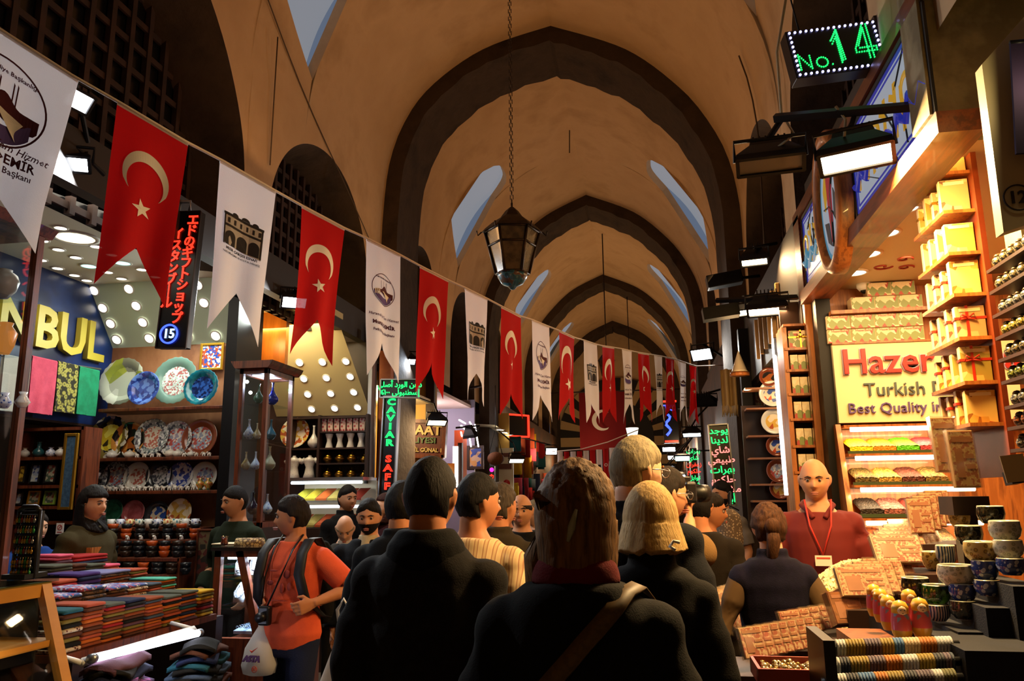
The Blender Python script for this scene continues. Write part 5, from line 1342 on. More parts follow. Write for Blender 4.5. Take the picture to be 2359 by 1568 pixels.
# boxes above the sign
boxm = M('sweet_box', 'd8c8a0', .4, col2=['7a8a50', 'e0d4b4', 'a83a34', 'd8c8a0'], kind='cells', scale=34, sharp=(.1, .9)); boxe = M('box_cream', 'd8c094', .5); ribbon = M('red_ribbon', 'b02a18', .4)
def carton(p, w, d, h, label, group, m=boxm, rz=0, cat='box', name='sweet_box', rib=None, tilt=0):
    t = thing(name, label, cat, p, group=group, rot=(tilt, 0, rz))
    MB().box((0, 0, h / 2), (w, d, h), bev=.002).build('box_body', boxe, t)
    fp = MB().box((0, -d / 2 - .0015, h / 2), (w * .96, .002, h * .96)).build('front_print', m, t)
    MB().box((0, -d / 2 - .003, h * .88), (w * .7, .002, h * .10)).build('name_band', M('band_cream', 'e0d0a8', .5), fp)
    if rib:
        r = MB(); r.box((-w * .1, 0, h / 2), (.010, d + .008, h + .006)); r.box((0, 0, h * .62), (w + .006, d + .008, .010))
        for s in (-1, 1): r.tube([(-w * .1, -d / 2 - .006, h * .62), (-w * .1 + s * .022, -d / 2 - .012, h * .62 + .016), (-w * .1 + s * .028, -d / 2 - .01, h * .62 - .006), (-w * .1, -d / 2 - .006, h * .62)], .004, 6)
        r.build('ribbon', rib, t)
    return t
def shelf_z(py, Y=YZ): return at(2020, py, Y).z
for (py, n, x0, dx, rr, lab) in [(790, 5, 1934, 56, 2, 'just above the sign'), (715, 0, 0, 0, 0, '')]:
    pass
h1 = 32 * k
zA = szt + .012
for r_ in range(2):
    for i in range(4):
        q = at(1936 + i * 56, 780, YZ)
        cb1 = carton((q.x, YZ + .06, zA + r_ * (h1 + .004)), 53 * k, .10, h1, '%s sweet box in the %s layer just above the shop sign' % (ORD[i], ['lower', 'upper'][r_]), 'sweet boxes above the shop sign')
        if r_ == i == 0: word = text('name_lettering', 'HazerBaba', .022, M('sign_letter_red'), cb1, (0, -.055, h1 * .88), (PI / 2, 0, 0), .001)
        else: w2 = word.copy(); COL.objects.link(w2); w2.parent = cb1
zB2 = at(2020, 712, YZ).z
tag(MB().box((0, 0, 0), (.95, .2, .022)).build('box_shelf', wood_warm, None, (sxa + .48, YZ + .07, zB2 - .012)), 'wooden shelf above the sweet boxes over the sign', 'shelf')
tag(MB().box((0, 0, 0), (1.05, .2, .012)).build('box_shelf', wood_warm, None, (sxa + .525, YZ + .09, szt + .006)), 'thin wooden shelf along the top of the shop sign', 'shelf')
for (r_, i, px) in [(0, 0, 1990), (0, 1, 2045), (0, 2, 2100), (1, 0, 2030), (1, 1, 2086)]:
    q = at(px, 705, YZ)
    carton((q.x, YZ + .06, zB2 + r_ * (h1 + .003)), 53 * k, .1, h1, '%s sweet box in the %s layer under the ceiling above the shop sign' % (ORD[i], ['lower', 'upper'][r_]), 'sweet boxes under the ceiling')
# ---- lit spice rack under the sign
rk = thing('spice_rack', 'sloping wooden rack of lit trays full of sweets and spices', 'rack', (sxa, YZ, 0))
trays = [(985, 1010, 1040, ['e8d020', 'd88818', '5ac018', 'b83c44']), (1052, 1080, 1112, ['6a5418', 'c89a38', '6a2a18', '8a6a2a']), (1125, 1152, 1185, ['2a1c10', 'a05a50', '8a2418', '7a8a20']), (1202, 1222, 1262, ['b0521c', '8a7a3a', '9a5a2a', '6a4a20'])]
RW = .66
for r_, (yt, y1, y2, cols) in enumerate(trays):
    Yr = YZ - .03 - .06 * r_
    zt_, z1, z2 = at(2060, yt, Yr).z, at(2060, y1, Yr).z, at(2060, y2, Yr).z
    x0 = at(1945 + 12 * r_, y1, Yr).x - sxa
    MB().box((x0 + RW / 2, Yr - YZ + .06, zt_ + .015), (RW, .16, .014)).build('tray_shelf', wood_warm, rk)
    tb_ = MB().tube([(x0 + .04, Yr - YZ, zt_ - .004), (x0 + RW, Yr - YZ, zt_ - .004)], .015, 8).build('light_tube', glow('tube_warm', 'ffe8bc', 9), rk)
    area('tray_light', (x0 + RW * .4, Yr - YZ - .01, zt_ - .025), (.55, .03), 4, (1, .72, .38), (0, .3, -1), rk)
    MB().box((x0 + RW / 2, Yr - YZ + .15, (z1 + z2) / 2 + .02), (RW, .01, z1 - z2 + .1)).build('back_board', wood_warm, rk)
    MB().box((x0 + RW / 2, Yr - YZ - .055, z2 - .004), (RW, .012, .02)).build('front_rail', M('green_rail', '3a4a30', .3), rk)
    MB().box((x0 + RW / 2, Yr - YZ + .05, z2 - .012), (RW, .2, .008)).build('tray_base', wood_warm, rk)
    for i, c in enumerate(cols):
        xa = at(1952 + 12 * r_ + i * 53, y1, Yr).x; wd = 51 * mpp(2000, y1, Yr); hh = z1 - z2
        mb = MB(); rough_ = .5 if r_ else .15
        rnd = random.Random(r_ * 9 + i)
        mb.grid(lambda u, v: Vector((wd * u, -.04 + .17 * v, .012 + hh * (.25 + .75 * v) * (1 - .25 * (2 * u - 1) ** 4) + rnd.uniform(0, .006) * (1 if 0 < u < 1 else 0))), 18, 14, smooth=r_ == 0)
        mb.grid(lambda u, v: Vector((wd * u, -.04, (.012 + hh * .25 * (1 - .25 * (2 * u - 1) ** 4)) * v)), 18, 1)
        mm = M('heap_' + c, c, .7, bump=.7, bscale=90, col2=['%02x%02x%02x' % tuple(int(int(c[j:j + 2], 16) * .6) for j in (0, 2, 4))] if r_ else None, kind='voronoi', scale=70 if r_ < 2 else 45, sharp=(.2, .7))
        o = mb.build('spice_heap', mm, None, (xa, Yr, z2)); tag(o, '%s tray heap in the %s row of the lit rack under the shop sign' % (ORD[i], ORD[r_]), 'spice', 'heaps in the lit rack')
side = MB(); side.add([(at(1943, 985, YZ).x - sxa - .02, -.02, szb - .01), (at(1943, 985, YZ).x - sxa - .02, .16, szb - .01), (at(1990, 1270, YZ - .2).x - sxa - .02, .16, .9), (at(1990, 1270, YZ - .2).x - sxa - .02, -.26, .9)], [(0, 1, 2, 3)])
v = side.v[:]; side.add([(x - .03, y, z) for x, y, z in v], [(0, 1, 2, 3)]); side.f += [(0, 1, 5, 4), (1, 2, 6, 5), (2, 3, 7, 6), (3, 0, 4, 7)]; side.mi += [0] * 4; side.sm += [False] * 4
side.build('side_board', wood_warm, rk)
MB().span((at(1990, 1270, YZ).x - sxa, -.2, 0), (.70, .16, .95)).build('base', wood_warm, rk)

# ---- narrow shelf of boxes left of the black post
YN = 5.35; kn = mpp(1860, 900, YN)
ns = thing('narrow_shelf', 'narrow tall wooden shelf with small boxes left of the black post', 'shelf', (at(1862, 900, YN).x, YN, 0))
nx0, nx1 = at(1822, 900, YN).x - ns.location.x, at(1905, 900, YN).x - ns.location.x
zn = [at(1862, y, YN).z for y in (745, 800, 850, 905, 963, 1025, 1085)]
MB().span((nx1 - .01, 0, .3), (nx1 + .015, .22, zn[0] + .3)).build('side_panel', wood_warm, ns)
MB().span((nx0 - .03, -.01, 0), (nx0 - .0, .22, zn[0] - .02)).build('side_panel', wood_warm, ns)
MB().span((nx0, .2, .3), (nx1, .22, zn[0] + .2)).build('back_board', wood_dark, ns)
for z in zn: MB().span((nx0 - .02, -.02, z - .016), (nx1, .21, z)).build('shelf_board', wood_warm, ns)
for r_, z in enumerate(zn[1:]):
    hgt = [.13, .10, .11, .11, .11, .11][r_]
    if r_ == 0:
        carton((ns.location.x, YN + .06, z), .19, .1, .12, 'gold tinted gift box on the top of the narrow shelf', 'boxes on the narrow shelf', rib=gold); continue
    for i in range(4):
        carton((ns.location.x + nx0 + .035 + i * .052, YN + .04 + .01 * (i % 2), z), .048, .08, hgt, '%s small sweet box on the %s board of the narrow shelf' % (ORD[i], ORD[r_]), 'boxes on the narrow shelf')
point('narrow_shelf_light', (ns.location.x - .1, 5.0, 2.7), 4, (1, .6, .25), .05)

# ---- gift boxes on stepped shelves by the pier
YG = 3.18
gx = at(2197, 675, YG).x
gx2 = at(2252, 671, YG).x + .03
yfar = atx(2126, 732, gx).y
gs = thing('gift_box_shelves', 'seven short wooden shelves of gift boxes running back from the pier', 'shelf', (gx, YG, 0))
corner = [(2155, 396), (2174, 484), (2185, 580), (2197, 675), (2213, 775), (2223, 877), (2240, 973)]
zg_ = [at(x, y, YG).z for x, y in corner]
MB().span((gx2 - gx, -.02, zg_[-1] - .2), (gx2 - gx + .02, yfar - YG, zg_[0] + .35)).build('back_board', M('redwood'), gs)
gift = [M('gift_gold', 'c89a48', .35, col2=['d8b468', '8a5a24', 'a84a2a'], kind='cells', scale=36, sharp=(.1, .9)), M('gift_beige', 'c0a47c', .4, col2=['a88a60', '6a4a34', '8a7a40'], kind='cells', scale=30, sharp=(.1, .9)), M('gift_green', 'c8a860', .4, col2=['98843c', 'd8c088', 'a84830'], kind='cells', scale=34, sharp=(.1, .9))]
for s_i, z in enumerate(zg_):
    MB().span((0, 0, z - .014), (gx2 - gx, yfar - YG, z)).build('shelf_board', wood_warm, gs)
    n = 4
    for j in range(n):
        yy = YG + .05 + j * (yfar - YG - .07) / (n - 1)
        hh = .125 + .012 * ((s_i + j) % 2)
        carton((gx + .062 + .004 * j, yy, z), .105, .035, hh, '%s gift box from the pier on the %s shelf from the top' % (ORD[j], ORD[s_i]), 'gift boxes on the stepped shelves', gift[(s_i + (j > 1)) % 3 if s_i != 4 else 1], rz=-.12, name='gift_box', rib=(ribbon if (s_i + j) % 3 else None) if s_i > 2 else (gold if s_i < 2 and j % 2 else None))
area('gift_light', (1.0, 3.0, 2.86), (.2, .5), 65, (1, .58, .16), (.25, .25, -1))

# ---- jar shelves at the right edge
XJ = 1.30
js_ = thing('jar_shelves', 'dark wooden shelves packed with rows of small beaded jars', 'shelf', (XJ, 2.6, 0))
rows_y = [641, 688, 740, 788, 836, 884, 938, 983, 1030]
jarm = [M('jar_dark', '4a4434', .3, col2=['8a7a54', '1a1a1c'], kind='voronoi', scale=120, sharp=(.2, .5), coat=.4), M('jar_blue', '343a48', .3, col2=['9a9484', '20222c'], kind='voronoi', scale=120, sharp=(.2, .5), coat=.4), M('jar_yellow', '8a7a2c', .3, col2=['b0a050', '3a3410'], kind='voronoi', scale=120, sharp=(.2, .5), coat=.4), M('jar_green', '5a6428', .3, col2=['8a9048', '20280c'], kind='voronoi', scale=120, sharp=(.2, .5), coat=.4), M('jar_red', '6a2c18', .3, col2=['9a5a30', '2a120a'], kind='voronoi', scale=120, sharp=(.2, .5), coat=.4)]
rcol = [0, 0, 1, 2, 0, 3, 1, 4, 1]
jproto = {}
yfarj = 3.03
MB().span((.07, -.55, .9), (.09, yfarj - 2.6, 2.7)).build('back_board', wood_dark, js_)
for r_, y in enumerate(rows_y):
    z = atx(2252 + r_ * 5, y + 12, XJ).z
    MB().span((-.04, -.55, z - .012), (.08, yfarj - 2.6, z)).build('shelf_board', wood_dark, js_)
    for i in range(9):
        yy = yfarj - .04 - i * .058
        c = rcol[r_]
        if c not in jproto:
            t = thing('beaded_jar', 'x', 'jar', (0, 0, 0)); jproto[c] = t
            MB().lathe([(.010, 0), (.020, .008), (.0235, .022), (.020, .034), (.013, .040)], n=14).build('jar_body', jarm[c], t)
            MB().lathe([(.015, .039), (.015, .044), (.010, .050), (0, .053)], n=12).build('lid', M('jar_lid', '5a4a34', .3, metal=.5), t)
        else: t = copy_tree(jproto[c])
        t.location = (XJ - .01, yy, z)
        tag(t, '%s beaded jar from the gift boxes on the %s jar shelf from the top' % (ORD[i], ORD[r_]), 'jar', 'beaded jars on the dark shelves')
# lit sign panel of the next shop and its purple banner
a, b, c, d = at(2262, 148, 2.35), at(2420, -30, 2.35), at(2420, 500, 2.35), at(2312, 535, 2.35)
pn_ = thing('shop_sign', 'large cream sign board with a circled 12 beside the purple banner', 'sign', a)
mb = MB(); off = Vector((0, .05, 0)); base = [a, b, c, d]
mb.add([v - a for v in base] + [v - a + off for v in base], [(0, 1, 2, 3), (7, 6, 5, 4), (0, 4, 5, 1), (1, 5, 6, 2), (2, 6, 7, 3), (3, 7, 4, 0)]); mb.build('panel', M('panel_ivory', 'c8ba90', .5), pn_)
q = at(2345, 455, 2.345) - a
MB().lathe([(.040, 0), (.040, .003), (.036, .003), (.036, 0)], q, 32, rot=(PI / 2, 0, 0), cap=False).build('number_ring', M('panel_ink', '2a2018', .6), pn_)
text('number', '12', .052, M('panel_ink'), pn_, q, (PI / 2, 0, 0), .002, .001)
pb = thing('purple_banner', 'dark purple hanging banner before the cream panel', 'banner', at(2345, 270, 2.28))
k2 = mpp(2345, 270, 2.28)
MB().add([(-14 * k2, 0, -88 * k2), (60 * k2, 0, -88 * k2), (60 * k2, 0, 190 * k2), (8 * k2, 0, 190 * k2), (-14 * k2, .01, -88 * k2), (60 * k2, .01, -88 * k2), (60 * k2, .01, 190 * k2), (8 * k2, .01, 190 * k2)], [(0, 1, 2, 3), (4, 7, 6, 5), (0, 4, 5, 1), (1, 5, 6, 2), (2, 6, 7, 3), (3, 7, 4, 0)]).build('cloth', M('purple_cloth', '1a0a30', .9), pb)
MB().tube([(8 * k2, .005, 190 * k2), (60 * k2, .005, 190 * k2)], .008).build('top_rod', black_metal, pb)
point('panel_spot', (1.12, 2.2, 2.75), 1.2, (1, .75, .35), .03)

# ---- LED number sign and its arm with two floodlights
YL = 3.45; k = mpp(1926, 112, YL)
sn = thing('led_sign', 'black sign with green LED No. 14 and a border of white lights', 'sign', at(1927, 112, YL), rot=(R(-4), R(-7), R(8)))
SW_, SH_ = 212 * k, 126 * k
MB().box((0, .04, 0), (SW_, .08, SH_), bev=.004).build('sign_box', sign_black, sn)
MB().span((SW_ / 2 - .004, .0, -SH_ / 2 - .02), (SW_ / 2 + .13, .09, SH_ / 2 + .02)).build('side_box', M('sign_side', '2a1410', .5), sn)
dots = MB()
nx, nz = 16, 9
for i in range(nx):
    for s in (-1, 1): dots.ball((-SW_ * .46 + i * SW_ * .92 / (nx - 1), -.004, s * SH_ * .44), .0062, 8, 6)
for i in range(1, nz):
    for s in (-1, 1): dots.ball((s * SW_ * .46, -.004, -SH_ * .44 + i * SH_ * .88 / nz), .0062, 8, 6)
dots.build('border_lights', glow('led_violet_white', 'b8b4ff', 3, False), sn)
gdots = MB()
def stroke(pts, step=.0105, off=(0, 0)):
    for (x0, z0), (x1, z1) in zip(pts, pts[1:]):
        L = math.hypot(x1 - x0, z1 - z0); n = max(1, int(L / step))
        for i in range(n): gdots.ball((x0 + (x1 - x0) * i / n + off[0], -.003, z0 + (z1 - z0) * i / n + off[1]), .0040, 6, 5)
def gl(pts, x, z, sx, sz): stroke([(x + u * sx, z + w * sz) for u, w in pts])
gl([(0, 0), (0, 1), (.75, 0), (.75, 1)], -SW_ * .43, -SH_ * .34, SW_ * .16, SH_ * .31)
gl([(math.cos(a * PI / 8) * .5, math.sin(a * PI / 8) * .5) for a in range(17)], -SW_ * .19, -SH_ * .24, SW_ * .12, SH_ * .20)
gl([(0, 0), (.1, 0)], -SW_ * .085, -SH_ * .31, SW_ * .1, 1)
for o in (0, .035):
    gl([(-.1, .68), (.28, .98 - o), (.28 + o * 3, 0)], -SW_ * .02 + o * .08, -SH_ * .30 + o * .1, SW_ * .2, SH_ * .70)
gl([(-.12, .68), (-.06, .58), (.2, .78), (.2, 0), (.34, 0)], -SW_ * .02, -SH_ * .30, SW_ * .2, SH_ * .70)
gl([(.48, 0), (.48, 1), (.36, 1), (0, .32), (0, .2), (.62, .2), (.62, .32), (.06, .32)], SW_ * .20, -SH_ * .28, SW_ * .36, SH_ * .70)
gl([(.36, 0), (.36, .9), (.08, .34)], SW_ * .20, -SH_ * .28, SW_ * .36, SH_ * .70)
gl([(.36, 0), (.48, 0)], SW_ * .20, -SH_ * .28, SW_ * .36, SH_ * .70)
gdots.build('green_lettering', glow('led_green_dots', '18ff60', 2.6, False), sn)
MB().tube([(-SW_ * .3, .04, SH_ / 2), (-SW_ * .3, .04, SH_ / 2 + .5)], .004, 5).tube([(SW_ * .6, .05, SH_ / 2), (SW_ * .8, .2, SH_ / 2 + .3), (SW_ * .95, .1, SH_ / 2 + .4)], .012, 6).build('hanger', black_metal, sn)
ba, bb = at(1785, 272, 3.35), at(2165, 240, 3.02)
am = thing('lamp_arm', 'dark square lamp arm reaching out from the pier below the LED sign', 'bracket', bb)
MB().tube([Vector((0, 0, 0)), ba - bb], .022, 4, smooth=False).build('bar', black_metal, am)
MB().box((.04, -.02, -.03), (.13, .12, .24), rot=(0, .1, 0)).build('wall_box', M('grey_box', '6a6660', .6), am)
MB().tube([(-.02, 0, .0), (-.02, 0, .05), (.02, .0, .06)], .01).build('clamp', steel, am)
MB().tube([at(1810, 0, 3.3) - bb, at(1790, 120, 3.33) - bb, at(1800, 260, 3.34) - bb, at(1830, 310, 3.36) - bb, at(1790, 340, 3.38) - bb], .006, 6).tube([at(1925, 245, 3.2) - bb, at(1948, 275, 3.2) - bb, at(1945, 315, 3.22) - bb], .006, 6).build('cables', M('pale_cable', 'a09478', .7), am)
floodlight(at(1775, 376, 3.38), .27, .09, (-.10, -.55, -1), 'unlit floodlight at the outer end of the lamp arm', None, 0, arm=[at(1800, 275, 3.36)], roll=R(2))
floodlight(at(1972, 362, 3.2), .27, .11, (-.12, -.5, -1), 'blazing warm floodlight in the middle of the lamp arm', glow('warm_blaze', 'ffe6b4', 30), 130, (1, .66, .3), arm=[at(1972, 258, 3.2)], roll=R(-4))
# ------------------------------------------------------------------ sales counter on the right with its goods
ct = thing('sales_counter', 'stepped wooden sales counter covered with sweets packets and bowls', 'counter', (1.0, 3.6, 0))
cw = M('counter_wood', '6a3416', .45, col2=['7c4220', '522610'], scale=3, stretch=(6, 6, .6))
def cbox(a, b, name, m=cw): MB().span([a[i] - (1.0, 3.6, 0)[i] for i in range(3)], [b[i] - (1.0, 3.6, 0)[i] for i in range(3)]).build(name, m, ct)
qq = at(1870, 1400, 4.1)
cbox((.82, 3.75, 0), (1.5, 4.5, .91), 'cabinet')
cbox((.80, 3.73, .91), (1.52, 4.52, .935), 'tray_rim', wood_warm)
cbox((.46, 2.75, 0), (1.04, 3.6, .80), 'cabinet')
for i, (y0, y1, z) in enumerate([(3.35, 3.6, .95), (3.0, 3.35, .90), (2.75, 3.0, .84)]):
    cbox((.50 + .1 * (2 - i) + (.2 if i == 0 else 0), y0, .8), (1.04, y1, z), 'step')
# white sweets heap
hp = at(1950, 1310, 4.2)
def heap_z(x, y):
    u, v = (x - hp.x - .06) / .34, (y - 4.15) / .38
    return .955 + max(0, .33 * (1 - u * u * .8 - v * v * .6))
rnd = random.Random(5)
base = MB(); base.grid(lambda u, v: Vector((hp.x - .26 + .64 * u, 3.8 + .68 * v, heap_z(hp.x - .26 + .64 * u, 3.8 + .68 * v) - .012)), 16, 16)
for i in range(1500):
    x, y = hp.x + rnd.uniform(-.26, .38), 4.15 + rnd.uniform(-.34, .34)
    s_ = rnd.uniform(.017, .028)
    base.box((x, y, heap_z(x, y) + rnd.uniform(-.004, .008)), (s_ * 1.3, s_, s_ * .8), rot=(rnd.uniform(-1, 1), rnd.uniform(-1, 1), rnd.uniform(0, 3)))
o = base.build('sweets_heap', M('delight_white', 'd8cba8', .75, col2='c4b080', scale=30)); tag(o, 'big heap of powdered white sweets on the counter before the red polo shirt', 'sweets', None, 'stuff')
pt_ = at(1890, 1312, 3.98)
tag(MB().box((0, 0, 0), (.045, .006, .07), rot=(-.4, .35, 0)).build('price_tag', M('yellow_tag', 'c8a020', .6), None, (pt_.x, pt_.y, heap_z(pt_.x, pt_.y) + .03)), 'yellow price tag stuck in the white sweets', 'price tag')
# packets
pk = [M('packet_pink', 'c8a080', .35, col2=['b06a54', 'd8b890', 'c09070'], kind='cells', scale=150, sharp=(.1, .9)), M('packet_beige', 'd0b48c', .35, col2=['c0a078', 'a86a54', 'd8c09c'], kind='cells', scale=140, sharp=(.1, .9)), M('packet_brown', '8a5a38', .4, col2=['a0683f', '6a4028'], kind='cells', scale=40, sharp=(.1, .9))]
pe = M('packet_edge', 'c8a070', .5); pe2 = M('packet_brown_edge', '6a3414', .5)
def packet(p, w, h, d, label, group, m, tilt=-.35, rz=0, edge=pe, wrap=True):
    """Thin wrapped pack leaning back; p is the middle of its lower edge."""
    t = thing('wrapped_packet', label, 'packet', p, group=group, rot=(tilt, 0, rz))
    MB().box((0, d / 2, h / 2), (w, d, h), bev=.0015).build('pack_body', edge, t)
    fp = MB().box((0, -.0015, h / 2), (w * .95, .002, h * .95)).build('front_print', m, t)
    MB().box((0, -.003, h * .84), (w * .8, .002, h * .1)).box((-w * .2, -.003, h * .42), (w * .3, .002, h * .5)).box((w * .22, -.003, h * .36), (w * .34, .002, h * .08)).box((w * .22, -.003, h * .54), (w * .34, .002, h * .08)).build('printed_panels', M('pack_print', 'b07a5a', .5), fp)
    if wrap: MB().box((0, d / 2, h / 2 + .001), (w + .006, d + .010, h + .006)).build('clear_wrap', plastic_wrap, t)
    return t
def prow(n, px0, py0, px1, py1, Y0_, Y1_, w, h, d, nm, mi, tilt=-.5, rz=0, edge=pe, wrap=True):
    for i in range(n):
        f = i / max(1, n - 1); Y = Y0_ + (Y1_ - Y0_) * f
        q = at(px0 + (px1 - px0) * f, py0 + (py1 - py0) * f, Y)
        packet(q, w, h, d, '%s pack in the row of %s' % (ORD[i], nm), nm, pk[mi], tilt, rz, edge, wrap)
def support(px, py, Y, w, d, nm, h=.03):
    q = at(px, py, Y)
    return q
prow(7, 1745, 1515, 1868, 1490, 3.02, 3.20, .10, .105, .010, 'leaning packs in front of the navy vest', 0, -.35, .55)
prow(6, 1832, 1462, 1950, 1440, 3.3, 3.48, .10, .09, .010, 'leaning packs below the white sweets', 0, -.35, .55)
prow(3, 1962, 1436, 2012, 1420, 3.34, 3.42, .13, .125, .035, 'brown edged thick packs beside the dolls', 2, -.42, .42, pe2)
prow(4, 2000, 1372, 2062, 1348, 3.38, 3.60, .20, .12, .02, 'four panelled wide packs above the dolls', 1, -.5, .2)
prow(5, 2080, 1295, 2118, 1255, 3.62, 3.9, .20, .13, .02, 'pale wide packs stepped up behind the bowls', 0, -.6, .1)
prow(4, 2128, 1228, 2170, 1205, 3.75, 3.95, .10, .15, .02, 'upright yellow beige packs at the top of the counter', 1, -.15, .1)
prow(2, 2232, 1122, 2190, 1086, 3.0, 3.1, .085, .20, .02, 'tall beige camel packs by the jar shelves', 1, -.1, .1)
prow(5, 1668, 1470, 1712, 1455, 4.3, 4.45, .12, .24, .012, 'long leaning packs on the far counter corner', 0, -.2, .5)
# stepped board carrying the packets
bd = MB()
for (px, py, Y, w, d) in [(1810, 1512, 3.1, .42, .34), (1890, 1462, 3.38, .42, .3), (1985, 1440, 3.4, .26, .3), (2035, 1372, 3.5, .36, .34), (2100, 1295, 3.75, .34, .34), (2150, 1230, 3.86, .3, .3), (2215, 1120, 3.1, .12, .14)]:
    q = at(px, py, Y); bd.span((q.x - w / 2 - 1, q.y - d / 2 - 3.6, q.z - .10), (q.x + w / 2 - 1, q.y + d / 2 - 3.6, q.z - .035))
    bd.span((q.x - .03 - 1, q.y - .03 - 3.6, .5), (q.x + .03 - 1, q.y + .03 - 3.6, q.z - .10))
bd.build('packet_board', wood_dark, ct)
# trinket box at the bottom edge
tq = at(1820, 1545, 2.75)
tbx = thing('trinket_box', 'red rimmed box of shiny trinkets at the bottom of the counter', 'box', tq)
m = MB()
for s in (-1, 1): m.box((s * .105, 0, 0), (.01, .2, .05)); m.box((0, s * .1, 0), (.22, .01, .05))
m.box((0, 0, -.02), (.21, .2, .008)).build('rim', M('red_wood', '8a2a14', .4), tbx)
m = MB(); rnd = random.Random(8)
for i in range(110): m.ball((rnd.uniform(-.09, .09), rnd.uniform(-.085, .085), rnd.uniform(-.01, .012)), rnd.uniform(.007, .013), 7, 5)
o = m.build('trinkets', M('gilt_trinkets', 'c0903a', .2, metal=.7, col2=['5a3a1a', 'd8c8a0'], kind='voronoi', scale=80, sharp=(.2, .6)), tbx); o['kind'] = 'stuff'
# rolls of bracelets on dark racks
bcol = {'w': 'b8bcc0', 'n': '1c2638', 'o': '8a7420', 'p': '54465a', 'g': 'b06a14', 'b': '3a6aa0', 'c': 'c0ae90', 's': '2a3a50', 'v': '5c5c30'}
bm_ = {k_: M('bracelet_' + k_, v_, .5, bump=.5, bscale=260) for k_, v_ in bcol.items()}
bproto = {}
def ring_mesh(c):
    if c not in bproto:
        o = MB().lathe([(.017, -.0045), (.0225, -.0035), (.0235, 0), (.0225, .0035), (.017, .0045)], n=18, rot=(0, PI / 2, 0), cap=False).build('bracelet', bm_[c]); bproto[c] = o; return o, True
    o = bproto[c].copy(); COL.objects.link(o); return o, False
br = thing('bracelet_rack', 'black three bar rack threaded with coloured bracelets', 'rack', at(2045, 1530, 2.45))
seqs = ['nnnwwwoooooopppppoooobbbcccccgggggwwwww', 'wwwnnnoooooopppppgggggwwwwwooooonnnpps', 'wwwwnnnnbbbbbggggooooonnnnpppppwwwvvvv']
for r_, (pa_, pb_, Yb) in enumerate([((1903, 1492), (2192, 1484), 2.52), ((1912, 1534), (2196, 1522), 2.44), ((1920, 1572), (2200, 1560), 2.36)]):
    A, B = at(*pa_, Yb), at(*pb_, Yb)
    L0 = br.location
    MB().tube([A - L0 - Vector((.03, 0, 0)), B - L0 + Vector((.02, 0, 0))], .012, 8).build('bar', black, br)
    n = len(seqs[r_])
    for i, c in enumerate(seqs[r_]):
        o, f = ring_mesh(c); o.location = A.lerp(B, (i + .5) / n); o.scale = ((B - A).length / n / .0092, 1, 1)
        tag(o, '%s bracelet from the %s end of the %s bar' % (ORD[i] if i < 20 else ORD[n - 1 - i], 'inner' if i < 20 else 'outer', ['upper', 'middle', 'lowest'][r_]), 'bracelet', 'bracelets threaded on the black rack')
A = at(1893, 1520, 2.45) - br.location
MB().box((A.x, 0, -.02), (.03, .24, .2)).box((.1, .1, -.09), (.5, .04, .06)).build('end_plate', black, br)
# dolls
dl = [M('doll_pink', 'c0505c', .3, col2=['c0505c', 'c0505c', '7a8aa0'], kind='cells', scale=80, sharp=(.05, .8), coat=.4), M('doll_orange', 'b86a40', .3, coat=.4), M('doll_face', 'd8b898', .4), M('doll_hair', 'c8982c', .4, coat=.3), M('doll_gold', 'b09030', .3, coat=.3)]
for i, (x, y, Y, s_, nm) in enumerate([(2080, 1472, 2.6, .034, 'front'), (2126, 1466, 2.6, .034, 'outer front'), (2052, 1450, 2.72, .032, 'second'), (2034, 1432, 2.84, .032, 'third'), (2018, 1418, 2.96, .032, 'rearmost'), (2100, 1436, 2.74, .032, 'outer second')]):
    t = thing('wooden_doll', '%s round shouldered painted doll in pink dress' % nm, 'doll', at(x, y, Y), group='painted dolls on the counter')
    MB().mat(dl[4]).lathe([(s_ * .62, 0), (s_ * .8, s_ * .5), (s_ * .84, s_ * .8)], n=18, cap=False).mat(dl[0]).lathe([(s_ * .84, s_ * .8), (s_ * .82, s_ * 1.6), (s_ * .72, s_ * 2.2)], n=18, cap=False).mat(dl[3]).lathe([(s_ * .72, s_ * 2.2), (s_ * .70, s_ * 2.7), (s_ * .5, s_ * 3.1), (0, s_ * 3.3)], n=18).build('doll_body', None, t)
    MB().ball((0, -s_ * .50, s_ * 2.42), (s_ * .42, s_ * .32, s_ * .45), 12, 8).build('face', dl[2], t)
    e = MB()
    for q in (-1, 1): e.ball((q * s_ * .16, -s_ * .81, s_ * 2.5), s_ * .05, 6, 4)
    e.ball((0, -s_ * .79, s_ * 2.25), (s_ * .08, s_ * .04, s_ * .03), 6, 4); e.build('painted_eyes', black, t)
dsup = at(2080, 1475, 2.7)
cbox((dsup.x - .12, 2.52, .80), (dsup.x + .22, 3.05, dsup.z - .02), 'step')
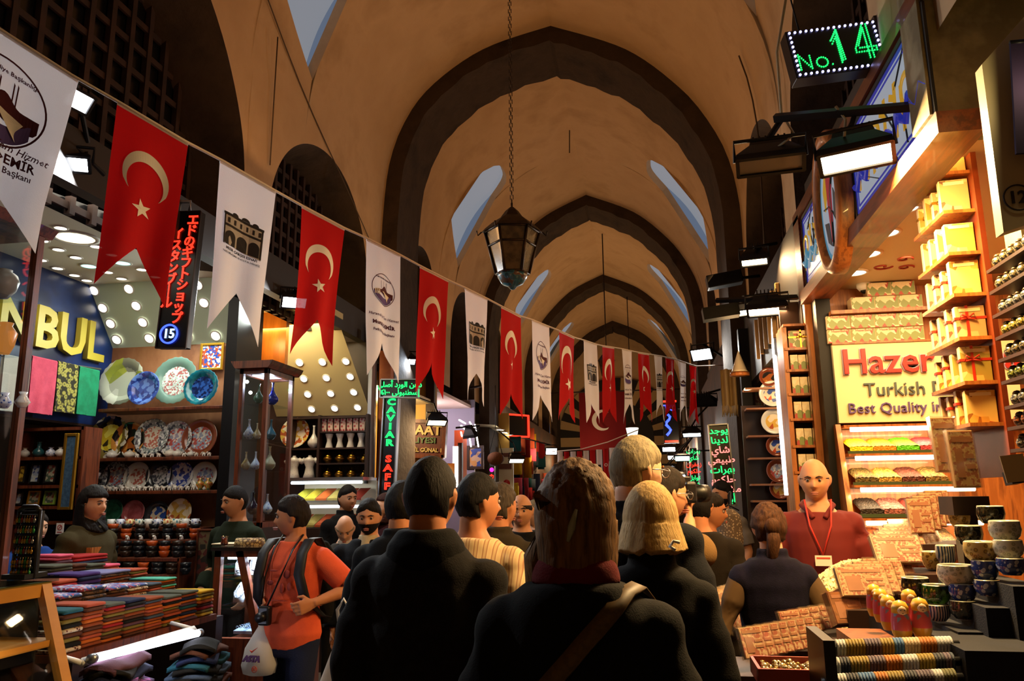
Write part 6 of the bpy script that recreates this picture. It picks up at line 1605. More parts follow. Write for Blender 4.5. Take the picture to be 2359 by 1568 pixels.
# ceramic bowls
cmats = {'blue': M('bowl_blue_white', 'a8acb0', .15, col2=['b8bcc0', '2a3a70'], kind='voronoi', scale=60, sharp=(.25, .4), coat=.6), 'gold': M('bowl_gold', 'a8863a', .2, col2=['6a4a18', 'c8a860'], kind='voronoi', scale=70, sharp=(.2, .5), coat=.5), 'green': M('bowl_green', '2a5a1c', .12, col2=['143010', '4a8a30'], scale=20, coat=.7), 'pearl': M('bowl_pearl', 'b0ac94', .15, col2=['8a8a78', 'c8c4ae'], kind='voronoi', scale=80, sharp=(.2, .5), coat=.6), 'stripe': M('bowl_stripe', 'c0c2c4', .2, col2='28406a', kind='stripe', scale=40, sharp=(.4, .5), coat=.4), 'dark': M('bowl_dark', '2a2a20', .15, col2=['4a4a3a', '1a1a14'], kind='voronoi', scale=60, coat=.6)}
for i, (x, y, w_, h_, m_, Y, lab) in enumerate([(2318, 1222, 68, 46, 'pearl', 2.72, 'topmost of the pearly bowls at the far end of the black cloth'), (2326, 1264, 64, 42, 'pearl', 2.70, 'second pearly bowl below the topmost one'), (2332, 1304, 62, 38, 'blue', 2.68, 'lowest grey bowl of the outer column'),
        (2262, 1270, 72, 46, 'gold', 2.76, 'shiny golden bowl in the middle column'), (2272, 1312, 58, 44, 'blue', 2.74, 'blue flowered bowl below the golden bowl'), (2277, 1353, 56, 36, 'blue', 2.72, 'grey blue bowl at the foot of the middle column'),
        (2205, 1324, 80, 46, 'pearl', 2.80, 'wide cream bowl at the top of the inner column'), (2220, 1364, 58, 40, 'blue', 2.78, 'blue flowered bowl below the wide cream bowl'), (2222, 1404, 58, 42, 'dark', 2.76, 'dark patterned bowl at the foot of the inner column'),
        (2160, 1368, 62, 42, 'green', 2.84, 'glossy green bowl beside the dolls'), (2161, 1410, 58, 36, 'stripe', 2.82, 'blue and white striped bowl under the green one'), (2112, 1352, 62, 44, 'dark', 2.92, 'dark green bowl behind the dolls'),
        (2150, 1290, 44, 40, 'gold', 3.05, 'small golden bowl next to the studded one'), (2182, 1278, 44, 44, 'stripe', 3.0, 'studded grey bowl turned to the passage'), (2235, 1232, 60, 44, 'dark', 2.95, 'dark brown bowl above the golden bowl'), (2285, 1185, 60, 40, 'dark', 2.9, 'dark bowl under the paper note'), (2215, 1195, 50, 40, 'gold', 3.1, 'golden brown bowl below the camel packs')]):
    k = mpp(x, y, Y); q = at(x, y + h_ / 2, Y); r_ = w_ * k / 2; hh = h_ * k
    t = thing('ceramic_bowl', lab, 'bowl', q, group='ceramic bowls on the black cloth')
    MB().lathe([(r_ * .6, 0), (r_ * .9, hh * .25), (r_, hh * .55), (r_ * .93, hh * .95)], n=24, cap=False).mat(cmats[m_]).build('bowl_wall', cmats[m_], t)
    MB().lathe([(r_ * .93, hh * .95), (r_ * .88, hh), (r_ * .84, hh * .93), (r_ * .85, hh * .5), (r_ * .5, hh * .12), (0, hh * .1)], n=24, cap=False).build('bowl_inside', M('bowl_inner', '8a8a80', .2, coat=.5), t)
    if i < 14:
        MB().lathe([(r_ * .6, -.001), (r_ * .66, .006), (r_ * .6, .008)], n=20, cap=False).build('foot_ring', M('bowl_inner'), t)
# black cloth draped over the near corner
cl = MB()
z1 = at(2180, 1440, 2.5).z
path = [(at(2150, 1480, 2.55), 0), ]
st = MB()
for i, (xa, xb, y0, y1, z) in enumerate([(2095, 2200, 2.72, 3.05, at(2160, 1432, 2.82).z - .02), (2190, 2252, 2.66, 3.1, at(2222, 1428, 2.76).z - .02), (2246, 2306, 2.62, 3.15, at(2277, 1374, 2.72).z - .02), (2300, 2365, 2.58, 3.2, at(2332, 1326, 2.68).z - .02)]):
    a, b = at(xa, 1400, 2.7).x, at(xb, 1400, 2.7).x
    st.span((a, y0, .0), (b + .02, 3.2, z))
st.span((at(2192, 1500, 2.5).x, 2.4, 0), (1.9, 2.72, at(2260, 1445, 2.6).z - .03))
tag(st.build('black_cloth', dark_cloth), 'black cloth draped in steps under the ceramic bowls', 'cloth')
for i, (x, y, w_, h_, Y) in enumerate([(2338, 1078, 50, 62, 2.5)]):
    q = at(x, y, Y); k = mpp(x, y, Y)
    nt_ = thing('paper_note', 'blank looking cream paper note standing below the jars', 'note', q, rot=(-.1, R(-6), 0))
    MB().box((0, 0, 0), (w_ * k, .003, h_ * k)).build('sheet', M('note_paper', 'c8a870', .7), nt_)
    MB().box((0, .03, -h_ * k * .3), (w_ * k * .5, .05, h_ * k * .5)).build('holder', black, nt_)
# merchandise counter behind the vest woman (next shop)
c2 = thing('sales_counter', 'low counter of packets and fabrics reaching out from the plate shop', 'counter', (.87, 5.85, 0))
MB().box((.05, 0, .42), (.44, 1.2, .84)).build('cabinet', cw, c2); MB().box((.05, 0, .855), (.48, 1.26, .03)).build('tray_rim', wood_warm, c2)
rnd = random.Random(3)
for i in range(46):
    x, y = rnd.uniform(.75, 1.09), rnd.uniform(5.32, 6.38)
    w_ = rnd.uniform(.07, .13)
    o = MB().box((0, 0, .02), (w_, w_ * .8, .04), bev=.006).build('small_parcel', [cloth_m('salmon'), cloth_m('orange'), M('parcel_cream', 'c0a070', .6), pk[2], pk[0], cloth_m('red')][i % 6], None, (x, y, .87 + .038 * (i // 16)), (0, 0, rnd.uniform(0, 3)))
    tag(o, 'small %s parcel heaped on the low counter of the plate shop' % ['salmon', 'orange', 'cream', 'brown', 'pinkish', 'red'][i % 6], 'parcel', '%s parcels heaped on the low counter' % ['salmon', 'orange', 'cream', 'brown', 'pinkish', 'red'][i % 6])
# ------------------------------------------------------------------ right side beyond the narrow shelf: plate shop
def led_strip(p0, p1, label, X=1.08):
    a, b = atx(*p0, X), atx(*p1, X)
    t = thing('led_strip', label, 'light strip', (a + b) / 2); c = (a + b) / 2
    MB().tube([a - c, b - c], .016, 8).build('light_tube', glow('strip_led', 'fff0dc', 7), t)
    MB().tube([a - c + Vector((.025, .0, 0)), b - c + Vector((.025, 0, 0))], .02, 4).build('channel', steel, t)
    return a, b
a1, b1 = led_strip((1777, 735), (1812, 1140), 'tall white LED strip on the door frame before the plates')
a2, b2 = led_strip((1695, 866), (1714, 1158), 'tall white LED strip beyond the patterned tile column')
YPl = a1.y + .45
struct(MB().span((1.10, a1.y - .35, 0), (1.14, a1.y + .05, 3.3)).build('trim_doorframe', wood_warm))
struct(MB().span((1.06, YPl + .14, 0), (2.4, YPl + .18, 3.3)).build('wall_partition', wood_dark))
struct(MB().span((1.13, 5.36, 2.72), (2.35, 8.5, 2.78)).build('ceiling', wood_dark))
struct(MB().span((2.35, 5.36, 0), (2.41, 8.6, 3.3)).build('wall_shop', wood_dark))
struct(MB().span((1.08, 5.45, 2.75), (1.16, 8.5, 3.5)).build('trim_fascia', M('fascia_dark')))
ps = thing('plate_rack', 'dark wooden rack holding a column of painted plates', 'shelf', (at(1775, 980, YPl).x, YPl, 0))
for i, (x, y, r_, f, rim) in enumerate([(1770, 870, 22, 'rust', 'brownrim'), (1778, 908, 30, 'sun', 'whiterim'), (1782, 972, 29, 'ochre', 'whiterim'), (1788, 1028, 24, 'sun', 'brownrim'), (1792, 1085, 27, 'white', 'brownrim'), (1796, 1126, 24, 'ochre', 'brownrim')]):
    q = at(x, y, YPl)
    plate(q, r_ * mpp(x, y, YPl), f, rim, '%s painted plate from the top of the plate shop column' % ORD[i], 'plates in the plate shop', tilt=.1)
    MB().box((0, .05, q.z - r_ * mpp(x, y, YPl) - .012), (.40, .2, .016)).build('shelf_board', wood_mid, ps)
MB().box((0, .13, 1.2), (.45, .02, 2.4)).build('back_board', wood_dark, ps)
tc = thing('tile_column', 'tall column of pink and green patterned tile panels between the LED strips', 'tile panel', at(1735, 1010, a2.y - .5))
Yt = tc.location.y; wt = 46 * mpp(1735, 1010, Yt)
tilem = M('tile_paper', 'b8987c', .6, col2=['8a5a4a', '7a9078', 'c8ac90'], kind='cells', scale=42, stretch=(1, 1, .6), sharp=(.05, .95))
for (ya_, yb_) in ((860, 1010), (1022, 1160)):
    za, zb3 = at(1735, ya_, Yt).z, at(1735, yb_, Yt).z
    MB().box((0, 0, (za + zb3) / 2 - tc.location.z), (wt, .03, za - zb3)).build('panel', tilem, tc)
MB().box((-wt / 2 - .01, 0, 0), (.025, .05, 2.2)).box((wt / 2 + .01, 0, 0), (.025, .05, 2.2)).build('frame', wood_warm, tc)
MB().box((0, .03, -.6), (wt, .03, 2.2)).build('back', wood_dark, tc)
point('plate_light', (1.25, a1.y + .05, 2.55), 10, (1, .62, .28), .06)
point('plate_light', (.9, 7.2, 2.55), 10, (1, .62, .28), .06)
# arm with warm lamps over the plate shop
floodlight(at(1768, 714, 5.6), .26, .09, (-.1, -.5, -1), 'warm floodlight on the second arm, before the LED strip', MATS['warm_blaze'], 16, WARM, arm=[at(1768, 690, 5.6), at(1885, 682, 5.5)])
floodlight(at(1712, 718, 6.3), .10, .07, (-.3, -.6, -1), 'small warm lamp beside the lamp before the LED strip', MATS['warm_blaze'], 4, WARM, arm=[(1.1, 6.4, 3.1)])
floodlight(at(1738, 601, 6.2), .20, .08, (-.1, -.5, -1), 'warm floodlight high on the right wall above the second arm', MATS['warm_blaze'], 12, WARM, arm=[(1.1, 6.3, 3.6)])
am2 = thing('lamp_arm', 'long dark lamp arm above the plate shop with an unlit lamp at its tip', 'bracket', at(1885, 682, 5.5))
MB().tube([Vector((0, 0, 0)), at(1650, 692, 5.8) - am2.location], .02, 4, smooth=False).build('bar', black_metal, am2)
MB().box(at(1660, 720, 5.8) - am2.location, (.26, .12, .09), rot=(0, -.12, 0)).build('lamp_body', black_metal, am2)
MB().tube([(0, 0, 0), (.25, 0, .02)], .02, 4).build('wall_end', black_metal, am2)
lb = thing('unlit_lamp', 'dark box lamp on the right wall under the arch leg', 'lamp', at(1668, 645, 7.2))
MB().box((0, 0, 0), (.32, .14, .12), rot=(0, -.15, 0), bev=.01).build('lamp_body', black_metal, lb); MB().tube([(0, 0, 0), (1.1 - lb.location.x, .1, .05)], .015).build('support_arm', black_metal, lb)
floodlight(at(1617, 816, 9.6), .26, .14, (-.5, -.85, -.5), 'glaring white floodlight at the end of the pennant cord', MATS['cool_bright'], 22, (1, .95, .85), arm=[(1.1, 9.8, 3.2)])
floodlight(at(1594, 1000, 12.0), .26, .09, (-.1, -.6, -.8), 'white floodlight above the vertical green sign', MATS['cool_bright'], 8, (1, .92, .8), arm=[at(1606, 960, 12.2), (1.1, 12.3, 3.1)])
floodlight(at(1623, 928, 10.5), .30, .10, (.1, .5, -.5), 'unlit lamp seen from behind over the Arabic list sign', None, 0, arm=[(1.1, 10.5, 3.0)])
for i, (x, y, Y, c) in enumerate([(1572, 1055, 16, 'greenish'), (1538, 1082, 17, 'white'), (1530, 1096, 19, 'dim white'), (1565, 1097, 19, 'low white'), (1541, 1034, 18, 'small upper'), (1552, 1053, 20, 'square')]):
    floodlight(at(x, y, Y), .28, .12, (-.1, -.8, -.6), '%s lamp in the far cluster of lamps on the right' % c, glow('lamp_greenish', 'd0fff0', 8) if i == 0 else MATS['cool_bright'], 3, COOL, arm=[(1.1, Y + .1, 3.0)])
# Arabic list sign
Ya = 8.0; k = mpp(1663, 1065, Ya)
al = thing('led_sign', 'black sign listing goods in green and pink Arabic lettering', 'sign', at(1663, 1070, Ya), rot=(0, R(-2.5), 0))
MB().box((0, .03, 0), (44 * k, .06, 184 * k)).build('sign_box', sign_black, al)
fr = MB()
for s in (-1, 1): fr.box((s * 22 * k, 0, 0), (.012, .07, 186 * k)); fr.box((0, 0, s * 92 * k), (44 * k, .07, .012))
fr.build('frame', steel, al)
for i, w_ in enumerate(['يوجد', 'لدينا', 'شاي', 'طبيعي', 'بهرات', 'حلكوم', 'مشمش', 'أبوف']):
    text('lettering', arabic(w_), 21 * k, led_green if i in (0, 1, 4, 7) else led_pink, al, (0, -.008, (78 - 22.4 * i) * k), (PI / 2, 0, 0), .002, .0016, xs=1.1)
struct(MB().span((.98, 8.2, 2.2), (1.08, 8.3, 3.3)).build('trim_bracket', black_metal))
# vertical green sign
Yg = 12.2; k = mpp(1599, 1078, Yg)
vg_ = thing('led_sign', 'slim vertical sign of green and red curled lettering far down the right side', 'sign', at(1599, 1078, Yg))
MB().box((0, .03, 0), (16 * k, .05, 92 * k)).build('sign_box', sign_black, vg_)
for i, w_ in enumerate(['بهرات', 'شاي', 'زعفران', 'حلكوم', 'توابل', 'شاي']):
    text('lettering', arabic(w_), 13 * k, led_red if i in (2, 3) else led_green, vg_, (0, -.008, (38 - 15 * i) * k), (PI / 2, 0, 0), .001, .001)
MB().tube([(0, .03, 40 * k), (1.0 - vg_.location.x, .03, 40 * k)], .012).build('support_arm', black_metal, vg_)
# fringed scarf, cone and goods at the end of the plate shop
fs = MB(); q = at(1676, 850, 8.3); k = mpp(1676, 900, 8.3)
fs.grid(lambda u, v: q + Vector(((u - .5) * 34 * k, .04 * math.sin(u * 12), -v * 85 * k)), 14, 8)
fs.grid(lambda u, v: q + Vector(((u - .5) * 34 * k, .04 * math.sin(u * 12) + .006, -v * 85 * k)), 14, 8)
for i in range(18):
    x = (-.5 + i / 17) * 34 * k; fs.tube([q + Vector((x, .04 * math.sin((i / 17) * 12), -84 * k)), q + Vector((x, .02, -100 * k - .05 * random.random()))], .004, 4)
tag(fs.build('fringed_scarf', M('cream_scarf', 'b89a64', .9, bump=.3, bscale=60)), 'cream fringed scarf hanging over the Arabic list sign', 'scarf')
q = at(1704, 858, 7.6)
cn = thing('cone_lampshade', 'cream cone standing on top of the tile column', 'lampshade', q)
MB().lathe([(.085, 0), (.07, .02), (.0, .22)], n=16).build('cone', cream, cn); MB().lathe([(.09, -.03), (.09, 0)], n=16).build('base_ring', wood_warm, cn)
for i in range(6):
    a, b = at(1765 - i * 8, 660 + i * 14, 6.2 + .2 * i), at(1778 - i * 7, 760 + i * 10, 6.2 + .2 * i)
    tag(MB().box((0, 0, 0), (.035, .03, a.z - b.z + .05), bev=.006).build('wooden_batten', M('batten', 'a07a48', .5), None, (1.06, 6.2 + .25 * i, (a.z + b.z) / 2)), '%s pale upright batten of the fascia over the LED strip' % ORD[i], 'batten', 'fascia battens')
# heaped goods below the plates
rnd = random.Random(12)
for i in range(30):
    x, y, Y = rnd.uniform(1665, 1800), rnd.uniform(1150, 1260), rnd.uniform(6.95, 7.9)
    q = at(x, y, Y); s_ = rnd.uniform(.03, .06)
    vase((min(max(q.x, .95), 1.5), Y, .92), [(s_ * .5, 0), (s_ * .9, s_ * .7), (s_ * .8, s_ * 1.4), (s_ * .35, s_ * 2), (s_ * .5, s_ * 2.3)], 'small %s vase crowded below the painted plates' % ['rust', 'blue', 'brass', 'white'][i % 4], [PM['rust'], vb, brass, porc][i % 4], 'small %s vases below the painted plates' % ['rust', 'blue', 'brass', 'white'][i % 4])
tbl = thing('goods_table', 'dark table crowded with small vases below the plates', 'table', (1.25, 7.45, 0))
MB().box((0, 0, .90), (.62, 1.2, .03)).build('table_top', wood_dark, tbl); MB().box((0, 0, .44), (.5, 1.1, .88)).build('table_body', wood_dark, tbl)

# ------------------------------------------------------------------ left side beyond the first rib
# shop 19 with the old board
Y9 = 10.6
struct(MB().span((-4.3, Y9, 0), (-2.9, Y9 + .06, 3.4)).build('wall_partition', M('ochre_wall', 'c8a050', .6)))
struct(MB().span((-4.3, 8.6, 2.9), (-2.95, Y9, 2.96)).build('ceiling', cream))
struct(MB().span((-4.35, 8.6, 0), (-4.3, Y9, 3.4)).build('wall_shop', wood_warm))
k = mpp(970, 1010, Y9 - .1)
bd_ = thing('shop_board', 'old red brown shop board with raised letters and the number 19', 'sign', at(966, 1010, Y9 - .12), rot=(0, R(2.5), 0))
MB().box((0, .04, 0), (118 * k, .05, 80 * k)).build('board', M('board_red', '5a1e14', .5, col2='4a1810', scale=5), bd_)
fr = MB()
for s in (-1, 1): fr.box((s * 59 * k, .02, 0), (.05, .1, 84 * k)); fr.box((0, .02, s * 40 * k), (120 * k, .1, .05))
fr.build('frame', wood, bd_)
lt = M('board_gold', 'c8b070', .5)
text('gold_lettering', 'KANAAT', 31 * k, lt, bd_, (-14 * k, 0, 19 * k), (PI / 2, 0, 0), .006, .006, xs=1.05)
text('green_lettering', 'KALIYESI', 18 * k, M('board_green', '4a6a40', .5), bd_, (-2 * k, 0, -4 * k), (PI / 2, 0, 0), .006, .002, xs=1.2)
text('gold_lettering', 'CEMİL GÜNAL 19', 12.5 * k, lt, bd_, (13 * k, 0, -26 * k), (PI / 2, 0, 0), .006, .002)
point('shop_light', (-3.5, 9.7, 2.7), 55, (1, .72, .35), .08)
downlight(atz(925, 938, 2.9), 'downlight', 'small round downlight right of the CAVIAR sign', 'downlight', None, .05, g_neut)
wsc = at(990, 1110, Y9 - .05)
tag(MB().box((0, 0, 0), (.7, .02, .5)).build('wall_poster', M('poster_cream', 'd8c8a0', .5, col2='c87830', kind='voronoi', scale=4, sharp=(.1, .5)), None, wsc), 'pale poster with orange spots under the old board', 'poster')
struct(MB().span((-3.02, Y9 - .08, 0), (-2.9, Y9 + .08, 3.5)).build('trim_post', wood_dark))
# bright pinkish shop with tube ceiling
Y11 = 13.4
struct(MB().span((-5.2, Y11, 0), (-2.96, Y11 + .06, 3.3)).build('wall_partition', M('lilac_wall', '8a86a0', .6)))
struct(MB().span((-5.2, 10.7, 3.15), (-3.02, Y11, 3.2)).build('ceiling', M('pinkish_ceiling', 'd0b8b0', .6)))
struct(MB().span((-5.25, 10.7, 0), (-5.2, Y11, 3.3)).build('wall_shop', M('lilac_wall')))
for i, (p0, p1) in enumerate([((1058, 967), (1072, 975)), ((1062, 995), (1070, 1030)), ((1078, 985), (1085, 1028)), ((1094, 978), (1102, 1028)), ((1062, 980), (1080, 995)), ((1082, 972), (1090, 984))]):
    a, b = atz(*p0, 3.14), atz(*p1, 3.14)
    b.y = min(b.y, Y11 - .1); a.y = min(a.y, b.y)
    a = at(p0[0], p0[1], 12.2); b = at(p1[0], p1[1], 13.2)
    tag(MB().tube([a, b], .013, 6).build('tube_lamp', glow('pink_tube', 'fff0ea', 8)), '%s slanting light tube in the pinkish shop' % ORD[i], 'lamp', 'light tubes in the pinkish shop')
point('shop_light', (-3.8, 12.3, 2.9), 60, (1, .82, .8), .08)
picture(at(1095, 1053, Y11 - .012), 40 * mpp(1095, 1053, Y11), 54 * mpp(1095, 1053, Y11), M('blue_picture', 'b89a80', .5, col2=['28408a', 'c08a50', '5a78b0'], kind='cells', scale=12, sharp=(.1, .9)), wood_dark, 'framed blue and ochre picture on the lilac wall', fw=.05)
q = at(1061, 1070, 12.6)
tag(MB().box((0, 0, 0), (.14, .3, 1.1)).build('orange_curtain', M('orange_cloth', 'b8481c', .8)), 'orange hanging in the doorway of the pinkish shop', 'curtain'); COL.objects['orange_curtain'].location = q
a, b = at(1050, 1028, 10.8), at(1050, 1122, 10.8)
wl = thing('light_column', 'glowing white vertical light column beside the dark post', 'light strip', (a + b) / 2)
MB().box((0, 0, 0), (.07, .07, a.z - b.z)).build('light_tube', glow('white_column', 'fff4e6', 6), wl); MB().box((.06, .03, 0), (.06, .08, a.z - b.z + .1)).build('channel', wood_dark, wl)
# row of downlights on a canopy, apple poster
cano = struct(MB().add([at(1140, 978, 13.6), at(1215, 1028, 17.0), at(1215, 1028, 17.0) + Vector((-.9, 0, .06)), at(1140, 978, 13.6) + Vector((-.9, 0, .06))], [(0, 1, 2, 3)]).build('ceiling_canopy', cream))
for i, (x, y) in enumerate([(1152, 988), (1161, 994), (1171, 1000), (1180, 1006), (1188, 1011), (1197, 1016), (1204, 1021)]):
    Y = 13.8 + 3.0 * i / 6
    downlight(at(x, y, Y) + Vector((0, 0, -.01)), 'downlight', '%s downlight of the row under the canopy on the left' % ORD[i], 'downlight', 'row of downlights under the canopy', .07, g_neut)
point('canopy_light', (-2.75, 15.3, 2.9), 75, (1, .75, .4), .08)
Yp2 = 14.8; k = mpp(1165, 1080, Yp2)
ap = thing('apple_poster', 'cream poster with a red apple and dark lettering blocks', 'poster', at(1164, 1082, Yp2))
MB().box((0, .02, 0), (38 * k, .04, 100 * k)).build('panel', M('poster_white', 'd8ccaa', .5), ap)
MB().ball((3 * k, -.01, -30 * k), (8 * k, .03, 8 * k), 14, 8).build('apple', M('apple_red', 'b81c18', .3), ap)
MB().box((0, -.005, 8 * k), (30 * k, .02, 12 * k)).box((0, -.005, 34 * k), (22 * k, .02, 9 * k)).build('picture_blocks', M('block_brown', '6a3a28', .6), ap)
MB().box((0, 0, -52 * k), (36 * k, .1, .05)).build('light_shelf', glow('shelf_glow', 'fff0d0', 4), ap)
struct(MB().span((-3.9, Yp2 + .05, 0), (-2.6, Yp2 + .1, 3.2)).build('wall_partition', M('ochre_wall')))
q = at(1142, 1056, 12.6)
bk = thing('hanging_basket', 'round brown basket hanging before the apple poster', 'basket', q)
MB().ball((0, 0, 0), (.14, .14, .11), 16, 10).build('basket_body', M('basket', '7a4a24', .8, col2='5a3418', kind='wave', scale=14), bk)
MB().tube([(-.12, 0, .03), (0, 0, .5), (.12, 0, .03)], .008).tube([(0, 0, .5), (0, 0, 1.2)], .006).build('cord', black, bk)
tag(MB().tube([(-.2, 0, 0), (-2.9 - q.x, .2, 0)], .02).build('basket_pole', wood_dark, None, q + Vector((0, 0, 1.2))), 'dark pole carrying the hanging basket', 'pole')
Yk = 12.4; k = mpp(1133, 1100, Yk)
ks = thing('led_sign', 'slim dark sign with a magenta dot and red Japanese letters', 'sign', at(1133, 1102, Yk))
MB().box((0, .03, 0), (13 * k, .05, 56 * k)).build('sign_box', sign_black, ks)
MB().ball((0, -.005, 20 * k), (5 * k, .012, 5 * k), 12, 8).build('magenta_dot', led_magenta, ks)
text('red_letters', 'カ\nラ\nス', 12 * k, led_red, ks, (0, -.01, -8 * k), (PI / 2, 0, 0), .002, .003)
# red framed sign and goods further on
rs_ = thing('led_sign', 'red outlined lit sign high above the canopy', 'sign', at(1193, 980, 15.2), rot=(0, 0, R(50)))
m = MB()
for s in (-1, 1): m.box((s * .28, 0, 0), (.03, .03, .42)); m.box((0, 0, s * .21), (.58, .03, .03))
m.build('red_outline', led_red, rs_); MB().box((0, .04, 0), (.56, .05, .4)).build('sign_box', sign_black, rs_)
rnd = random.Random(77)
for i in range(34):
    x, y = rnd.uniform(1183, 1262), rnd.uniform(1010, 1150); Y = 15 + 6 * (x - 1183) / 80
    q = at(x, y, Y)
    c = ['teal', 'salmon', 'navy', 'yellow', 'red', 'pink', 'slate'][i % 7]
    w_ = rnd.uniform(.12, .3); h_ = rnd.uniform(.25, .6)
    mb = MB(); mb.loft([[Vector(((u - .5) * w_, .03 * math.sin(u * 9 + i) + d, z)) for u, d in ((0, 0), (.33, 0), (.66, 0), (1, 0), (1, .02), (.66, .02), (.33, .02), (0, .02))] for z in (h_ / 2, 0, -h_ / 2)])
    tag(mb.build('hanging_cloth', cloth_m(c), None, q), '%s cloth hanging among the bright goods of the far left shops' % c, 'cloth', '%s cloths hanging in the far left shops' % c)
struct(MB().span((-2.95, 14.9, 0), (-2.75, 24.5, 3.4)).build('wall_shopfront', M('far_front', '4a2c1a', .7, col2='2a1a10', scale=2)))
struct(MB().span((.98, 9.1, 0), (1.2, 24.5, 3.4)).build('wall_shopfront', M('far_front')))
struct(MB().span((1.0, 8.6, 2.9), (1.2, 12.7, 3.5)).build('trim_fascia', M('fascia_dark')))
for i, (x, y) in enumerate([(1215, 1060), (1225, 1085), (1240, 1095)]):
    pass
for i, Y in enumerate((17.5, 20.5, 23)):
    point('far_shop_light', (-2.3, Y, 2.6), 34, (1, .62, .3), .1); point('far_shop_light', (.7, Y - 1, 2.6), 30, (1, .66, .36), .1)
# purple blue LED sign far right
q = at(1545, 970, 17.0); k = mpp(1545, 970, 17.0)
bs = thing('led_sign', 'upright blue and red LED sign behind the last pennants', 'sign', q)
MB().box((0, .03, 0), (34 * k, .05, 100 * k)).build('sign_box', sign_black, bs)
text('blue_letters', 'TC', 20 * k, led_blue, bs, (-2 * k, -.01, 30 * k), (PI / 2, 0, 0), .002, .004); MB().tube([((-6 + 5 * math.sin(i * 1.3)) * k, -.01, (16 - 6 * i) * k) for i in range(9)], .03, 6).build('blue_tube', led_blue, bs)
MB().tube([(0, .03, 30 * k), (1.0 - q.x, .03, 30 * k)], .02).build('support_arm', black_metal, bs)
m = MB(); m.box((0, -.01, 46 * k), (30 * k, .02, .04)).box((0, -.01, -46 * k), (30 * k, .02, .04)); m.build('red_bars', led_red, bs)
# ------------------------------------------------------------------ far end: banded arch, banner, second string
YE = 26.0
ew = MB(); ea = MB(); ed = MB()
cxe, ze, ri, ro = -.9, 3.5, 1.15, 1.95
struct(MB().span((-3.1, YE, 0), (1.3, YE + .1, 7.4)).build('wall_end', plaster))
for i in range(21):
    a0, a1 = PI * i / 21, PI * (i + 1) / 21
    pts = [(cxe + r_ * math.cos(a), ze + r_ * math.sin(a)) for r_, a in ((ri, a0), (ro, a0), (ro, a1), (ri, a1))]
    (ea if i % 2 else ed).prism(pts, .12, 'y', (0, YE - .06, 0))
for s in (-1, 1):
    for j in range(11):
        z = ze - .3 * (j + 1)
        (ed if j % 2 else ea).span((cxe + s * ri, YE - .12, z), (cxe + s * ro, YE, z + .3))
struct(ea.build('trim_arch_light', M('stone_light', 'b09468', .8))); struct(ed.build('trim_arch_dark', M('stone_black', '1e1a18', .8)))
struct(MB().span((cxe - ri, YE - .03, 0), (cxe + ri, YE - .01, ze)).build('door_1', M('dark_gate', '120e0c', .6)))
struct(MB().prism([(cxe + ri * math.cos(PI * i / 16), ze + ri * math.sin(PI * i / 16)) for i in range(17)], .02, 'y', (0, YE - .02, 0)).build('window_end', M('dark_gate')))
Yb = 21.0; k = mpp(1388, 970, Yb)
bn = thing('banner', 'large dark red banner with a white crescent hanging across the far passage', 'banner', at(1388, 968, Yb))
mb = MB(); mb.grid(lambda u, v: Vector(((u - .5) * 106 * k, .06 * math.sin(u * 7), (.5 - v) * 134 * k)), 16, 6); mb.grid(lambda u, v: Vector(((u - .5) * 106 * k, .06 * math.sin(u * 7) + .02, (.5 - v) * 134 * k)), 16, 6)
mb.build('cloth', M('banner_red', '7a1018', .9), bn)
m = MB(); m.loft([[Vector((r_ * math.cos(a) + ox, -.08, r_ * math.sin(a) + oz)) for a in [R(60) + R(240) * i / 20 for i in range(21)]] for r_, ox, oz in ((24 * k, 0, 0), (19 * k, 5 * k, 0))], cap=False, closed=False, smooth=False); m.build('crescent', p_white, bn)
MB().tube([(-2.98 - bn.location.x, 0, 67 * k), (1.1 - bn.location.x, 0, 67 * k)], .02).build('top_rod', wood_dark, bn)
tag(MB().tube([at(1270, 1040, 13.0), at(1340, 1034, 12.2), at(1400, 1018, 11.5), at(1470, 990, 11.0)], .008, 5).build('bunting_cord', M('cord_white')), 'second sagging cord of small pennants farther down the passage', 'cord')
cordpts = [at(1290 + i * 15, 1040 - 6 * (i / 6.5) ** 2.0, 12.6 - .12 * i) for i in range(10)]
for i in range(10):
    t = thing('pennant', '%s pennant from the left on the second cord, %s' % (ORD[i], ['white', 'red'][i % 2]), 'pennant', cordpts[i], group='pennants on the second cord')
    w_, h_ = .085, .68
    mb = MB(); mb.loft([[Vector(((s - .5) * w_, .01 * math.sin(s * 8 + i) + d, 0 - v * h_ * (1 - .12 * (1 - abs(2 * s - 1)) if v == 1 else 1))) for s, d in ((0, 0), (.5, 0), (1, 0), (1, .003), (.5, .003), (0, .003))] for v in (0, .5, 1)])
    mb.build('cloth', [f_white, f_red][i % 2], t)
    if i % 2 == 0: MB().box((0, -.015, -h_ * .4), (w_ * .5, .004, .09)).build('print_gate', p_grey, t)
    else: MB().lathe([(w_ * .28, 0), (w_ * .28, .002), (w_ * .18, .002), (w_ * .18, 0)], (0, -.015, -h_ * .35), 14, rot=(PI / 2, 0, 0), cap=False).build('print_crescent', p_white, t)

# ------------------------------------------------------------------ added warm fill lights aimed up at the vaults, without fixtures
for i, (x, Y, e) in enumerate([(.72, 4.0, 55), (-2.6, 5.4, 55), (.75, 7.3, 50), (-2.6, 7.8, 45), (.75, 11.4, 55), (-2.6, 11.6, 55), (.75, 16.5, 60), (-2.6, 17, 60), (-.9, 22.5, 60)]):
    area('vault_fill_light', (x, Y, 3.7), (.4, .9), e * .23, (1, .50, .17), ((-.9 - x) * .8, 0, 1.0))
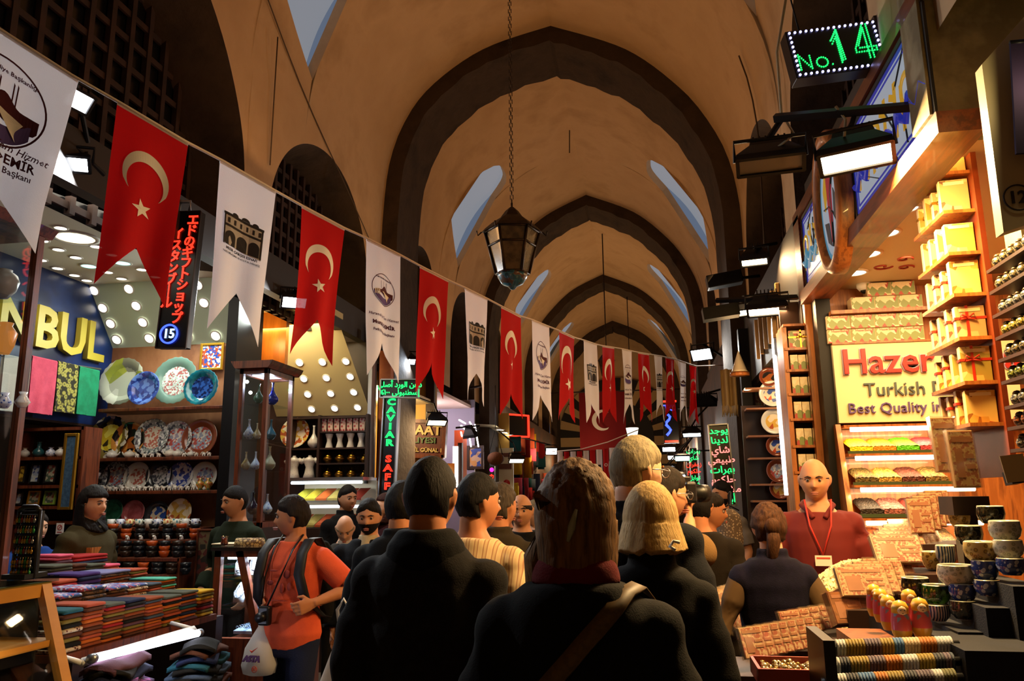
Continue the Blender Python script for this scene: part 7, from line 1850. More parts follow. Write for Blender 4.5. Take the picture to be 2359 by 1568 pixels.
# ------------------------------------------------------------------ people
from mathutils import noise
def remesh(mb, vox, it=2, fold=0, seed=0):
    """One continuous skin over the overlapping shapes, smoothed; fold adds cloth wrinkles."""
    me = mb.mesh('tmp'); o = bpy.data.objects.new('tmp', me); COL.objects.link(o)
    r = o.modifiers.new('r', 'REMESH'); r.mode = 'VOXEL'; r.voxel_size = vox; r.use_smooth_shade = True
    s = o.modifiers.new('s', 'SMOOTH'); s.factor = .5; s.iterations = it
    bpy.context.view_layer.update()
    out = bpy.data.meshes.new_from_object(o.evaluated_get(bpy.context.evaluated_depsgraph_get()))
    COL.objects.unlink(o); bpy.data.objects.remove(o)
    if fold:
        nn = [v.normal.copy() for v in out.vertices]
        for v, n in zip(out.vertices, nn):
            c = v.co
            v.co = c + n * fold * (noise.noise(Vector((c.x * 9 + seed, c.y * 9, c.z * 3.2))) + .6 * noise.noise(Vector((c.x * 5, c.y * 5 + seed, c.z * 14))))
    for p in out.polygons: p.use_smooth = True
    return out
def skin_obj(name, mb, vox, m, parent, it=2, fold=0, seed=0):
    me = remesh(mb, vox, it, fold, seed); me.name = name
    me.materials.clear(); me.materials.append(m)
    o = bpy.data.objects.new(name, me); COL.objects.link(o); o.parent = parent; return o
def ering(c, rx, ry, n=20, tw=0): return [Vector((c[0] + rx * math.cos(2 * PI * k / n), c[1] + ry * math.sin(2 * PI * k / n), c[2])) for k in range(n)]
SK = {k: M('skin_' + k, v, .55, spec=.3, col2=w, scale=14, sharp=(.2, .8)) for k, (v, w) in {'tan': ('c08a66', 'b47c58'), 'fair': ('d0a080', 'c49070'), 'warm': ('b87a54', 'aa6c48')}.items()}
def hairm(n, a, b): return M('hair_' + n, a, .7, spec=.18, col2=b, kind='noise', scale=9, stretch=(9, 9, 1.1), bump=.5, bscale=16, sharp=(.35, .65))
HM = {'dark': hairm('dark', '15100d', '241a14'), 'black': hairm('black', '0e0c0c', '1a1615'), 'grey': hairm('grey', '8a7c60', '645a48'), 'blond': hairm('blond', 'b0925c', '8a6c3e'), 'darkblond': hairm('darkblond', '7a5426', '4a3014'), 'brown': hairm('brown', '4a2c18', '2e1a0e'), 'mixed': hairm('mixed', '4a4038', '2e2620'), 'auburn': hairm('auburn', '3a1a12', '240e0a')}
eye_w = M('eye_white', '8a7c72', .3); eye_d = M('eye_dark', '140e0a', .15); lipm = M('lips', '9a5a4c', .5); browm = M('brow', '1a120e', .8)
NECK = Vector((0, .01, 1.52))
def head_shape(mb, X, fat=1.0):
    nu, nv = 56, 44; vs, fs = [], []
    for j in range(nv + 1):
        t = PI * j / nv
        for i in range(nu):
            a = 2 * PI * i / nu
            d = Vector((math.sin(t) * math.cos(a), math.sin(t) * math.sin(a), math.cos(t)))
            p = Vector((d.x * .076 * fat, d.y * .096 + .004, d.z * .118))
            if p.z < 0:
                q = min(1, -p.z / .118); p.x *= 1 - .22 * q * q; p.y = p.y * (1 - .10 * q) if d.y < 0 else p.y * (1 - .35 * q)
                if d.y < 0: p.y -= .008 * q
            if d.y < 0:
                x, z = p.x, p.z; f = min(1, -d.y * 1.6)
                g = lambda cx, cz, sx, sz: math.exp(-((x - cx) / sx) ** 2 - ((z - cz) / sz) ** 2)
                nz = max(0, min(1, (.012 - z) / .045)) if z > -.035 else max(0, (z + .052) / .017)
                p.y -= f * (.027 * nz * math.exp(-(x / (.009 + .005 * nz)) ** 2) + .006 * g(0, .022, .045, .010) + .008 * g(0, -.063, .022, .008) + .004 * g(0, -.076, .02, .006) + .010 * g(0, -.102, .022, .014) + .004 * (g(.040, -.03, .02, .02) + g(-.040, -.03, .02, .02)))
                p.y += f * (.012 * (g(.031, .002, .017, .011) + g(-.031, .002, .017, .011)) + .004 * g(0, -.070, .02, .0035))
            vs.append(X @ p)
    fs = [(j * nu + i, (j + 1) * nu + i, (j + 1) * nu + (i + 1) % nu, j * nu + (i + 1) % nu) for j in range(nv) for i in range(nu)]
    mb.add(vs, fs, True)
    for s in (-1, 1):
        n = len(mb.v); mb.ball((0, 0, 0), (.011, .020, .032), 10, 8)
        E = X @ Matrix.Translation((s * .077 * fat, .012, -.004)) @ Euler((0, s * .12, s * -.45)).to_matrix().to_4x4()
        mb.v[n:] = [tuple(E @ Vector(v)) for v in mb.v[n:]]
def hair_shell(X, style, fat=1.0, seed=0):
    """Hair over the skull, thinning out at the hairline; long styles fall from the widest part of the head."""
    mb = MB(); nu, nv = 60, 48; vs = []
    ln, flare = style.get('len', 0), style.get('flare', 0); line = style.get('line', .50); th = style.get('th', .012); wild = style.get('wild', .4)
    for j in range(nv + 1):
        t = PI * j / nv
        for i in range(nu):
            a = 2 * PI * i / nu
            d = Vector((math.sin(t) * math.cos(a), math.sin(t) * math.sin(a), math.cos(t)))
            nz_ = noise.noise(d * 5 + Vector((seed, 0, 0))); n2 = noise.noise(Vector((d.x * 16, d.y * 16, d.z * 3 + seed)))
            k = 1 + .05 * nz_ * wild + .03 * n2 * wild
            base = Vector((d.x * .076 * fat, d.y * .096 + .004, d.z * .118))
            if base.z < 0:
                q = min(1, -base.z / .118); base.x *= 1 - .22 * q * q; base.y *= (1 - .10 * q) if d.y < 0 else (1 - .35 * q)
            # distance inside the hair area (positive = hair)
            front = line - .30 * abs(d.x) + .04 * n2
            inside = d.z - front if d.y < -.15 else max(d.z - front, (d.y + .15) * 1.4 + (d.z - .15) * .8 if d.z > -.05 else (d.y - .10 + max(0, abs(d.x) - .72) * -1.2))
            if not ln: inside = min(inside, d.z + .60 + .05 * n2)
            if style.get('bald'): inside = min(inside, style['bald'] - d.z + .25 * max(0, d.y))
            m_ = max(-1, min(1, inside / .16))
            if ln and t > PI / 2:
                q = (t - PI / 2) / (PI / 2); e = min(1, (1 - q) * 5)
                r = Vector((math.cos(a) * (.076 * fat + th), math.sin(a) * (.097 + th))) * (1 + flare * q) * (.15 + .85 * e ** .5) * (k + .04 * noise.noise(Vector((a * 5, q * 1.5, seed))) * wild)
                p = Vector((r.x, r.y + .006, -q * ln + .014 * noise.noise(Vector((a * 4, seed, 0)))))
                if d.y < -style.get('open', .38): p = Vector((p.x * .6, p.y * .3 + .03, max(p.z, -.09)))
            elif ln and d.y < -style.get('open', .38) and d.z < line: p = base * .86
            else: p = base + d * (th * m_ if m_ > 0 else .012 * m_) * (1 + .5 * wild * (nz_ + n2))
            vs.append(X @ p)
    fs = [(j * nu + i, (j + 1) * nu + i, (j + 1) * nu + (i + 1) % nu, j * nu + (i + 1) % nu) for j in range(nv) for i in range(nu)]
    mb.add(vs, fs, True)
    if style.get('bun'): mb.ball(X @ Vector((0, .115, style['bun'])), (.040, .030, .045), 14, 10)
    if style.get('tail'): mb.tube([X @ Vector(v) for v in ((0, .10, .0), (0, .118, -.06), (0.01, .105, -.14), (0, .10, -.19))], [.03, .035, .03, .012], 10)
    return mb
def hand(mb, w, e, s, curl=.5, grip=None, k=1.0):
    """Palm, four bent fingers of different length and a thumb leaving the side of the palm. w wrist, e elbow."""
    w = Vector(w); d = (w - Vector(e)).normalized()
    side = Vector(grip) if grip is not None else Vector((0, -1, 0))
    side = (side - d * side.dot(d)).normalized()                        # from the little finger to the index side
    pn = d.cross(side).normalized() * s                                 # out of the palm
    a = w + d * .085 * k
    mb.loft([[w + d * x + side * (y * wd) * k + pn * (z * th) * k for y, z in ((-1, -.6), (-.4, -1), (.4, -1), (1, -.6), (1, .6), (.4, 1), (-.4, 1), (-1, .6))] for x, wd, th in ((-.01, .024, .017), (.03 * k, .036, .015), (.09 * k, .042, .012))])
    for i, (o, L) in enumerate(((.033, .070), (.011, .078), (-.011, .072), (-.032, .056))):
        b = a + side * o * k; c = curl * (1 + .12 * i); L *= k
        def dr(t): return d * math.cos(t) + pn * math.sin(t)
        p1 = b + dr(c * .5) * L * .45; p2 = p1 + dr(c * 1.3) * L * .32; p3 = p2 + dr(c * 2.0) * L * .25
        mb.tube([b - d * .015, b, p1, p2, p3], [.0095 * k, .0092 * k, .0088 * k, .008 * k, .0066 * k], 8)
    t0 = w + d * .025 * k + side * .026 * k
    t1 = t0 + (side * .75 + d * .6 + pn * .25).normalized() * .04 * k
    t2 = t1 + (side * .1 + d * .9 + pn * .5).normalized() * .032 * k
    mb.tube([t0 - side * .01, t0, t1, t2], [.013 * k, .012 * k, .0105 * k, .0085 * k], 8)
DEF_ARM = {-1: ((-.222, .035, 1.13), (-.212, -.05, .88)), 1: ((.222, .035, 1.13), (.212, -.05, .88))}
def person(label, px, py, Y, face, top, hair, hs, skin='tan', trousers='navy', head=(0, 0), arms=None, vox=.010, fat=1.0, cloth=None, H=None, build=1.0, stride=0, beard=None, glasses=False, curl=(.5, .5), grip=(None, None), lean=0, group=None, plat=None):
    """px, py: top of the head in the photo; face: 0 looks to the camera, 90 to the right, 180 away."""
    q = at(px, py, Y)
    H = H or q.z; s = H / 1.735; z0_ = q.z - H if plat else 0
    t = thing('person', label, 'person', (q.x, Y, z0_), R(face), group)
    if plat: tag(MB().box((0, 0, z0_ / 2), (.5, .3, z0_)).build('standing_step', wood_dark, None, (q.x, Y, 0)), plat, 'step')
    t.scale = (s, s, s)
    hy, ht = R(head[0]), R(head[1])
    LN = Matrix.Rotation(lean, 4, 'X')
    def P(v):                                                            # leaning from the hips
        v = Vector(v); z0 = .95
        if lean and v.z > z0:
            w = min(1, (v.z - z0) / .3); return Vector((0, 0, z0)) + Matrix.Rotation(lean * w, 3, 'X') @ (v - Vector((0, 0, z0)))
        return v
    NK = P(NECK)
    X = Matrix.Translation(NK) @ Matrix.Rotation(hy, 4, 'Z') @ Matrix.Rotation(ht, 4, 'X') @ Matrix.Translation(Vector((0, -.018, 1.612)) - NECK)
    b = build
    torso = [((0, 0, .84), .150, .11), ((0, 0, .93), .172 * b, .125 * b), ((0, -.005, 1.02), .160 * b, .118 * b), ((0, -.005, 1.12), .150 * b, .112 * b), ((0, 0, 1.24), .165 * b, .120 * b), ((0, .005, 1.33), .176 * b, .116 * b), ((0, .01, 1.39), .156 * b, .098 * b), ((0, .014, 1.43), .120, .082), ((0, .014, 1.462), .086, .070), ((0, .014, 1.49), .068, .062)]
    A = {k: [P(v) if False else Vector(v) for v in (arms or {}).get(k, DEF_ARM[k])] for k in (-1, 1)}
    if arms is None and lean: A = {k: [P(v) for v in A[k]] for k in A}
    legs = {k: [Vector((k * .088, 0, .90)), Vector((k * .10, -.02 - k * stride * .10, .49)), Vector((k * .10, .02 - k * stride * .22, .085))] for k in (-1, 1)}
    def shoulder(k): return P((k * .172 * b, .008, 1.372))
    m = MB()
    m.loft([ering(P(c) - Vector((0, 0, 0)), rx * .93, ry * .93) for c, rx, ry in torso])
    m.tube([P((0, .016, 1.44)), NK + Vector((0, .004, .02)), X @ Vector((0, .012, -.03))], [.062, .057 * fat, .055], 14)
    head_shape(m, X, fat)
    for k in (-1, 1):
        e, w = A[k]; sh = shoulder(k)
        m.tube([sh + (sh - e).normalized() * .02, sh, sh.lerp(e, .5), e, e.lerp(w, .35), w], [.040, .050 * b, .046 * b, .038, .038, .026], 12)
        hand(m, w, e, k, curl[0 if k < 0 else 1], grip[0 if k < 0 else 1])
        h_, kn, an = legs[k]; m.tube([h_, h_.lerp(kn, .5), kn, kn.lerp(an, .4), an], [.080, .070, .052, .050, .036], 12)
        m.tube([an + Vector((0, .03, -.03)), an + Vector((0, -.06, -.05)), an + Vector((0, -.15, -.06))], [.035, .035, .028], 10)
    body = skin_obj('body', m, vox, SK[skin], t, 1)
    # face
    em = MB()
    for k in (-1, 1):
        em.mat(eye_w).ball(X @ Vector((k * .031, -.0785, .001)), .0100, 12, 8).mat(eye_d).ball(X @ Vector((k * .031, -.0858, .001)), (.0060, .0045, .0060), 8, 6)
    em.build('eyes', None, body)
    bm_2 = MB()
    for k in (-1, 1): bm_2.tube([X @ Vector((k * x, y, z)) for x, y, z in ((.012, -.094, .017), (.030, -.093, .023), (.048, -.079, .017))], [.003, .0042, .002], 6)
    bm_2.build('eyebrows', browm if hair not in ('blond', 'grey') else HM['darkblond'], body)
    MB().ball(X @ Vector((0, -.0985, -.0655)), (.021, .006, .005), 10, 6).ball(X @ Vector((0, -.0975, -.0745)), (.018, .006, .0055), 10, 6).build('lips', lipm, body)
    if hair: hair_shell(X, hs, fat, px % 7).build('hair', HM[hair], t)
    if beard:
        bd2 = MB(); nu, nv = 30, 12; vs = []
        for j in range(nv + 1):
            for i in range(nu + 1):
                a = PI + PI * i / nu; z = -.035 - .085 * j / nv
                q2 = -z / .118; r = math.sqrt(max(0, 1 - q2 * q2)) + .02
                fr = max(0, -math.sin(a)); k2 = 1 - .22 * q2 * q2; mo = .82 if (j < 5 and abs(math.cos(a)) < .22 and j > 2) else 1
                vs.append(X @ Vector((math.cos(a) * (.080 * r * k2) * mo, math.sin(a) * (.106 * r) * mo + .002 - .010 * q2 * fr, z)))
        bd2.add(vs, [(j * (nu + 1) + i, j * (nu + 1) + i + 1, (j + 1) * (nu + 1) + i + 1, (j + 1) * (nu + 1) + i) for j in range(nv) for i in range(nu)], True); bd2.build('beard', HM[beard], t)
    if glasses:
        g = MB()
        for k in (-1, 1):
            g.tube([X @ Vector((k * .033 + .022 * math.cos(a * PI / 8), -.104, .0 + .017 * math.sin(a * PI / 8))) for a in range(17)], .0018, 5)
            g.tube([X @ Vector((k * .055, -.104, .006)), X @ Vector((k * .082, -.04, .006)), X @ Vector((k * .084, .02, .002))], .0022, 5)
        g.tube([X @ Vector((-.011, -.106, .004)), X @ Vector((.011, -.106, .004))], .002, 5); g.build('glasses', steel, t)
    # clothes
    cm = cloth; th = top.get('th', .014); hem = top.get('hem', .86); fl = top.get('flare', 0)
    c = MB(); rings = []
    zt = top.get('neck', 1.465)
    for (cc, rx, ry) in torso:
        if cc[2] < hem - .02 or cc[2] > zt + .02: continue
        rings.append(ering(P(cc), rx + th + (fl * max(0, 1.2 - cc[2])), ry + th + fl * max(0, 1.2 - cc[2])))
    if hem < .84:
        rings = [ering((0, 0, hem), .178 * b + th + fl * (1.2 - hem), .135 * b + th + fl * (1.2 - hem))] + rings
    c.loft(rings)
    for k in (-1, 1):
        e, w = A[k]; sh = shoulder(k) - Vector((0, 0, th * .55)); inn = P((k * .09, .012, 1.405 - th * .5)); c.ball(sh, (.046 * b + th, .050 * b + th, .048 * b + th), 16, 10)
        if top.get('sleeve', 'long') == 'long': c.tube([inn, sh, sh.lerp(e, .5), e, e.lerp(w, .5), w - (w - e).normalized() * .015], [.040 + th * .5, .053 * b + th, .051 * b + th, .043 + th, .041 + th, .034 + th], 14)
        elif top.get('sleeve') == 'short': c.tube([inn, sh, sh.lerp(e, .4), sh.lerp(e, .78)], [.042 + th * .5, .054 * b + th, .055 * b + th, .056 + th], 14)
        elif top.get('sleeve') == 'none': c.tube([inn, sh], [.042 + th * .5, .050 + th], 14)
    if top.get('collar'):
        c.loft([ering(P((0, .016, 1.42)), .11, .09), ering(P((0, .022, 1.475)), .080, .078), ering(P((0, .028, 1.51)), .080, .076)])
    if top.get('hood'): c.ball(P((0, .088, 1.40)), (.085, .042, .055), 16, 10)
    skin_obj(top.get('name', 'jacket'), c, max(vox, .010), top['m'], t, 7 if th > .024 else 3, top.get('fold', .007), px % 11)
    if top.get('under'):                                                  # second layer: shirt front and sleeves seen under an open jacket
        u = MB(); u.loft([ering(P((0, -.012, z)), rx, ry) for z, rx, ry in ((1.15, .06, .125), (1.30, .07, .135), (1.42, .06, .105), (1.49, .066, .066))])
        skin_obj('shirt', u, .01, top['under'], t, 2)
    if top.get('sleeves_m'):
        u = MB()
        for k in (-1, 1):
            e, w = A[k]; sh = shoulder(k)
            u.tube([P((k * .12, .01, 1.385)), sh, sh.lerp(e, .5), e, e.lerp(w, .5), w - (w - e).normalized() * .015], [.05, .064, .060, .054, .05, .042], 14)
        skin_obj('sleeves', u, .01, top['sleeves_m'], t, 2, .004, px % 5)
    # trousers and shoes
    tr_ = MB(); tr_.loft([ering((0, 0, .80), .165 * b, .125 * b), ering((0, 0, .90), .172 * b, .125 * b), ering((0, 0, .97), .160 * b, .116 * b)])
    for k in (-1, 1):
        h_, kn, an = legs[k]; tr_.tube([h_, h_.lerp(kn, .5), kn, kn.lerp(an, .5), an + Vector((0, 0, -.02))], [.098, .088, .072, .068, .062], 14)
        sh_ = MB(); f0 = an + Vector((0, .045, -.04)); sh_.tube([f0, an + Vector((0, -.05, -.042)), an + Vector((0, -.13, -.05)), an + Vector((0, -.175, -.055))], [.040, .045, .042, .028], 12)
        me = sh_; o = me.build('shoe', M('shoe_dark', '15110e', .5), t)
        zmin = min(v.co.z for v in o.data.vertices)
        for v in o.data.vertices: v.co.z = max(0.0, v.co.z)
    skin_obj('trousers', tr_, .013, cloth_m(trousers) if trousers in cloth_cols else trousers, t, 2, .006, px % 13)
    t['_X'] = 0; del t['_X']
    bpy.context.view_layer.update()
    return t, X
def to_local(t, p): bpy.context.view_layer.update(); return t.matrix_world.inverted() @ Vector(p)
def pre(px, py, Y, face):
    """World point -> the local frame of a person standing there."""
    q = at(px, py, Y); s = q.z / 1.735
    return lambda p: (Matrix.Rotation(-R(face), 3, 'Z') @ (Vector(p) - Vector((q.x, Y, 0)))) / s
def fabric(n, a, b=None, **k): return M('fabric_' + n, a, .92, col2=b, scale=k.pop('scale', 30), bump=.3, bscale=220, spec=.15, **k)
short = dict(line=.52, th=.012); crop = dict(line=.45, th=.007, wild=.15)
coat = fabric('charcoal', '1c1918', '151312'); blackc = fabric('black', '0e0d0d'); navyc = fabric('navy', '0e1016'); olive = fabric('olive_dark', '2c2418'); grey_suit = fabric('grey', '34322e')
# nearest figures, seen from behind
p1, X1 = person('man in a long charcoal coat seen from behind in the middle foreground', 990, 1050, 2.4, 178, dict(m=coat, hem=.42, th=.028, flare=.04, collar=True, fold=.010, name='coat'), 'black', crop, 'warm', 'black', vox=.009, build=1.0)
skin_obj('coat_collar', MB().loft([ering((0, .02, 1.40), .135, .115), ering((0, .03, 1.47), .118, .102), ering((0, .03, 1.515), .085, .080)]), .01, fabric('collar_black', '0e0d0d'), p1, 2, .004)
p2, X2 = person('woman in a black coat with a slanting bag strap, nearest figure seen from behind', 1320, 1070, 1.85, 184, dict(m=blackc, hem=.55, th=.034, flare=.05, collar=True, fold=.012, name='coat'), 'darkblond', dict(len=.215, flare=-.12, th=.022, wild=.5, line=.5, open=.3), 'fair', 'black', head=(-14, 0), vox=.009, build=.96)
skin_obj('red_scarf', MB().loft([ering((0, .012, 1.465), .105, .094), ering((0, .014, 1.50), .098, .090), ering((0, .012, 1.53), .082, .078)]), .009, fabric('red_scarf', '5a0e10'), p2, 2, .006)
MB().tube([X2 @ Vector((-.03, .118, .02)), X2 @ Vector((-.02, .126, -.02)), X2 @ Vector((-.01, .122, -.05))], [.004, .009, .004], 8).build('hair_clip', M('clip_pale', '8a8a70', .3, coat=.4), p2)
MB().tube([X2 @ Vector((.05, .09, .05)), X2 @ Vector((.09, .03, -.09)), X2 @ Vector((.1, .0, -.2)), X2 @ Vector((.12, .02, -.26))], [.03, .035, .03, .012], 10).build('loose_strands', HM['darkblond'], p2)
bs2 = thing('shoulder_bag', 'olive brown bag strap and dark bag worn across the black coat', 'bag', (0, 0, 0))
from mathutils.bvhtree import BVHTree
def hug(o, pts, lift=.008):
    """Points of the photograph laid onto the surface of an object."""
    bpy.context.view_layer.update()
    bv = BVHTree.FromPolygons([o.matrix_world @ v.co for v in o.data.vertices], [p.vertices[:] for p in o.data.polygons]); out = []
    for x, y in pts:
        h = bv.ray_cast(EYE, ray(x, y).normalized())
        if h[0] is not None: out.append(h[0] + (EYE - h[0]).normalized() * lift)
    return out
coat_o = [k_ for k_ in kids(p2) if k_.name.startswith('coat')][0]
sp_ = hug(coat_o, [(1462, 1342), (1445, 1362), (1415, 1402), (1380, 1443), (1345, 1482), (1308, 1526), (1270, 1568), (1225, 1620), (1180, 1680)])
sp_ = [sp_[0] + Vector((.05, .16, -.03)), sp_[0] + Vector((.025, .07, .006))] + sp_
sm_ = MB(); rr = []
for i_, a_ in enumerate(sp_):
    u_ = (sp_[min(i_ + 1, len(sp_) - 1)] - sp_[max(0, i_ - 1)]).normalized(); n_ = u_.cross(Vector((-.2, -1, .5))).normalized() * .019; d_ = Vector((0, -.004, .003))
    rr.append([a_ + n_ + d_, a_ - n_ + d_, a_ - n_ - d_, a_ + n_ - d_])
sm_.loft(rr)
sm_.build('strap', M('strap_olive', '5a4216', .6, col2='4a3612', scale=60), bs2); MB().box(sp_[-1] + Vector((-.06, -.0, -.16)), (.30, .10, .24), bev=.02).build('bag_body', blackc, bs2)
p3, X3 = person('tall grey blond man in glasses and dark navy jacket, looking away to the right', 1450, 1004, 3.05, 168, dict(m=navyc, hem=.80, th=.03, collar=True, name='jacket'), 'grey', dict(line=.5, th=.012, wild=.3), 'fair', 'navy', head=(-38, 4), vox=.009, glasses=True)
p4, X4 = person('woman with a straight blond bob and dark coat seen from behind', 1495, 1116, 2.65, 178, dict(m=blackc, hem=.6, th=.026, flare=.0, collar=True, name='coat'), 'blond', dict(len=.115, flare=.34, th=.020, wild=.15, line=.4, open=.4), 'fair', 'black', vox=.010, build=.86, arms={-1: ((-.198, .035, 1.13), (-.185, -.05, .88)), 1: ((.198, .035, 1.13), (.185, -.05, .88))})
q = to_local(p4, at(1552, 1258, 2.5)); MB().tube([q + Vector((-.02, 0, .012)), q + Vector((.0, -.0, .016)), q + Vector((.012, 0, .0)), q + Vector((-.005, .0, -.012))], .006, 6).build('white_toggle', white, p4)
stripe_sh = M('fabric_cream_check', 'c0a47a', .9, col2=['c8b088', '8a5a40', 'b89c74'], kind='stripe', scale=9, stretch=(1, .2, 2), sharp=(.1, .95))
p5, X5 = person('dark haired man in a cream checked shirt walking ahead, behind the charcoal coat', 1092, 1090, 3.35, 170, dict(m=stripe_sh, hem=.84, th=.022, sleeve='short', name='shirt'), 'black', short, 'warm', 'slate', head=(-40, 0), vox=.010)
p6, X6 = person('man in a dark olive jacket ahead of the cream checked shirt', 1148, 1112, 4.1, 172, dict(m=olive, hem=.8, th=.03, collar=True), 'mixed', short, 'warm', 'black', head=(-20, 0), vox=.012)
p10, _ = person('dark haired person half hidden behind the charcoal coat', 926, 1108, 3.75, 176, dict(m=blackc, hem=.8, th=.03, collar=True), 'black', short, 'warm', 'black', vox=.012)
# coming towards the camera
person('bald man with round face in a black jacket walking towards the camera', 1201, 1137, 5.5, 2, dict(m=blackc, hem=.82, th=.025), 'dark', dict(line=.3, th=.004, bald=.35), 'tan', 'black', vox=.008, fat=1.08, beard=None)
person('brown haired man in dark clothes behind the bald man in black', 1163, 1141, 6.4, 12, dict(m=olive, hem=.82, th=.025), 'brown', short, 'warm', 'navy', vox=.010)
person('grey haired man partly hidden beside the bald man in black', 1232, 1152, 6.9, -30, dict(m=grey_suit, hem=.82, th=.025), 'grey', short, 'fair', 'black', vox=.012)
person('person with auburn hair turned to the left under the red SAFF letters', 893, 1136, 6.6, -45, dict(m=fabric('wine', '2a0e10'), hem=.82, th=.025), 'auburn', dict(len=.16, flare=.1, th=.014, line=.5), 'fair', 'black', vox=.010)
p11, X11 = person('bearded dark haired man in a dark jacket with open cream collar', 852, 1147, 4.9, 6, dict(m=navyc, hem=.78, th=.03, under=fabric('cream_collar', 'a89878')), 'black', short, 'tan', 'black', vox=.008, beard='black', head=(4, 6))
p12, X12 = person('old bald man in a grey suit and white shirt looking down', 797, 1178, 5.9, 18, dict(m=grey_suit, hem=.78, th=.025, under=fabric('white_shirt', 'b8b0a8'), name='suit_jacket'), 'grey', dict(line=.3, th=.005, bald=.22), 'fair', 'black', head=(0, 28), vox=.008)
person('man in a dark jacket before the lit spice counter looking right', 800, 1117, 7.0, 50, dict(m=blackc, hem=.8, th=.03, collar=True), 'black', short, 'tan', 'black', vox=.010, lean=-.0)
# orange shirt
orange = M('fabric_orange_shirt', 'd8562e', .9, col2='c84a28', scale=5, bump=.25, bscale=200)
F = pre(684, 1142, 4.4, -8)
po, Xo = person('x', 684, 1142, 4.4, -8, dict(m=orange, hem=.84, th=.018, sleeve='short', neck=1.45, name='t_shirt', fold=.0025), 'dark', dict(line=.50, th=.016, wild=.5), 'warm', 'navy', head=(-68, 2), vox=.006, stride=.5,
    arms={-1: (F(at(618, 1282, 4.46)), F(at(611, 1372, 4.36))), 1: ((.36, .07, 1.185), (.225, -.13, 1.12))}, curl=(1.35, 1.1), grip=((.3, -1, 0), (0, 0, 1)), build=1.03)
po['label'] = 'man in an orange T-shirt with backpack straps and camera, carrying a white bag'
pr_ = MB(); 
for (x, z, w_, h_) in ((-.04, 1.30, .06, .012), (.05, 1.28, .05, .05), (-.06, 1.23, .05, .03), (.02, 1.20, .03, .06), (.07, 1.21, .03, .05), (0, 1.13, .14, .006)):
    pr_.ball((x, -.148, z), (w_ / 2, .006, h_ / 2), 10, 6)
pr_.build('shirt_print', M('print_dark_red', '8a3024', .8), po)
MB().tube([(.245, -.10, 1.13), (.22, -.13, 1.1)], .001).lathe([(.030, -.014), (.033, 0), (.030, .014)], (.250, -.092, 1.132), 16, rot=(PI / 2 - .3, 0, 1.0), cap=False).build('watch', M('watch_gold', '8a6a30', .25, metal=.8), po)
bp = thing('backpack', 'black backpack with two wide shoulder straps worn over the orange shirt', 'backpack', po.location, po.rotation_euler.z); bp.scale = po.scale
skin_obj('pack_body', MB().loft([ering((0, .22, z), rx, ry) for z, rx, ry in ((.95, .12, .05), (1.0, .15, .085), (1.2, .16, .10), (1.38, .14, .08), (1.45, .09, .05))]), .012, blackc, bp, 2, .006)
for k in (-1, 1):
    pts = [Vector(v) for v in ((k * .11, .15, 1.40), (k * .118, .06, 1.482), (k * .128, -.04, 1.478), (k * .134, -.125, 1.40), (k * .138, -.158, 1.28), (k * .16, -.12, 1.14), (k * .185, .02, 1.03), (k * .15, .16, 1.0))]
    mb = MB(); mb.loft([[p_ + Vector((k * .030 * u, w_ * -.011, 0)) + Vector((0, 0, 0)) for u, w_ in ((-1, -1), (1, -1), (1, 1), (-1, 1))] for p_ in pts], smooth=True); mb.build('shoulder_strap', M('strap_black', '16161a', .6), bp)
cmr = thing('camera', 'small black camera hanging on its neck strap over the orange shirt', 'camera', po.location, po.rotation_euler.z); cmr.scale = po.scale
MB().box((-.055, -.195, 1.05), (.075, .045, .11), bev=.012).lathe([(.026, -.02), (.028, .03)], (-.055, -.225, 1.045), 16, rot=(PI / 2, 0, 0)).build('camera_body', black, cmr)
MB().tube([(-.05, -.185, 1.10), (.02, -.172, 1.26), (.065, -.12, 1.42), (.07, -.02, 1.50), (.0, .075, 1.50), (-.07, -.02, 1.50), (-.075, -.10, 1.43), (-.085, -.172, 1.26), (-.09, -.187, 1.11)], .006, 6).build('neck_strap', black, cmr)
bagm = translucent('bag_white', 'cfc8c0', .92)
def carrier(p, w, h, label, rz=0):
    t = thing('carrier_bag', label, 'bag', p, rz)
    m = MB(); rr = []
    for zz, a_, b_ in ((-h, .30, .22), (-h * .97, .42, .30), (-h * .8, .50, .34), (-h * .5, .40, .27), (-h * .25, .22, .14), (-h * .08, .09, .05), (.02, .05, .03)):
        rr.append([Vector((w * a_ * math.cos(2 * PI * k / 28) * (1 + .05 * math.sin(5 * k + zz * 30)), w * b_ * math.sin(2 * PI * k / 28) * (1 + .08 * math.sin(7 * k + zz * 20)), zz)) for k in range(28)])
    m.loft(rr).build('bag_body', bagm, t); 
    MB().tube([(-.012, 0, .0), (-.02, 0, .05), (0, 0, .085), (.02, 0, .05), (.012, 0, 0)], .006, 6).build('handles', bagm, t)
    return t
hw = at(603, 1418, 4.31)
cb_ = carrier(hw + Vector((0, 0, -.035)), .215, .275, 'white plastic carrier bag with printed letters hanging from his hand', -.1)
text('lettering', 'ASTA', .042, M('print_purple', '4a2a5a', .7), cb_, (.0, -.080, -.180), (PI / 2 - .25, 0, 0), .004, .003, shear=.2)
MB().lathe([(.017, 0), (.017, .003), (.014, .003), (.014, 0)], (.022, -.080, -.232), 20, rot=(PI / 2, 0, 0), cap=False).build('ring_mark', M('print_red', 'b83a24', .7), cb_)
text('number', '11', .022, M('print_red'), cb_, (.022, -.083, -.232), (PI / 2, 0, 0), .003, .001)
MB().prism([(-.02, -.135), (-.006, -.15), (.03, -.12), (-.006, -.14)], .006, 'y', (0, -.070, 0)).build('check_mark', M('print_red'), cb_)
carrier(at(790, 1440, 2.62), .2, .42, 'pale plastic carrier bag hanging beside the charcoal coat', .2)
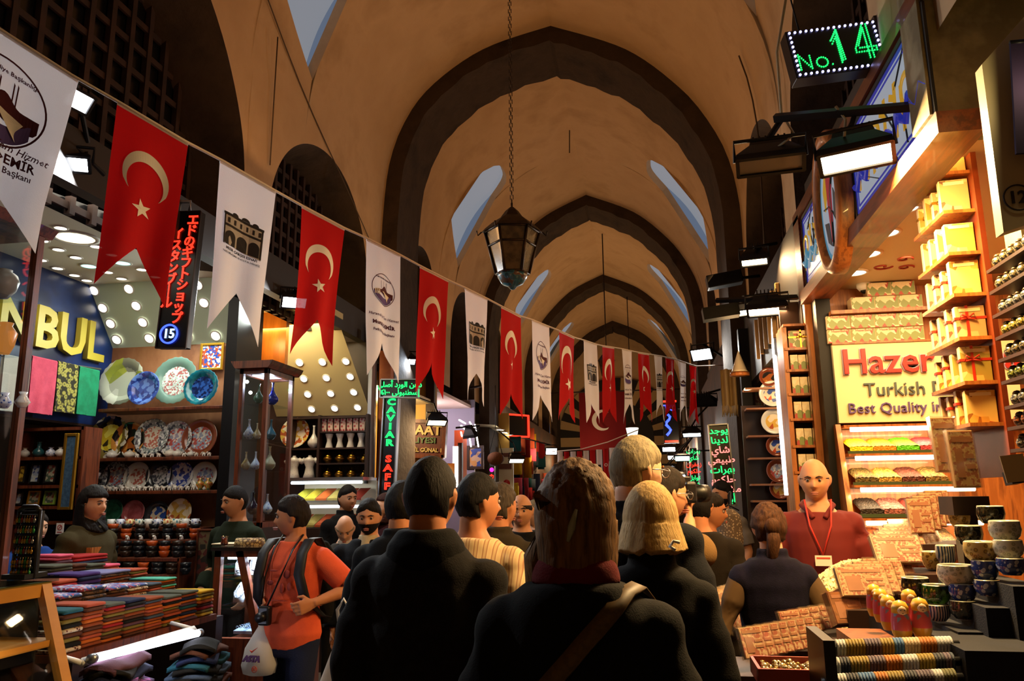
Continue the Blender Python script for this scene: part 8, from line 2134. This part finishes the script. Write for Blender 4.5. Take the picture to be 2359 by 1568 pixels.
# shopkeepers on the left
person('shopkeeper in a dark green pullover behind the jewellery counter', 550, 1117, 5.66, -14, dict(m=fabric('green_pullover', '1c2418'), hem=.84, th=.02, neck=1.455, name='pullover'), 'black', crop, 'tan', 'black', head=(-18, 4), vox=.008, beard=None, arms={-1: ((-.26, .06, 1.15), (-.22, -.10, .96)), 1: ((.26, .06, 1.15), (.22, -.08, .95))})
person('woman with long black hair and olive coat looking right before the striped bowls', 213, 1131, 5.05, 84, dict(m=fabric('olive_coat', '3a3420'), hem=.6, th=.03, flare=.03, collar=True, name='coat'), 'black', dict(len=.22, flare=.10, th=.02, wild=.3, line=.35, open=.25), 'fair', 'black', vox=.009, H=1.72)
person('person in a blue jacket reaching forward behind the earring rack', 84, 1178, 5.05, 70, dict(m=fabric('blue_jacket', '1c3a7a'), hem=.78, th=.03, name='jacket'), 'dark', short, 'fair', 'navy', vox=.012, lean=.0, arms={-1: ((-.24, -.20, 1.22), (-.20, -.42, 1.28)), 1: ((.25, -.1, 1.2), (.2, -.3, 1.2))})
# right side
bun_h = dict(line=.5, th=.016, wild=.7, bun=.01, tail=True)
pv, Xv = person('woman in a hooded navy vest seen from behind at the sweets counter', 1768, 1160, 3.95, 182, dict(m=fabric('navy_vest', '120f22', '0e0c1c'), hem=.52, th=.032, flare=.03, sleeve='none', collar=True, hood=True, name='vest', sleeves_m=M('fabric_striped_sleeve', '4a3418', .9, col2='1a140e', kind='stripe', scale=10, stretch=(0, 0, 1), sharp=(.45, .55))), 'brown', bun_h, 'fair', 'black', vox=.010, build=.90,
    arms={-1: ((-.29, .06, 1.11), (-.24, -.18, 1.03)), 1: ((.28, .06, 1.11), (.20, -.20, 1.05))})
polo = M('fabric_red_polo', '5e0e09', .85, col2=['66100a', '400806'], kind='stripe', scale=11, stretch=(0, 0, 1), sharp=(.75, .95))
pr2, Xr = person('bald man in a red striped polo shirt with badge behind the sweets counter', 1873, 1054, 4.74, -8, dict(m=polo, hem=.82, th=.022, sleeve='short', neck=1.425, name='polo_shirt', fold=.004), 'dark', dict(line=.3, th=.003, bald=.12), 'tan', 'navy', head=(-6, 4), vox=.007, build=1.02, fat=1.04, H=1.72, plat='wooden step under the bald man in the red polo shirt', arms={-1: ((-.26, .03, 1.13), (-.26, -.06, .90)), 1: ((.26, .03, 1.13), (.27, -.05, .90))})
q = Vector((.0, -.172, 1.175))
skin_obj('collar', MB().tube([(-.030, -.112, 1.398), (-.055, -.088, 1.435), (-.085, -.02, 1.468), (-.07, .06, 1.485), (0, .09, 1.49), (.07, .06, 1.485), (.085, -.02, 1.468), (.055, -.088, 1.435), (.030, -.112, 1.398)], .015, 10), .007, polo, pr2, 1)
nb = MB().box(q, (.085, .004, .055)).build('name_badge', M('badge_white', 'd8cfc0', .4), pr2); MB().box(q + Vector((0, -.003, .014)), (.07, .002, .008)).build('badge_print', M('print_red'), nb)
MB().tube([(-.07, -.09, 1.50), (-.055, -.15, 1.36), q + Vector((0, .002, .03))], .005, 6).tube([(.07, -.09, 1.50), (.055, -.15, 1.36), q + Vector((0, .002, .03))], .005, 6).build('lanyard', M('lanyard_red', 'b02a20', .7), pr2)
person('man with a dark beard in a grey T-shirt under the Arabic list sign', 1664, 1107, 7.35, -50, dict(m=fabric('grey_tee', '6a6460'), hem=.84, th=.02, sleeve='short', name='t_shirt'), 'black', short, 'tan', 'navy', vox=.010, beard='black')
py_, _ = person('young dark haired man in a cream shirt with a backpack reaching to the goods', 1630, 1135, 5.45, 72, dict(m=fabric('cream_shirt', 'b89a70'), hem=.82, th=.022, name='shirt'), 'dark', short, 'warm', 'navy', vox=.009, head=(8, 4), arms={-1: ((-.23, -.10, 1.15), (-.18, -.34, 1.02)), 1: ((.25, -.05, 1.14), (.2, -.25, .98))})
b2 = thing('backpack', 'dark backpack on the young man in the cream shirt', 'backpack', py_.location, py_.rotation_euler.z); b2.scale = py_.scale
skin_obj('pack_body', MB().loft([ering((0, .21, z), rx, ry) for z, rx, ry in ((1.0, .12, .05), (1.05, .14, .085), (1.2, .15, .10), (1.38, .13, .08), (1.44, .08, .05))]), .014, fabric('pack_dark', '1c1a1c'), b2, 2)
for k in (-1, 1): MB().tube([(k * .11, .14, 1.42), (k * .12, .02, 1.475), (k * .13, -.10, 1.40), (k * .135, -.14, 1.26), (k * .17, -.02, 1.08), (k * .12, .16, 1.05)], .016, 8).build('shoulder_strap', M('strap_black'), b2)
q = at(1681, 1205, 5.9); jk = thing('draped_jacket', 'speckled beige jacket hanging beside the young man in the cream shirt', 'jacket', q)
skin_obj('jacket_body', MB().loft([ering((0, 0, z), rx, ry) for z, rx, ry in ((-.30, .075, .05), (-.1, .085, .06), (.06, .075, .06), (.10, .03, .03))]), .012, M('speckled_jacket', 'a08c74', .95, col2='5a4a3c', kind='voronoi', scale=60, sharp=(.25, .4)), jk, 2, .01)
MB().tube([(-.07, 0, .09), (0, 0, .13), (.07, 0, .09)], .006).tube([(0, 0, .13), (0, 0, .2), (.02, .0, .22), (.02, .06, .22)], .004).tube([(.02, .06, .22), (.02, .06, -q.z)], .012).build('hanger_stand', black_metal, jk)
F = pre(1520, 1075, 3.75, 165)
pc2, Xc = person('man in glasses raising a camera between the tall man and the dark jacket', 1520, 1075, 3.75, 165, dict(m=fabric('tan_shirt', '6a5030'), hem=.82, th=.022, sleeve='short', name='shirt'), 'dark', short, 'tan', 'navy', head=(-44, 4), vox=.007, glasses=True,
    arms={-1: (F(at(1588, 1262, 3.74)), F(at(1588, 1196, 3.86))), 1: (F(at(1500, 1240, 3.95)), F(at(1555, 1180, 3.95)))}, curl=(1.0, 1.2), grip=((0, 0, 1), (0, 0, 1)))
kc = at(1576, 1134, 3.90)
kq = thing('camera', 'big black camera held up before the face of the man in glasses', 'camera', kc, R(125)); kq.scale = pc2.scale
MB().box((0, 0, 0), (.13, .06, .10), bev=.012).box((0, .0, .06), (.05, .05, .03), bev=.006).build('camera_body', black, kq)
MB().lathe([(.036, 0), (.036, .05), (.042, .055), (.042, .10)], (0, -.03, -.005), 20, rot=(PI / 2, 0, 0)).build('lens', black, kq); MB().box((0, .032, -.005), (.075, .004, .055)).build('screen', glow('camera_screen', '1a2238', .5, False), kq)
person('black haired person in a dark jacket seen from behind beyond the camera', 1606, 1118, 4.75, 170, dict(m=fabric('brown_black', '1c1610'), hem=.78, th=.035, name='jacket'), 'black', short, 'warm', 'black', vox=.011)
